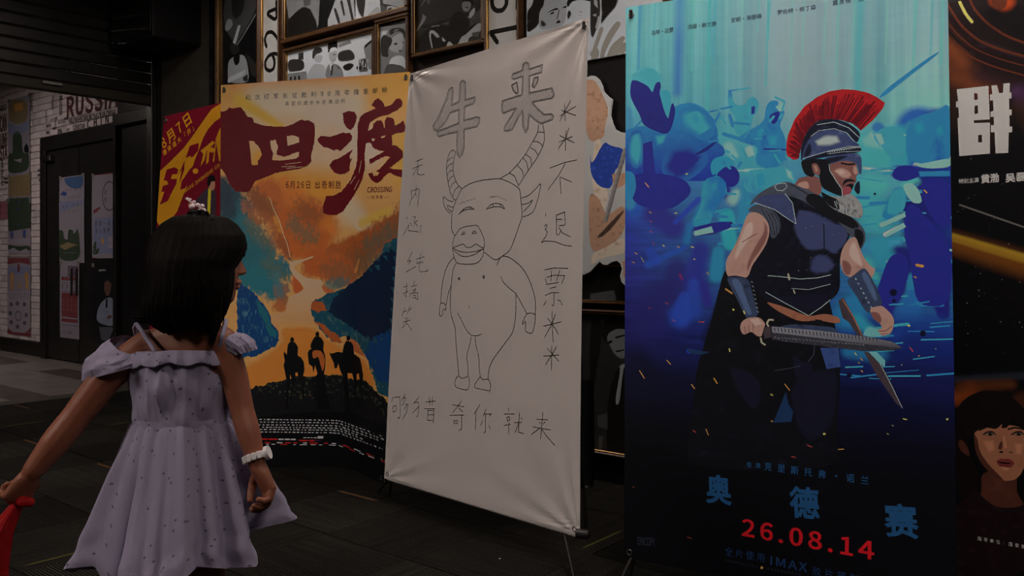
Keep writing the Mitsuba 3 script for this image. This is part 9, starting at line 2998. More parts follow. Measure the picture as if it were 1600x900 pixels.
# inks: (colour A, colour B, grain, grain per metre, stretch) as they look under the lamps; a print's uv is (ink number, tone from A to B)
INK_LIST = [(albedo(v[0]), albedo(v[1]), *v[2:]) for v in INKS.values()]
INK_AT = {k: i for i, k in enumerate(INKS)}
INK_TABLE = []
def blend_ink(under, ink):
    """the ink of a soft edge: from the colour under it to the ink's own colour"""
    key = (ink, *np.round(under, 3))
    if key not in INK_AT:
        _, _, amp, freq, st = INK_LIST[INK_AT[ink]]
        INK_AT[key] = len(INK_LIST); INK_LIST.append((np.asarray(under), INK_LIST[INK_AT[ink]][0], amp * .35, freq, st))
    return key
def finish_inks():
    t = np.array([[*a, *b, c, d, e] for a, b, c, d, e in INK_LIST], float)
    INK_TABLE[:] = [mi.Float(np.ascontiguousarray(x)) for x in t.T]
def ink_colour(p, n, uv):
    i = mi.UInt32(dr.clip(uv.x, 0, len(INK_LIST) - 1))
    g = [dr.gather(mi.Float, t, i) for t in INK_TABLE]
    f = g[7]
    w = fbm(p.x * f, p.y * f, p.z * f / g[8])
    t = dr.clip(uv.y + g[6] * (w - .5) * 2.2, 0, 1)
    t = t * t * (3 - 2 * t)
    return mi.Color3f(g[0] + (g[3] - g[0]) * t, g[1] + (g[4] - g[1]) * t, g[2] + (g[5] - g[2]) * t)
bsdf('ink', mikit.proc(ink_colour), rough=.45, spec=.22)
bsdf('ink_matt', mikit.proc(ink_colour), rough=.7, spec=.2)

def airbrush(base, strokes):
    """flat print of soft brush strokes: capsules (x0, y0, x1, y1, r0, r1, softness, r, g, b, strength, grain) in metres on the sheet"""
    S_ = [(*q[:7], *albedo(q[7:10]), q[10], q[11]) for q in strokes]
    def f(p, n, uv):
        c = base(p, uv)
        wob = fbm(uv.x * 70, uv.y * 45, 2.) - .5 + (noise(uv.x * 300, uv.y * 300, 7.) - .5) * .35
        for x0, y0, x1, y1, r0, r1, sf, r, g, b, a, gr in S_:
            dx, dy = x1 - x0, y1 - y0; L = dx * dx + dy * dy + 1e-9
            h = dr.clip(((uv.x - x0) * dx + (uv.y - y0) * dy) / L, 0, 1)
            ex, ey = uv.x - x0 - h * dx, uv.y - y0 - h * dy
            rr = r0 + (r1 - r0) * h
            d = dr.sqrt(ex * ex + ey * ey) / rr + wob * gr
            m = dr.clip((1 + sf * .5 - d) / (sf * 1.5 + .02), 0, 1); m = m * m * (3 - 2 * m) * a
            c = c * (1 - m) + mi.Color3f(float(r), float(g), float(b)) * m
        return c
    return mikit.proc(f)
def base_flat(c):
    c = [float(x) for x in albedo(c)]
    return lambda p, uv: mi.Color3f(*c)
def base_battle(p, uv):
    W, H = SHEET['O'].W, SHEET['O'].H
    s, t = uv.x / W, uv.y / H
    c = None
    for i, (t0, L, R) in enumerate(BATTLE):
        l, r = albedo(L), albedo(R)
        v = mi.Color3f(*[float(q) for q in l]) * (1 - dr.clip(s, 0, 1)) + mi.Color3f(*[float(q) for q in r]) * dr.clip(s, 0, 1)
        if c is None: c = v
        else:
            m = dr.clip((BATTLE[i - 1][0] - t) / (BATTLE[i - 1][0] - t0), 0, 1)
            c = c * (1 - m) + v * m
    up = sstep(.62, .8, t)
    trunks = fbm(uv.x * 34, uv.y * .7, 5., 4)
    weave = fbm(uv.x * 12, uv.y * 90, 9.)
    k = up * (trunks - .5) * .95 + up * (weave - .5) * .10
    c = c * mi.Color3f(1 + k * 1.5, 1 + k * .75, 1 + k * .55)
    ground = sstep(.28, .42, t) * (1 - sstep(.55, .7, t))
    return c * (1 + ground * (fbm(uv.x * 8, uv.y * 60, 1.) - .5) * .7)
PAINT = {
    'O': (base_battle, 'O'), 'S': (base_flat((192, 124, 70)), 'S'), 'G': (base_flat((9, 8, 10)), 'G')}
for k, (b, s) in PAINT.items(): bsdf('print_' + k, airbrush(b, BRUSH[s]), rough=.40, spec=.35)
bsdf('white_vinyl', mottled((.66, .632, .625), .03, 2.), rough=.30, spec=.5)
bsdf('print_R', rgb(albedo((98, 12, 26))), rough=.45, spec=.35)
bsdf('print_white', rgb(albedo((150, 142, 134))), rough=.5, spec=.3)
bsdf('print_dark', rgb(albedo((14, 13, 13))), rough=.35, spec=.35)
bsdf('print_paper', rgb(albedo((100, 88, 92))), rough=.5, spec=.3)
bsdf('print_black', rgb(albedo((16, 15, 17))), rough=.4, spec=.3)

def rings(txt):
    """points in 1/10000 of the sheet, each ring as steps from point to point"""
    out = []
    for r in txt.split('/'):
        q = np.cumsum(np.array([[int(v) for v in w.split(',')] for w in r.split()], float), axis=0); out.append(q / 1e4)
    return out
def triangles(poly):
    """(vertices, faces) of a shapely polygon"""
    try: v, f = trimesh.creation.triangulate_polygon(poly, engine='earcut')
    except Exception: return np.zeros((0, 2)), np.zeros((0, 3), int)
    return np.asarray(v), np.asarray(f)
def parts_of(g): return [q for q in getattr(g, 'geoms', [g]) if q.geom_type == 'Polygon' and q.area > 1e-9]
BOLD = {'r': .0, 'm': .010, 'b': .022, 'k': .030}
GL = {}
def glyph(c):
    if c not in GL:
        adv, txt = GLYPHS[c]; g = None
        for r in (txt.split('/') if txt else []):
            q = np.cumsum(np.array([[int(v) for v in w.split(',')] for w in r.split()], float), axis=0) / 100
            q = Polygon(q).buffer(0); g = q if g is None else g.symmetric_difference(q)
        GL[c] = (adv / 100, g)
    return GL[c]
def text_polys(s, x0, y0, x1, y1, h, wf, font):
    """lettering along the line from (x0, y0) to (x1, y1), h metres tall, spread evenly over its length"""
    L = math.hypot(x1 - x0, y1 - y0); ang = math.atan2(y1 - y0, x1 - x0); adv = [glyph(c)[0] for c in s]
    cap = .74 if all(ord(c) < 256 for c in s) else .88
    k = h / cap; kx = k * wf; tot = sum(adv) * kx
    if tot > L: kx *= L / tot; tot = L
    gap = (L - tot) / max(len(s) - 1, 1); x = 0; out = []
    low = 0 if cap == .74 else .07
    for c, a in zip(s, adv):
        g = glyph(c)[1]
        if g is not None:
            if BOLD[font]: g = g.buffer(BOLD[font], join_style='mitre')
            g = affinity.affine_transform(g, [kx, 0, 0, k, x, k * low])
            out.append(affinity.translate(affinity.rotate(g, ang, origin=(0, 0), use_radians=True), x0, y0))
        x += a * kx + gap
    return out
STEP = 2.2e-5
SOFT_SHAPES = set('bh bd bb bc bl bm bm2 bdeep bw_ fskin fskind fskinh armor armord steel steeld leather leatherh beard cape caped cloak trous belt lip wface wfaced wfaceh wlip weye gdark k0 k1 k2 k3 k4 k5 tan tan2 denim shade jacket skin hairb blanket bgreen bsky bface bshirt btan bpale'.split())
def rounded(ring, n=2):
    """corners cut off twice over, for shapes drawn with a soft outline"""
    for _ in range(n):
        nxt = np.roll(ring, -1, axis=0); ring = np.stack([ring * .78 + nxt * .22, ring * .22 + nxt * .78], 1).reshape(-1, 2)
    return ring
def ragged(ring, rr, step=.010, amp=.006):
    """a torn, scrubby outline"""
    out = []
    for p, q in zip(ring, np.roll(ring, -1, axis=0)):
        n = max(1, min(40, int(np.hypot(*(q - p)) / step)))
        for i in range(n): out.append(p + (q - p) * i / n + (np.array([rr.uniform(-amp, amp), rr.uniform(-amp, amp)]) if i else 0))
    return np.array(out)
RAGGED = {'navy', 'teal', 'teal2', 'blue', 'rock', 'dark', 'orange', 'orange2', 'red'}
CURVED = ('bull_drawing', 'number_lettering', 'script_lettering', 'galaxy_print', 'bill_print')
def curved(p, n=2):
    """a drawn line with its bends rounded"""
    for _ in range(n):
        m = np.stack([p[:-1] * .8 + p[1:] * .2, p[:-1] * .2 + p[1:] * .8], 1).reshape(-1, 2); p = np.vstack([p[:1], m[1:-1], p[-1:]]) if len(p) > 2 else p
    return p
def battle_colour(s, t):
    T0 = np.array([r[0] for r in BATTLE])[::-1]; L = np.array([albedo(r[1]) for r in BATTLE])[::-1]; R = np.array([albedo(r[2]) for r in BATTLE])[::-1]
    l = np.array([np.interp(t, T0, L[:, k]) for k in range(3)]); r = np.array([np.interp(t, T0, R[:, k]) for k in range(3)]); return l * (1 - s) + r * s
STUFF = ('credit_lettering', 'small_lettering', 'title_lettering', 'bill_lettering', 'spark_print', 'star_print', 'battle_print', 'standee_print', 'bill_print', 'photo_print', 'title_drawing', 'bull_drawing')
def painted(sheet, x, y, ground):
    """the colour of the sheet's airbrushed print at a point"""
    c = battle_colour(x / SHEET['O'].W, y / SHEET['O'].H) if sheet == 'O' else albedo((192, 124, 70)) if sheet == 'S' else ground
    for x0, y0, x1, y1, r0, r1, sf, r, g, b_, a, gr in BRUSH.get(sheet, []):
        dx, dy = x1 - x0, y1 - y0; h = min(1, max(0, ((x - x0) * dx + (y - y0) * dy) / (dx * dx + dy * dy + 1e-9)))
        d = math.hypot(x - x0 - h * dx, y - y0 - h * dy) / (r0 + (r1 - r0) * h)
        m = min(1, max(0, (1 + sf * .5 - d) / (sf * 1.5 + .02))); m = m * m * (3 - 2 * m) * a
        c = c * (1 - m) + albedo((r, g, b_)) * m
    return c
def print_on(sheet, parent, mat='ink', only=None, first=.0004, clip=None, fine=None, step=STEP):
    """the sheet's artwork as thin printed layers lying on it, one mesh for each part of the print"""
    S = SHEET[sheet]; W, H = S.W, S.H; frame = clip if clip is not None else sbox(0, 0, W, H)
    acc, order, levels = {}, [], []                      # levels: bounds and height of each layer printed so far
    under = []                                          # (shape, its ink, mode) so far
    ground = albedo(dict(G=(9, 8, 10), D4=(16, 15, 17), C=(150, 142, 134)).get(sheet, (100, 88, 92) if sheet[0] in 'DK' else (150, 142, 134) if sheet in ('P3', 'P6') else (14, 13, 13)))
    def cells(g):
        if not S.cut: return parts_of(g)
        out = []
        xs, ys = S.cut[0] * W, S.cut[1] * H
        for q in parts_of(g):
            bx = q.bounds
            for i in range(len(xs) - 1):
                if xs[i] > bx[2] or xs[i + 1] < bx[0]: continue
                c = shapely.clip_by_rect(q, xs[i], -1, xs[i + 1], 9); by = c.bounds
                if c.is_empty: continue
                for j in range(len(ys) - 1):
                    if ys[j] > by[3] or ys[j + 1] < by[1]: continue
                    out += parts_of(shapely.clip_by_rect(c, xs[i], ys[j], xs[i + 1], ys[j + 1]))
        return out
    def add(part, ink, g, mode):
        g = g.buffer(0).intersection(frame)
        for q in parts_of(g):
            V, Fc, tone = [], [], []
            x0, y0, x1, y1 = q.bounds
            layer = 1 + max([h for bx, h, o in levels if bx[0] < x1 and bx[2] > x0 and bx[1] < y1 and bx[3] > y0 and o.intersects(q)], default=0)
            levels.append((q.bounds, layer, q))
            if mode.startswith('f'):
                seen = []
                for k in range(10):                      # what lies under the edge of the shape
                    c = q.exterior.interpolate((k + .5) / 10, normalized=True); below = painted(sheet, c.x, c.y, ground)
                    for shape, k_, m_ in reversed(under):
                        if shape.contains(c):
                            A_, B_ = INK_LIST[INK_AT[k_]][:2]; y0, y1 = shape.bounds[1], shape.bounds[3]
                            h_ = .5 if m_ == 'h' else (y1 - c.y) / (y1 - y0) if m_ == 'v' else 0. if m_ == '-' else 1.
                            below = A_ + (B_ - A_) * h_; break
                    seen.append(below)
                seen = np.array(seen); mid = seen[np.argsort(seen.mean(1))[len(seen) // 2]]
                if np.abs(seen.mean(1) - mid.mean()).mean() > .05: d_small = True
                else: d_small = False
                below = mid if not d_small else INK_LIST[INK_AT[ink]][0]
                ink0, ink = ink, blend_ink(below, ink)
                under.append((q, ink, mode))
                d = float(mode[1:]) / 1000; inner = q.buffer(-d)
                while inner.is_empty and d > 1e-4: d *= .6; inner = q.buffer(-d)
                for piece, at in ((q.difference(inner), None), (inner, 1.)):
                    for r in cells(piece):
                        v, f = triangles(r)
                        if len(f) == 0: continue
                        if at is None and not S.cut: v3, f = trimesh.remesh.subdivide_to_size(np.column_stack([v, 0 * v[:, 0]]), f, max(d * 2.5, .012), max_iter=12); v = v3[:, :2]
                        tn = np.ones(len(v)) if at else np.clip(shapely.distance(shapely.points(v), q.boundary) / d, 0, 1)
                        Fc.append(f + sum(map(len, V))); V.append(v); tone.append(tn)
            else:
                under.append((q, ink, mode))
                for r in cells(q):
                    v, f = triangles(r)
                    if len(f) == 0: continue
                    Fc.append(f + sum(map(len, V))); V.append(v)
                    tone.append((y1 - v[:, 1]) / (y1 - y0) if mode == 'v' else (v[:, 0] - x0) / (x1 - x0) if mode == 'h' else np.zeros(len(v)))
            if not V: continue
            number = INK_AT[ink]
            if mode[0] == 'f': ink = ink0
            V, Fc, tone = np.vstack(V), np.vstack(Fc), np.concatenate(tone)
            if fine:
                big = trimesh.remesh.subdivide_to_size(np.column_stack([V, tone]), Fc, fine, max_iter=12)
                V, tone, Fc = big[0][:, :2], big[0][:, 2], big[1]
            s, t = V[:, 0] / W, V[:, 1] / H
            P = S(s, t) + S.normals(s, t) * (first + layer * step)
            if part not in acc: acc[part] = [[], [], [], 0]; order.append(part)
            a = acc[part]; a[0].append(P); a[1].append(Fc + a[3]); a[2].append(np.column_stack([np.full(len(P), number + .5), tone])); a[3] += len(P)
    part = ink = mode = None
    if sheet == 'W':                                     # pen strokes that lie close together make one handwritten character
        loose = []
        p_ = None
        for item in ART[sheet].split('\n'):
            if item[0] == '@': p_ = item[1:].split('|')[0] or p_; continue
            if p_ == 'drawn_lettering': loose.append(LineString(rings(item)[0] * (W, H)))
        groups = [g for g in getattr(shapely.union_all([l.buffer(.0125) for l in loose]), 'geoms', [])]
    for item in ART[sheet].split('\n') if ART.get(sheet) else []:
        if item[0] == '@':
            part, ink, mode = [new or old for new, old in zip(item[1:].split('|'), (part, ink, mode))]; continue
        rr = [r * (W, H) for r in rings(item)]
        if mode.startswith('l'):
            w = float(mode[1:]) / 2000; g = LineString(curved(rr[0]) if part in CURVED and len(rr[0]) > 3 else rr[0]).buffer(w, quad_segs=2)
        elif ink in RAGGED: 
            k = (.0022, .006) if ink == 'red' else (.006, .010); rg = random.Random(len(item)); g = Polygon(ragged(rr[0], rg, k[1], k[0]), [ragged(r, rg, k[1], k[0]) for r in rr[1:]]).buffer(0)
        else: g = Polygon(*([rounded(rr[0])] if ink in SOFT_SHAPES and len(rr[0]) > 4 and (sheet[0] != 'P' or mode[0] == 'f') else [rr[0], rr[1:]])).buffer(0)
        add(part if part != 'drawn_lettering' else 'handwritten_character#%d' % next(i for i, q in enumerate(groups) if q.intersects(g)), ink, g, mode if mode[0] != 'l' else '-')
    for font, part, ink, s, s0, t0, s1, t1, hm, wf in TEXTS.get(sheet, []):
        for i, g in enumerate(text_polys(s, s0 / 1e4 * W, t0 / 1e4 * H, s1 / 1e4 * W, t1 / 1e4 * H, hm / 1000, wf, font)):
            add('printed_character#%s%d' % (s, i) if hm > 24 and part != 'bill_lettering' else part, ink, g, '-')
    for part in order:
        V, Fc, UV, _ = acc[part]
        name = part.split('#')[0]
        put('%s__%s' % (parent, name), (np.vstack(V), np.vstack(Fc)), mat, uv=np.vstack(UV), kind='stuff' if name in STUFF else None)
def grid_mesh(S, nx, ny, thick=.0008, curl=0.):
    """the sheet itself, with a back and uv in metres"""
    xs, ys = S.cut or (np.linspace(0, 1, nx), np.linspace(0, 1, ny)); nx, ny = len(xs), len(ys)
    s, t = np.meshgrid(xs, ys); s, t = s.ravel(), t.ravel()
    n = S.normals(s, t); P = S(s, t)
    i = (np.arange(ny - 1)[:, None] * nx + np.arange(nx - 1)).ravel()
    f = np.vstack([np.stack([i, i + 1, i + nx + 1], 1), np.stack([i, i + nx + 1, i + nx], 1)])
    m = len(P); f2 = np.vstack([f, f[:, ::-1] + m])
    e = [*range(nx), *[k * nx + nx - 1 for k in range(1, ny)], *[(ny - 1) * nx + k for k in range(nx - 2, -1, -1)], *[k * nx for k in range(ny - 2, 0, -1)]]
    e = np.array(e); e2 = np.roll(e, -1)
    f2 = np.vstack([f2, np.stack([e, e + m, e2], 1), np.stack([e2, e + m, e2 + m], 1)])
    uv = np.column_stack([s * S.W, t * S.H]); return (np.vstack([P, P - n * thick]), f2), np.vstack([uv, uv])
def sheet_part(parent, part, sheet, mat, nx=2, ny=2, thick=.0008):
    m, uv = grid_mesh(SHEET[sheet], nx, ny, thick)
    return put('%s__%s' % (parent, part), m, mat, uv=uv)

# ------------------------------------------------------------------ banner stands
def stand(key, sheet, feet, hub=(.5, .47), back=.10):
    """an X of thin black poles behind the sheet, and a foot pole from each lower corner to the floor"""
    S = SHEET[sheet]; c = S(np.array([hub[0]]), np.array([hub[1]]))[0] - S.n * back
    for s, t in ((.02, .985), (.98, .985), (.03, .01), (.97, .01)):
        p = S(np.array([s]), np.array([t]))[0] - S.n * .012
        k = np.linspace(0, 1, 8); q = S(hub[0] + (s - hub[0]) * k, hub[1] + (t - hub[1]) * k); nn = S.normals(hub[0] + (s - hub[0]) * k, hub[1] + (t - hub[1]) * k)
        put(key + '__pole', tube(q - nn * (back + (.014 - back) * k ** .6)[:, None], .007, 8), 'black_metal')
    for (s, t), ends in feet:
        p = S(np.array([s]), np.array([t]))[0] - S.n * .02
        for e in ends: put(key + '__foot', tube([p, np.array(e)], [.007, .006], 8), 'black_metal')
    h = ball(c, .03, 2); put(key + '__hub', h, 'black_metal')
    for s, t in ((.02, .985), (.98, .985)):
        p = S(np.array([s]), np.array([t]))[0]
        put(key + '__hook', join(tube([p + S.n * .004 + [0, 0, .012], p + S.n * .006 - [0, 0, .012]], .006, 8), ball(p + S.n * .004 + [0, 0, .012], .007, 1)), 'black_metal')
    for s, t in ((.02, .012), (.98, .012), (.02, .985), (.98, .985)):
        p = S(np.array([s]), np.array([t]))[0] + S.n * .001
        ring = trimesh.creation.torus(.009, .0025, major_sections=16, minor_sections=6)
        ring.apply_transform(trimesh.geometry.align_vectors([0, 0, 1], S.n)); ring.apply_translation(p)
        put(key + '__grommet', ring, 'steel')
def on_floor(px, py): q = np.array([(px - 800) / 1350, 1., -(py - 405) / 1350]); return np.array([0, 0, 1.15]) + q * (-1.143 / q[2])
K = thing('drawing_banner', 'tall white banner with a pen drawing of a standing bull and handwritten characters', 'banner')
SHEET['W'].pucker = .007
sheet_part(K, 'vinyl_sheet', 'W', 'white_vinyl', 110, 160)
print_on('W', K, fine=.03, first=.0007)
stand(K, 'W', [((.92, .005), [(.222, 3.10, .007)]), ((.03, .012), [(-.655, 4.27, .007), (-.595, 4.20, .007)])])
S = SHEET['W']; p = S(np.array([1.0]), np.array([.006]))[0]
put(K + '__end_cap', join(tube([p - S.n * .012 + np.array([-.02, 0, 0]), p - S.n * .012 + np.array([.014, -.012, 0])], [.018, .018], 12), ball(p - S.n * .012 + np.array([.014, -.012, 0]), .018, 2)), 'black_metal')
# the hem rolled under at the bottom of the white banner
ss = np.linspace(.012, .985, 24); a = []
th = np.linspace(-.2, math.pi * .9, 7); cx = .016
V = []
for s in ss:
    p = S(np.array([s]), np.array([.004]))[0]
    for q in th: V.append(p - S.n * cx + S.n * cx * math.cos(q) - np.array([0, 0, 1]) * cx * math.sin(q) * 1.1)
V = np.array(V); n = len(th); Fc = []
for i in range(len(ss) - 1):
    for j in range(n - 1): Fc += [[i * n + j, i * n + j + 1, (i + 1) * n + j + 1], [i * n + j, (i + 1) * n + j + 1, (i + 1) * n + j]]
put(K + '__rolled_hem', trimesh.Trimesh(V, Fc, process=False), 'white_vinyl', smooth=True)

K = thing('soldier_banner', 'blue movie banner of a soldier in a red crested helmet holding a sword', 'banner')
sheet_part(K, 'vinyl_sheet', 'O', 'print_O', 16, 24); print_on('O', K, fine=.12)
stand(K, 'O', [((.03, .012), [(.42, 3.08, .007), (.36, 2.98, .007)]), ((.97, .012), [(1.30, 2.42, .007)])])

K = thing('riders_banner', 'orange and teal movie banner of three riders above a winding river', 'banner')
sheet_part(K, 'vinyl_sheet', 'S', 'print_S', 240, 8); print_on('S', K, step=9e-5, first=.0006)
stand(K, 'S', [((.03, .012), [(-1.66, 4.9, .007)])])

K = thing('red_banner', 'dark red banner with a slanted yellow band, partly hidden behind the orange banner', 'banner')
sheet_part(K, 'vinyl_sheet', 'R', 'print_R', 16, 24); print_on('R', K, fine=.08)
stand(K, 'R', [((.03, .012), [(-2.27, 5.42, .007)]), ((.97, .012), [(-1.40, 5.05, .007)])])

K = thing('galaxy_banner', 'black movie banner with a short haired woman below a planet and a large white character', 'banner')
sheet_part(K, 'vinyl_sheet', 'G', 'print_G'); print_on('G', K)
stand(K, 'G', [((.03, .012), [(1.16, 3.2, .007)]), ((.97, .012), [(1.95, 2.55, .007)])])

# dark curled banner leaning behind the white one
K = thing('curled_banner', 'narrow black curled banner edge standing behind the white drawing banner', 'banner')
V, Fc = [], []
th = np.linspace(-.3, 4.3, 18)
zz = [.19, .20, .24, .35, .5, .64]
for i, z in enumerate(zz):
    k = .55 if i == 0 else .85 if i == 1 else 1.
    c = np.array([.302 + .012 * (1 - z), 3.62, z])
    for q in th: V.append(c + [.036 * k * math.cos(q), .03 * k * math.sin(q), 0])
n = len(th)
for i in range(len(zz) - 1):
    for j in range(n - 1): Fc += [[i * n + j, i * n + j + 1, (i + 1) * n + j + 1], [i * n + j, (i + 1) * n + j + 1, (i + 1) * n + j]]
m = trimesh.Trimesh(V, Fc, process=False)
put(K + '__vinyl_roll', m, 'panel_black', smooth=True)
put(K + '__foot', tube([[.30, 3.64, .2], [.31, 3.60, .007]], .008), 'black_metal')
put(K + '__pole', tube([[.30, 3.64, .2], [.29, 3.66, .7]], .009), 'black_metal')

# ------------------------------------------------------------------ the picture wall: framed photographs and number strips
def rect_of(sheet):
    S = SHEET[sheet]; a0 = (S.b[0] - W0) @ U; a1 = (S.b[-1] - W0) @ U; return a0, S.b[0][2], a1, S.t[0][2]
def framed(key, sheet, label, cat, base, wide=.03, group=None, art='photo', sides='lrtb', deep=.06):
    K = thing(name_for(key), label, cat, group); a0, z0, a1, z1 = rect_of(sheet); z1 = min(z1, CEIL - .06)
    sheet_part(K, art, sheet, base, thick=.02)
    print_on(sheet, K, 'ink_matt', first=.0006)
    w, g = wide, .007
    for side, (x0, y0, x1, y1), (gx0, gy0, gx1, gy1) in (('b', (a0 - w, z0 - w, a1 + w, z0), (a0, z0, a1, z0 + g)), ('t', (a0 - w, z1, a1 + w, z1 + w), (a0, z1 - g, a1, z1)), ('l', (a0 - w, z0, a0, z1), (a0, z0, a0 + g, z1)), ('r', (a1, z0, a1 + w, z1), (a1 - g, z0, a1, z1))):
        if side not in sides: continue
        r = put(K + '__frame_rail', box(x0, -deep, y0, x1, -.001, y1, .006), 'wood')
        put(r + '__gold_lip', box(gx0, -deep + .01, gy0, gx1, -.031, gy1, .002), 'gold_lip')
G_ = 'pictures on the lobby wall'
framed('framed_photograph', 'P1', 'narrow photograph of a seated person in a white robe, left end of the wall', 'framed picture', 'print_dark', .028)
framed('number_panel', 'N1', 'white upright strip with large black digits 924 turned on their side', 'sign', 'print_white', .012, art='strip', sides='lr')
framed('framed_photograph', 'P2', 'black and white photograph of a dark suit beside a checked shirt, top of the wall', 'framed picture', 'print_dark', .032)
framed('framed_photograph', 'P3', 'street photograph of a man in a suit and a companion, under the dark suit', 'framed picture', 'print_white', .024)
framed('framed_photograph', 'P4', 'small portrait of a woman with dark waved hair looking over her shoulder', 'framed picture', 'print_dark', .022)
framed('framed_photograph', 'P5', 'dark black and white photograph of a driver at a steering wheel', 'framed picture', 'print_dark', .020)
framed('number_panel', 'N2', 'white upright strip with large black digits 1 and 9 turned on their side', 'sign', 'print_white', .010, art='strip', sides='lr')
framed('framed_photograph', 'P6', 'photograph of a man and a woman cheek to cheek, grey script', 'framed picture', 'print_white', .012, sides='rt')
framed('framed_photograph', 'P7', 'low dark photograph of a man in a suit and tie, near the floor', 'framed picture', 'print_dark', .014)
framed('framed_photograph', 'P8', 'low narrow strip of dark photograph below the die cut standee', 'framed picture', 'print_dark', .010, deep=.045)
put('wall_back__dark_panel', box(-.62, -.03, 1.15, .55, -.002, 2.165, .004), 'panel_black')

# ------------------------------------------------------------------ die cut cardboard standee
K = thing('cardboard_standee', 'die cut cardboard display with a white border, brown and blue print and a rope', 'standee')
S = SHEET['C']; q = np.array(rings(STANDEE)[0]) * (S.W, S.H)
edge = Polygon(q).buffer(.008).buffer(-.004)
def on_sheet(S, mesh2):
    v = mesh2.vertices; s, t = v[:, 0] / S.W, v[:, 1] / S.H
    return trimesh.Trimesh(S(s, t) + S.normals(s, t) * v[:, 2:3], mesh2.faces, process=False)
m = trimesh.creation.extrude_polygon(edge, .012, engine='earcut'); m.apply_translation([0, 0, -.012])
put(K + '__board', on_sheet(S, m), 'print_white')
print_on('C', K, 'ink_matt', clip=edge.buffer(-.012))

# ------------------------------------------------------------------ posters on the doors and on the brick wall
GP = 'posters taped to the doors and the brick wall'
def bill(sheet, label, base):
    K = thing(name_for('poster'), label, 'poster')
    S = SHEET[sheet]; rr = random.Random(sheet)
    S.bow = .004
    sheet_part(K, 'paper', sheet, base, 5, 8, .0006); print_on(sheet, K, 'ink_matt', first=.0012, fine=.25)
    for s in (.04, .96):
        p = S(np.array([s]), np.array([.985]))[0]
        c = (p - W0) @ U, p[2]; put(K + '__tape', box(c[0] - .03, (p - W0) @ N - .003, c[1] - .012, c[0] + .03, (p - W0) @ N - .0018, c[1] + .03), 'tape')
bsdf('tape', (.20, .19, .18), rough=.25, spec=.5)
bill('D1', 'poster of a green city park under a blue sky, on the left door leaf', 'print_paper')
bill('D2', 'pale poster with a round grey seal, upper on the right door leaf', 'print_paper')
bill('D3', 'pale notice with dark red blocks of text, low on the left door leaf', 'print_paper')
bill('D4', 'dark poster of a man in a white shirt, low on the right door', 'print_black')
bill('K1', 'green and pale blue poster, topmost of the column on the white brick wall', 'print_paper')
bill('K2', 'tan and green poster, middle of the column on the white brick wall', 'print_paper')
bill('K3', 'red edged poster with yellow characters, lowest of the column on the white brick wall', 'print_paper')
bill('K4', 'small pink sign left of the poster column on the brick wall', 'print_pink')
bsdf('print_pink', rgb(albedo((112, 66, 68))), rough=.5)

# lettering painted across the bricks: words run along the wall or upwards
def brick_word(s, a0, z0, a1, z1, h, wf=1., font='b', mat='brick_lettering'):
    ms = []
    for g in text_polys(s, a0, z0, a1, z1, h, wf, font):
        for q in parts_of(g):
            m = trimesh.creation.extrude_polygon(q, .0012, engine='earcut'); v = m.vertices.copy()
            m.vertices = W0 + v[:, :1] * U + (.5438 - v[:, 2:3]) * N + v[:, 1:2] * np.array([0, 0, 1.]); ms.append(m)
    put('wall_door__painted_word', join(*ms), mat, kind='stuff')
for w in BRICK_WORDS: brick_word(*w)

finish_inks()

# ------------------------------------------------------------------ the girl in the foreground, seen from behind, head turned to the right
def G(x, y, D=2.1):
    """a point of her figure: x and y are measured along her silhouette from where she stands, D is the distance from the lobby's front"""
    return np.array([(x - 800) / 1350 * D, D, 1.15 - (y - 405) / 1350 * D])
def sph(p, r, s=None):
    q = m3.Manifold.sphere(r, 20)
    if s is not None: q = q.scale(list(s))
    return q.translate([float(v) for v in p])
def bone(p, r0, q, r1): return m3.Manifold.batch_hull([sph(p, r0), sph(q, r1)])
def chain(pts, rs): return [bone(pts[i], rs[i], pts[i + 1], rs[i + 1]) for i in range(len(pts) - 1)]
def solid(bones, edge, it=10):
    m = m3.Manifold.batch_boolean(bones, m3.OpType.Add).refine_to_length(edge).to_mesh()
    t = trimesh.Trimesh(m.vert_properties[:, :3], m.tri_verts, process=True)
    trimesh.smoothing.filter_taubin(t, lamb=.5, nu=.53, iterations=it); return t
def skin(base, amp=.10):
    def f(p, n, uv):
        k = 1 + amp * (fbm(p.x * 30, p.y * 30, p.z * 30) - .5) * 2
        return mi.Color3f(base[0] * k, base[1] * k, base[2] * k)
    return mikit.proc(f)
bsdf('skin', skin((.215, .075, .043)), rough=.5, spec=.35)
bsdf('lip', (.38, .13, .11), rough=.4)
bsdf('eye_white', (.5, .48, .46), rough=.2); bsdf('eye_dark', (.01, .008, .007), rough=.15)
def hair_c(p, n, uv):
    k = .5 + fbm(p.x * 160, p.y * 160, p.z * 9)
    return mi.Color3f(.0042 * k, .0034 * k, .0031 * k)
bsdf('hair', mikit.proc(hair_c), rough=.65, spec=.06)
def cloth_c(p, n, uv):
    d1, d2, w = mikit.voronoi(uv.x * 30, uv.y * 30)
    dot = 1 - sstep(.07, .11, d1)
    dot = dot * sstep(.25, .3, w)
    weave = 1 + .12 * (noise(uv.x * 900, uv.y * 900, 0.) - .5) + .18 * (fbm(uv.x * 7, uv.y * 7, 1.) - .5)
    c = mi.Color3f(.285, .262, .375) * weave
    return c * (1 - dot * .62)
bsdf('dress_cloth', mikit.proc(cloth_c), rough=.85, spec=.15, sheen=.3)
bsdf('white_plastic', (.62, .60, .62), rough=.3, spec=.5)
bsdf('pearl', (.75, .60, .64), rough=.15, spec=.8)
bsdf('red_fabric', mottled((.34, .007, .011), .25, 25.), rough=.75, spec=.2)

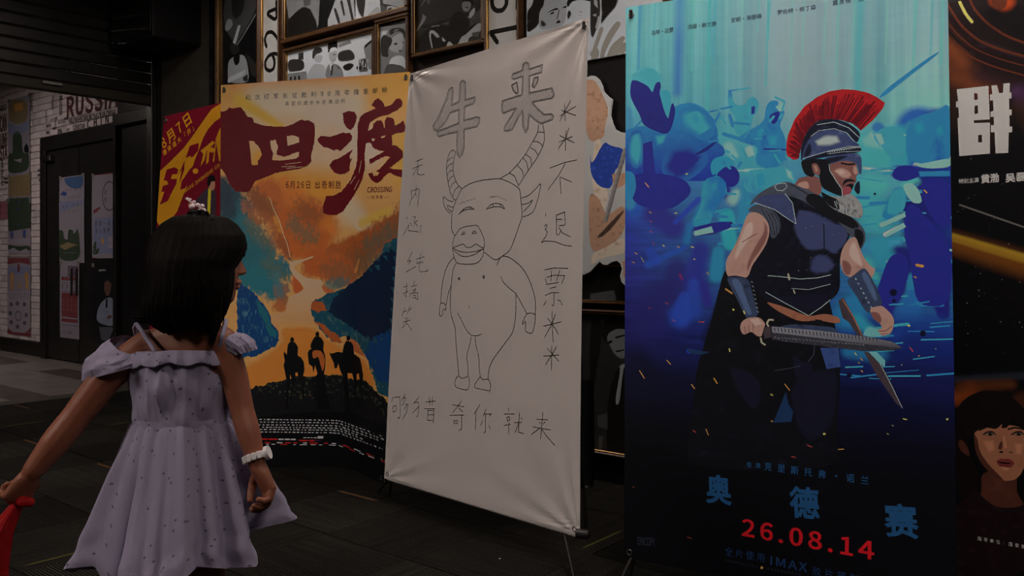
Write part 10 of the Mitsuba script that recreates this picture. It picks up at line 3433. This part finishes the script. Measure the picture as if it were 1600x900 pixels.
PERSON = thing('person', 'girl in a lavender off shoulder dress with long black hair, seen from behind', 'person')
HD = G(318, 408, 2.12)                              # middle of the head
fw = np.array([.90, .42, -.04]); fw /= np.linalg.norm(fw)      # where the face looks
up = np.array([0, 0, 1.]); rt = np.cross(fw, up); rt /= np.linalg.norm(rt); upf = np.cross(rt, fw)
def H(x, y, z): return HD + fw * x + rt * y + upf * z       # forward, her right, up
B = []
# head, jaw, nose, neck
B.append(m3.Manifold.batch_hull([sph(H(-.020, 0, .022), .083), sph(H(.018, 0, .03), .072), sph(H(-.01, 0, -.01), .080)]))
B.append(m3.Manifold.batch_hull([sph(H(.02, 0, .0), .068), sph(H(.052, 0, -.082), .026), sph(H(.03, .03, -.05), .034), sph(H(.03, -.03, -.05), .034)]))
B.append(m3.Manifold.batch_hull([sph(H(.078, 0, .008), .008), sph(H(.094, 0, -.022), .0085), sph(H(.084, .010, -.026), .007), sph(H(.084, -.010, -.026), .007), sph(H(.068, 0, -.02), .012)]))
B.append(m3.Manifold.batch_hull([sph(H(.078, .016, -.050), .007), sph(H(.078, -.016, -.050), .007), sph(H(.084, 0, -.048), .008)]))
B.append(m3.Manifold.batch_hull([sph(H(.078, .012, -.060), .007), sph(H(.078, -.012, -.060), .007), sph(H(.081, 0, -.060), .008)]))
for s in (1, -1):
    B.append(m3.Manifold.batch_hull([sph(H(-.005, s * .078, .012), .010), sph(H(-.012, s * .084, .006), .012), sph(H(-.002, s * .078, -.022), .007)]))
    B.append(sph(H(.050, s * .040, -.022), .024))
neck0, neck1 = G(306, 470, 2.13), G(296, 520, 2.11)
B += chain([neck0, neck1], [.040, .042])
shL, shR = G(232, 540, 2.12), G(347, 533, 2.09)
B.append(m3.Manifold.batch_hull([sph(neck1, .040), sph(shL, .036), sph(shR, .036), sph(G(292, 548, 2.11), .05)]))
B.append(m3.Manifold.batch_hull([sph(G(248, 556, 2.13), .055), sph(G(334, 552, 2.11), .055), sph(G(262, 610, 2.13), .060), sph(G(316, 610, 2.12), .060)]))
B.append(m3.Manifold.batch_hull([sph(G(262, 610, 2.13), .062), sph(G(316, 610, 2.12), .062), sph(G(262, 660, 2.13), .056), sph(G(312, 660, 2.12), .056)]))
B.append(m3.Manifold.batch_hull([sph(G(262, 660, 2.13), .058), sph(G(312, 660, 2.12), .058), sph(G(256, 715, 2.14), .068), sph(G(316, 715, 2.13), .068)]))
# left arm held away from the body, right arm hanging
elL, wrL = G(120, 650, 2.06), G(52, 735, 2.02)
B += chain([shL, G(170, 585, 2.09), elL, G(88, 690, 2.04), wrL], [.040, .040, .034, .034, .024])
elR, wrR = G(378, 640, 2.08), G(401, 722, 2.05)
B += chain([shR, G(366, 590, 2.09), elR, G(388, 675, 2.065), wrR], [.036, .033, .028, .028, .0205])
# legs, walking, mostly below the picture
for hip, knee, ank, toe in ((G(262, 720, 2.13), G(268, 930, 2.10), G(262, 1095, 2.16), G(300, 1138, 2.06)), (G(312, 720, 2.13), G(322, 935, 2.14), G(316, 1090, 2.22), G(330, 1092, 2.12))):
    heel = np.array([ank[0], ank[1] - .02, .028]); toe = np.array([ank[0] + .05, ank[1] + .13, .020]); ank = np.array([ank[0], ank[1], .075])
    B += chain([hip, (hip + knee) / 2, knee, (knee * .6 + ank * .4) + np.array([0, -.012, 0]), ank], [.068, .058, .042, .044, .029])
    B += [bone(ank, .029, heel, .027), bone(heel, .026, toe, .019), bone(ank, .027, toe, .018)]
body_feet = [(np.array([toe_[0], toe_[1], 0])) for toe_ in ()]
def hand(bones, wrist, dirv, side, palm_n, curl, spread=.017, L=1.0, thumb_curl=1.0):
    """palm and five separate fingers: dirv runs from the wrist to the knuckles, side across the knuckles towards the thumb, palm_n out of the palm"""
    d = dirv / np.linalg.norm(dirv); s = side - d * (side @ d); s /= np.linalg.norm(s); n = palm_n - d * (palm_n @ d) - s * (palm_n @ s); n /= np.linalg.norm(n)
    kn = [wrist + d * L * (.062 - .003 * abs(i - 1)) + s * spread * (1.35 - i * .9) for i in range(4)]
    bones.append(m3.Manifold.batch_hull([sph(wrist, .020), sph(wrist + d * .02 + s * .012, .016), sph(wrist + d * .02 - s * .012, .015), *[sph(k - n * 0, .0105) for k in kn]]))
    lens = [(.029, .019, .015), (.032, .021, .016), (.030, .020, .015), (.024, .015, .013)]
    for i, k in enumerate(kn):
        p, a = k, 0.; pts, rs = [k - d * .008], [.0095]
        for j, ln in enumerate(lens[i]):
            a += curl[j] * (1 + .07 * i)
            p = p + (d * math.cos(a) + n * math.sin(a)) * ln * L; pts.append(p); rs.append((.0084, .0076, .0064)[j])
        pts.insert(1, k); rs.insert(1, .0096)
        bones += chain(pts, rs)
    t0 = wrist + d * .016 * L + s * .018 + n * .004; t1 = t0 + (d * .55 + s * .55 + n * .45) * .028 * L; t2 = t1 + (d * .75 - s * .05 + n * .65 * thumb_curl) * .023 * L; t3 = t2 + (d * .75 - s * .35 + n * .6 * thumb_curl) * .017 * L
    bones += chain([t0, t1, t2, t3], [.013, .0105, .0090, .0072])
HB = []
hand(HB, wrR + np.array([.004, 0, -.012]), np.array([.42, .03, -.90]), np.array([-.55, .75, -.25]), np.array([-.75, -.55, -.35]), (.55, .85, .55), .0165, 1.0)
hand(HB, wrL + np.array([-.008, 0, -.010]), np.array([-.50, .02, -.86]), np.array([.55, .70, -.35]), np.array([.45, .72, -.15]), (.9, 1.25, .8), .0175, 1.08)
body = m3.Manifold.batch_boolean(B, m3.OpType.Add)
hands = m3.Manifold.batch_boolean(HB, m3.OpType.Add).refine_to_length(.0032)
bm = (body.refine_to_length(.011) + hands).to_mesh()
tm = trimesh.Trimesh(bm.vert_properties[:, :3], bm.tri_verts, process=True)
trimesh.smoothing.filter_taubin(tm, lamb=.5, nu=.53, iterations=12)
put(PERSON + '__body', tm, 'skin', smooth=True)
for s in (1, -1):
    e = H(.066, s * .030, .010); put(PERSON + '__eye', ball(e, .0125, 2), 'eye_white', smooth=True); put(PERSON + '__pupil', ball(e + fw * .0085, .0062, 2), 'eye_dark', smooth=True)
    put(PERSON + '__eyebrow', tube([H(.078, s * .016, .030), H(.078, s * .032, .035), H(.066, s * .050, .029)], [.002, .003, .0015], 6), 'hair')
put(PERSON + '__mouth', join(tube([H(.080, -.019, -.054), H(.0868, 0, -.0535), H(.080, .019, -.054)], [.002, .0042, .002], 8)), 'lip', smooth=True)

# hair: a lofted mass with combed grooves, ragged ends and separate strands
rows = [(334, 312, 12, .03, 2.115), (340, 312, 42, .055, 2.115), (350, 312, 57, .080, 2.115), (368, 311, 70, .100, 2.112), (388, 309, 74, .110, 2.108), (405, 304, 70, .110, 2.095), (420, 299, 65, .100, 2.082), (450, 296, 65, .092, 2.072), (475, 290, 65, .082, 2.066), (492, 287, 62, .070, 2.064), (505, 291, 52, .058, 2.062), (513, 297, 40, .045, 2.06)]
ys = np.array([r[0] for r in rows], float); yy = np.linspace(334, 513, 60); nth = 220
V, rr = [], random.Random(4)
th = np.arange(nth) * 2 * math.pi / nth
groove = np.array([.5 * math.sin(t * 38 + 1.3 * math.sin(5 * t)) + .5 * math.sin(t * 71 + 2 * math.sin(3 * t)) for t in th])
for y in yy:
    cx, hw, dp, D = [np.interp(y, ys, [r[k] for r in rows]) for k in (1, 2, 3, 4)]
    k = hw / 1350 * 2.1; low = max(0, (y - 430) / 83)
    c = G(cx, y, D)
    rad = 1 + groove * (.012 + .030 * low)
    P = np.stack([c[0] + k * np.cos(th) * rad, c[1] + dp * np.sin(th) * rad, np.full(nth, c[2])], 1)
    if y > 490: P[:, 2] += (groove * .5 + np.sin(th * 9)) * .010 * (y - 490) / 23
    V.append(P)
V = np.vstack(V); n = nth; Fc = []
for i in range(len(yy) - 1):
    for j in range(n):
        k = (j + 1) % n; Fc += [[i * n + j, (i + 1) * n + j, (i + 1) * n + k], [i * n + j, (i + 1) * n + k, i * n + k]]
top = len(V); V = np.vstack([V, V[:n].mean(0) + [0, 0, .003], V[-n:].mean(0) + [0, 0, .01]])
for j in range(n):
    k = (j + 1) % n; Fc += [[top, j, k], [top + 1, (len(yy) - 1) * n + k, (len(yy) - 1) * n + j]]
mass = trimesh.Trimesh(V, Fc, process=False)
strands = []
def strand(p, r, m=8): strands.append(tube(p, np.linspace(r, .0006, len(p)) if np.isscalar(r) else r, 5))
for i in range(150):                                        # ends over the back
    u = rr.random(); x = 232 + 124 * u; ang = math.pi + math.pi * u
    y0 = 430 + 50 * rr.random(); y1 = 500 + 20 * rr.random() - 12 * abs(u - .62) * 2
    Dn = lambda y: float(np.interp(y, ys, [r[4] for r in rows]) - np.interp(y, ys, [r[3] for r in rows]) * max(.15, math.sin(math.pi * (.06 + .88 * u))) - .002)
    pts = [G(x + (297 - x) * .10 * t + rr.uniform(-1, 1), y0 + (y1 - y0) * t, Dn(min(y0 + (y1 - y0) * t, 505))) for t in np.linspace(0, 1, 6)]
    strand(pts, .0034)
for i in range(26):                                         # the flick on the left
    a = rr.random(); strand([G(240 + 6 * a, 440 + 30 * a, 2.05), G(234 + 5 * a, 478 + 14 * a, 2.04), G(224 + 6 * a, 496 + 9 * a, 2.03), G(206 + 12 * a + rr.uniform(-3, 3), 494 + 12 * a, 2.02)], .0030)
for i in range(34):                                         # long locks in front of the right shoulder
    a = rr.random(); strand([G(345 - 14 * a, 430, 2.04), G(347 - 13 * a, 475, 2.03), G(344 - 12 * a, 510 + 8 * a, 2.02), G(334 - 8 * a + rr.uniform(-4, 4), 536 + rr.uniform(-6, 7), 2.03)], .0034)
for i in range(40):                                         # fringe above the forehead
    a = rr.random(); strand([G(330 + 20 * a, 343 + 8 * a, 2.06 + .08 * a), G(366 + 8 * a, 356 + 8 * a, 2.10 + .08 * a), G(382 + 3 * a, 376 + 6 * a, 2.13 + .08 * a), G(381 + rr.uniform(-4, 2), 396 + rr.uniform(-4, 6), 2.14 + .08 * a)], [.0034, .0036, .003, .001])
tuft = []
for i in range(40):                                         # half tied tuft on the crown
    a, b = rr.uniform(-1, 1), rr.random(); tuft.append(tube([G(309 + 8 * a, 342, 2.10 + .03 * b), G(307 + 9 * a, 330 - 2 * b, 2.09 + .03 * b), G(308 + 16 * a, 331 + 4 * b, 2.08 + .03 * b), G(309 + 24 * a, 343 + 5 * b, 2.07 + .03 * b)], [.004, .004, .0035, .001], 5))
put(PERSON + '__hair', join(mass, *strands, *tuft), 'hair', smooth=40)
k = put(PERSON + '__hair_clip', join(*[ball(G(x, y, 2.07 + .01 * i), r, 2) for i, (x, y, r) in enumerate(((300, 323, .0065), (309, 321, .0060), (316, 322, .0055), (303, 316, .0048), (312, 329, .0045), (297, 312, .0038), (319, 328, .0042), (293, 310, .003)))]), 'pearl', smooth=True, label='pale pink beaded hair clip')
put(k + '__bar', tube([G(290, 310, 2.075), G(306, 321, 2.075), G(322, 330, 2.085)], .0022, 8), 'pearl')

# the dress
def shell(P, uv, closed=True):
    """a cloth surface from a grid of points (rows, around)"""
    ny, nx = P.shape[:2]; idx = np.arange(ny * nx).reshape(ny, nx); f = []
    for i in range(ny - 1):
        for j in range(nx - 1): f += [[idx[i, j], idx[i + 1, j], idx[i + 1, j + 1]], [idx[i, j], idx[i + 1, j + 1], idx[i, j + 1]]]
    return (P.reshape(-1, 3), np.array(f)), uv.reshape(-1, 2)
def cloth(part, P, uv, mat='dress_cloth', label=None): 
    m, q = shell(P, uv); return put(PERSON + '__' + part, m, mat, smooth=True, uv=q, label=label)
nx = 241; th = np.linspace(0, 2 * math.pi, nx)              # 0 is the picture's right, -pi/2 (3 pi/2) towards the lobby's front
fold = lambda t, s: fold_table(t, s)
rf = random.Random(8)
def ridges(th, n, seed):
    r = random.Random(seed); o = np.zeros_like(th)
    for i in range(n):
        c, w, a = r.uniform(0, 2 * math.pi), r.uniform(.045, .105), r.uniform(.5, 1.) * (1 if i % 2 else -.7)
        d = np.angle(np.exp(1j * (th - c))); o += a * np.exp(-(d / w) ** 2)
    return o
f1, f2, f3 = ridges(th, 30, 1), ridges(th, 22, 2), ridges(th, 46, 3)
P, UV = [], []
for v in np.linspace(0, 1, 26):                              # bodice
    y = 546 + (662 - 546) * v
    cx = np.interp(y, [546, 600, 662], [286, 288, 283]); hw = np.interp(y, [546, 580, 620, 662], [76, 78, 75, 72]) / 1350 * 2.1
    dp = np.interp(y, [546, 600, 662], [.082, .092, .080])
    g = .0034 * f3 * (.3 + .7 * abs(v - .45) * 2) + .0085 * f1 * math.sin(math.pi * v) + .0025 * np.sin(th * 5 + v * 9) + .002 * np.sin(th * 9 - v * 14)
    c = G(cx, y, 2.118); dip = .008 * np.sin(th * 3 + 1) * (1 - v)
    P.append(np.stack([c[0] + (hw + g) * np.cos(th), c[1] + (dp + g) * np.sin(th), c[2] + dip * .5 + 0 * th], 1)); UV.append(np.stack([th * .115, np.full(nx, v * .18)], 1))
cloth('bodice', np.array(P), np.array(UV))
P, UV = [], []
hem = np.interp(np.mod(th, 2 * math.pi) / math.pi * 180, [0, 18, 40, 90, 140, 180, 210, 226, 238, 262, 285, 296, 315, 330, 345, 360], [808, 792, 800, 850, 880, 888, 893, 884, 940, 945, 915, 886, 890, 886, 838, 808])
reach = np.interp(np.mod(th, 2 * math.pi) / math.pi * 180, [0, 20, 60, 90, 150, 180, 200, 225, 240, 270, 300, 315, 335, 345, 360], [136, 140, 136, 120, 130, 136, 136, 142, 138, 150, 144, 142, 112, 120, 136]) / 1350 * 2.1
for v in np.linspace(0, 1, 60):                              # skirt
    y = 656 + (hem - 656) * v
    r0 = 74 / 1350 * 2.1
    w = v ** .85
    g = (.005 * f3 * (1 - v) + (.012 + .046 * v) * f2 * min(1, v * 3) + .024 * v * f1 + .004 * v * f3)
    rx = r0 + (reach - r0) * w + g; ry = .082 + (reach * .78 - .082) * w + g
    cx = 282 - 2 * v
    D = 2.118 + 0 * th
    cX = (cx - 800) / 1350 * D
    wr = .004 * np.sin(th * 7 + v * 19) * sstep_np(.55, 1., v) if False else .0035 * np.sin(th * 5 + 26 * v + 2 * np.sin(th * 3)) * max(0, v - .6) * 2.5
    Y = D + ry * np.sin(th)
    Zz = 1.15 - (y - 405) / 1350 * (D + (Y - D) * v)
    P.append(np.stack([cX + rx * np.cos(th) + wr, Y + wr, Zz], 1)); UV.append(np.stack([th * .2, np.full(nx, .2 + v * .38)], 1))
SK = np.array(P)
cloth('skirt', SK, np.array(UV))
# waistband, neckline ruffle
P, UV = [], []
for v in np.linspace(0, 1, 5):
    y = 650 + 12 * v; c = G(283, y, 2.118); hw = (73.6 / 1350 * 2.1) + .002 * math.sin(math.pi * v) + .001; g = .0012 * f3
    P.append(np.stack([c[0] + (hw + g) * np.cos(th), c[1] + (.083 + g) * np.sin(th), np.full(nx, c[2])], 1)); UV.append(np.stack([th * .115, np.full(nx, v * .02)], 1))
cloth('waistband', np.array(P), np.array(UV))
P, UV = [], []
for v in np.linspace(0, 1, 12):
    y = 543 + (563 - 543) * v; c = G(288, y, 2.116)
    k = math.sin(v * math.pi * .5)
    hw = 76 / 1350 * 2.1 + .004 + .009 * k; g = (.002 + .007 * v) * (.6 * f1 + .5 * np.sin(th * 17 + 2 * np.sin(th * 4)))
    zz = c[2] + .010 * np.cos(th - .4) * .5 + .004 * v * np.sin(th * 11) + .004 * np.sin(th * 3)
    P.append(np.stack([c[0] + (hw + g) * np.cos(th), c[1] + (.083 + .004 + .012 * k + g) * np.sin(th), zz], 1)); UV.append(np.stack([th * .115, np.full(nx, v * .05)], 1))
cloth('neck_ruffle', np.array(P), np.array(UV))
# the off shoulder sleeves: flared tubes around the upper arms
def sleeve(rings_, seed, wave=.007):
    """rings: (centre, half axis across, half axis in depth)"""
    nx2 = 141; t = np.linspace(0, 2 * math.pi, nx2); g1, g2 = ridges(t, 16, seed), ridges(t, 22, seed + 1); P, UV = [], []
    ks = np.linspace(0, 1, len(rings_)); R_ = np.array([np.concatenate(r) for r in rings_])
    for v in np.linspace(0, 1, 30):
        q = np.array([np.interp(v, ks, R_[:, k]) for k in range(9)]); c, a, b = q[:3], q[3:6], q[6:]
        r = 1 + .10 * g1 * math.sin(math.pi * min(1, v * 1.1 + .05)) + (.03 + .16 * v ** 3) * g2 + .03 * np.sin(t * 6 + v * 11)
        P.append(c + (r * np.cos(t))[:, None] * a + (r * np.sin(t))[:, None] * b); UV.append(np.stack([t * .05 + .4, np.full(nx2, v * .11)], 1))
    cloth('sleeve', np.array(P), np.array(UV))
def ring(x0, y0, x1, y1, D, depth, tilt=0.):
    p, q = G(x0, y0, D), G(x1, y1, D); return (p + q) / 2, (q - p) / 2, np.array([0, depth, tilt])
sleeve([ring(176, 528, 240, 551, 2.11, .046, .012), ring(160, 540, 240, 556, 2.108, .056, .012), ring(142, 558, 236, 560, 2.10, .060, .006), ring(135, 576, 232, 566, 2.095, .060), ring(140, 592, 230, 568, 2.09, .054)], 21)
sleeve([ring(346, 536, 366, 519, 2.10, .040), ring(347, 546, 384, 523, 2.10, .044), ring(352, 553, 397, 533, 2.10, .042), ring(362, 556, 401, 546, 2.10, .036)], 31)
for pts in ([G(247, 560, 2.05), G(242, 550, 2.035), G(233, 535, 2.055), G(222, 518, 2.075), G(213, 506, 2.10), G(210, 512, 2.15), G(218, 545, 2.18)], [G(338, 560, 2.085), G(343, 545, 2.062), G(347, 525, 2.045), G(352, 508, 2.075), G(353, 500, 2.10), G(350, 510, 2.15)]):
    pts = np.array(pts); q = np.array([[np.interp(t, np.linspace(0, 1, len(pts)), pts[:, k]) for k in range(3)] for t in np.linspace(0, 1, 24)])
    m = tube(q, .0052, 10); put(PERSON + '__strap', m, 'dress_strap', smooth=True)
bsdf('dress_strap', (.28, .26, .37), rough=.85, spec=.15)
# the watch: a bracelet of white links and a round case
ax = (wrR - elR); ax /= np.linalg.norm(ax); e1 = np.cross(ax, [0, 1, 0]); e1 /= np.linalg.norm(e1); e2 = np.cross(ax, e1)
cw = wrR - ax * .012
WK = put(PERSON + '__wristwatch', tube([cw + .0255 * (math.cos(t) * e1 + math.sin(t) * e2) for t in np.linspace(0, 2 * math.pi, 40)], .0045, 8), 'white_plastic', smooth=True, label='chunky white bracelet watch')
for i in range(14):
    t = i * 2 * math.pi / 14; c = cw + .027 * (math.cos(t) * e1 + math.sin(t) * e2)
    m = trimesh.creation.box((.0105, .007, .017)); R = np.eye(4); R[:3, 0] = -math.sin(t) * e1 + math.cos(t) * e2; R[:3, 1] = math.cos(t) * e1 + math.sin(t) * e2; R[:3, 2] = ax; R[:3, 3] = c
    hull = []
    for v in m.vertices:
        for k in range(3):
            w = np.array(v) * .78; w[k] = v[k]; hull.append(w)
    m = trimesh.convex.convex_hull(np.array(hull)); m.apply_transform(R); put(WK + '__link', m, 'white_plastic')
oc = -e1 if (-e1)[0] > 0 else e1
cs = trimesh.creation.cylinder(radius=.0165, height=.010, sections=28); cs.apply_transform(trimesh.geometry.align_vectors([0, 0, 1], oc)); cs.apply_translation(cw + oc * .031); put(WK + '__case', cs, 'white_plastic', smooth=35)
# shoes
for i, (ank) in enumerate(((262, 2.16), (316, 2.22))):
    x = (ank[0] - 800) / 1350 * ank[1]
    p = np.array([x, ank[1], 0])
    m = solid([m3.Manifold.batch_hull([sph(p + [-.012, -.022, .030], .033), sph(p + [.030, .08, .026], .032), sph(p + [.052, .135, .022], .026), sph(p + [0, -.015, .055], .030)]).trim_by_plane([0, 0, 1], 0.)], .012, 4)
    put(PERSON + '__shoe', m, 'white_plastic', smooth=True)

# the red cloth hanging from her left hand
K = thing('red_cloth', 'bright red cloth hanging from the left hand of the girl', 'cloth')
hp = wrL + np.array([-.040, .005, -.060])
P, UV = [], []
t = np.linspace(0, 2 * math.pi, 61); gg = ridges(t, 14, 77)
prof = [(-.02, .024, 0, .01), (.0, .018, 0, 0), (.02, .016, 0, 0), (.045, .022, -.016, 0), (.09, .028, -.038, 0), (.16, .032, -.052, .0), (.26, .034, -.058, 0), (.40, .038, -.058, 0), (.52, .042, -.056, 0)]
for i, (dz, r, dx, dy) in enumerate(prof):
    c = hp + np.array([dx, dy, -dz]); rr_ = r * (1 + .22 * gg * min(1, dz * 8 + .2))
    P.append(np.stack([c[0] + rr_ * np.cos(t), c[1] + .7 * rr_ * np.sin(t), np.full(61, c[2]) + .006 * gg * (i == len(prof) - 1)], 1)); UV.append(np.stack([t, np.full(61, dz)], 1))
m, q = shell(np.array(P), np.array(UV)); put(K + '__drape', m, 'red_fabric', smooth=True)
kn = ball(hp + np.array([.004, 0, .004]), .021, 3, (1, 1, 1)); put(K + '__gathered_top', solid([sph(hp + np.array([-.010, 0, -.004]), .017), sph(hp + np.array([.014, -.006, -.012]), .015), sph(hp + np.array([.028, 0, -.016]), .012)], .006, 3), 'red_fabric', smooth=True)

# ------------------------------------------------------------------ specks on the carpet
K = 'litter'
for i, (px, py, r) in enumerate(((530, 782, .010), (936, 841, .007), (781, 872, .004))):
    p = on_floor(px, py); p[2] = .004
    k = thing(name_for('paper_scrap'), ('thin white paper scrap on the carpet left of the white banner', 'small white paper scrap on the carpet right of the end cap of the white banner', 'tiny white paper scrap on the carpet below the white banner')[i], 'paper scrap')
    m = trimesh.convex.convex_hull(np.array([[-r, -.3 * r, 0], [r, -.25 * r, .001], [.8 * r, .3 * r, .0022], [-.8 * r, .35 * r, .001], [0, 0, .003]])); m.apply_translation(p)
    used[k] = -1; scene[k] = mikit.ply(m, 'print_white')
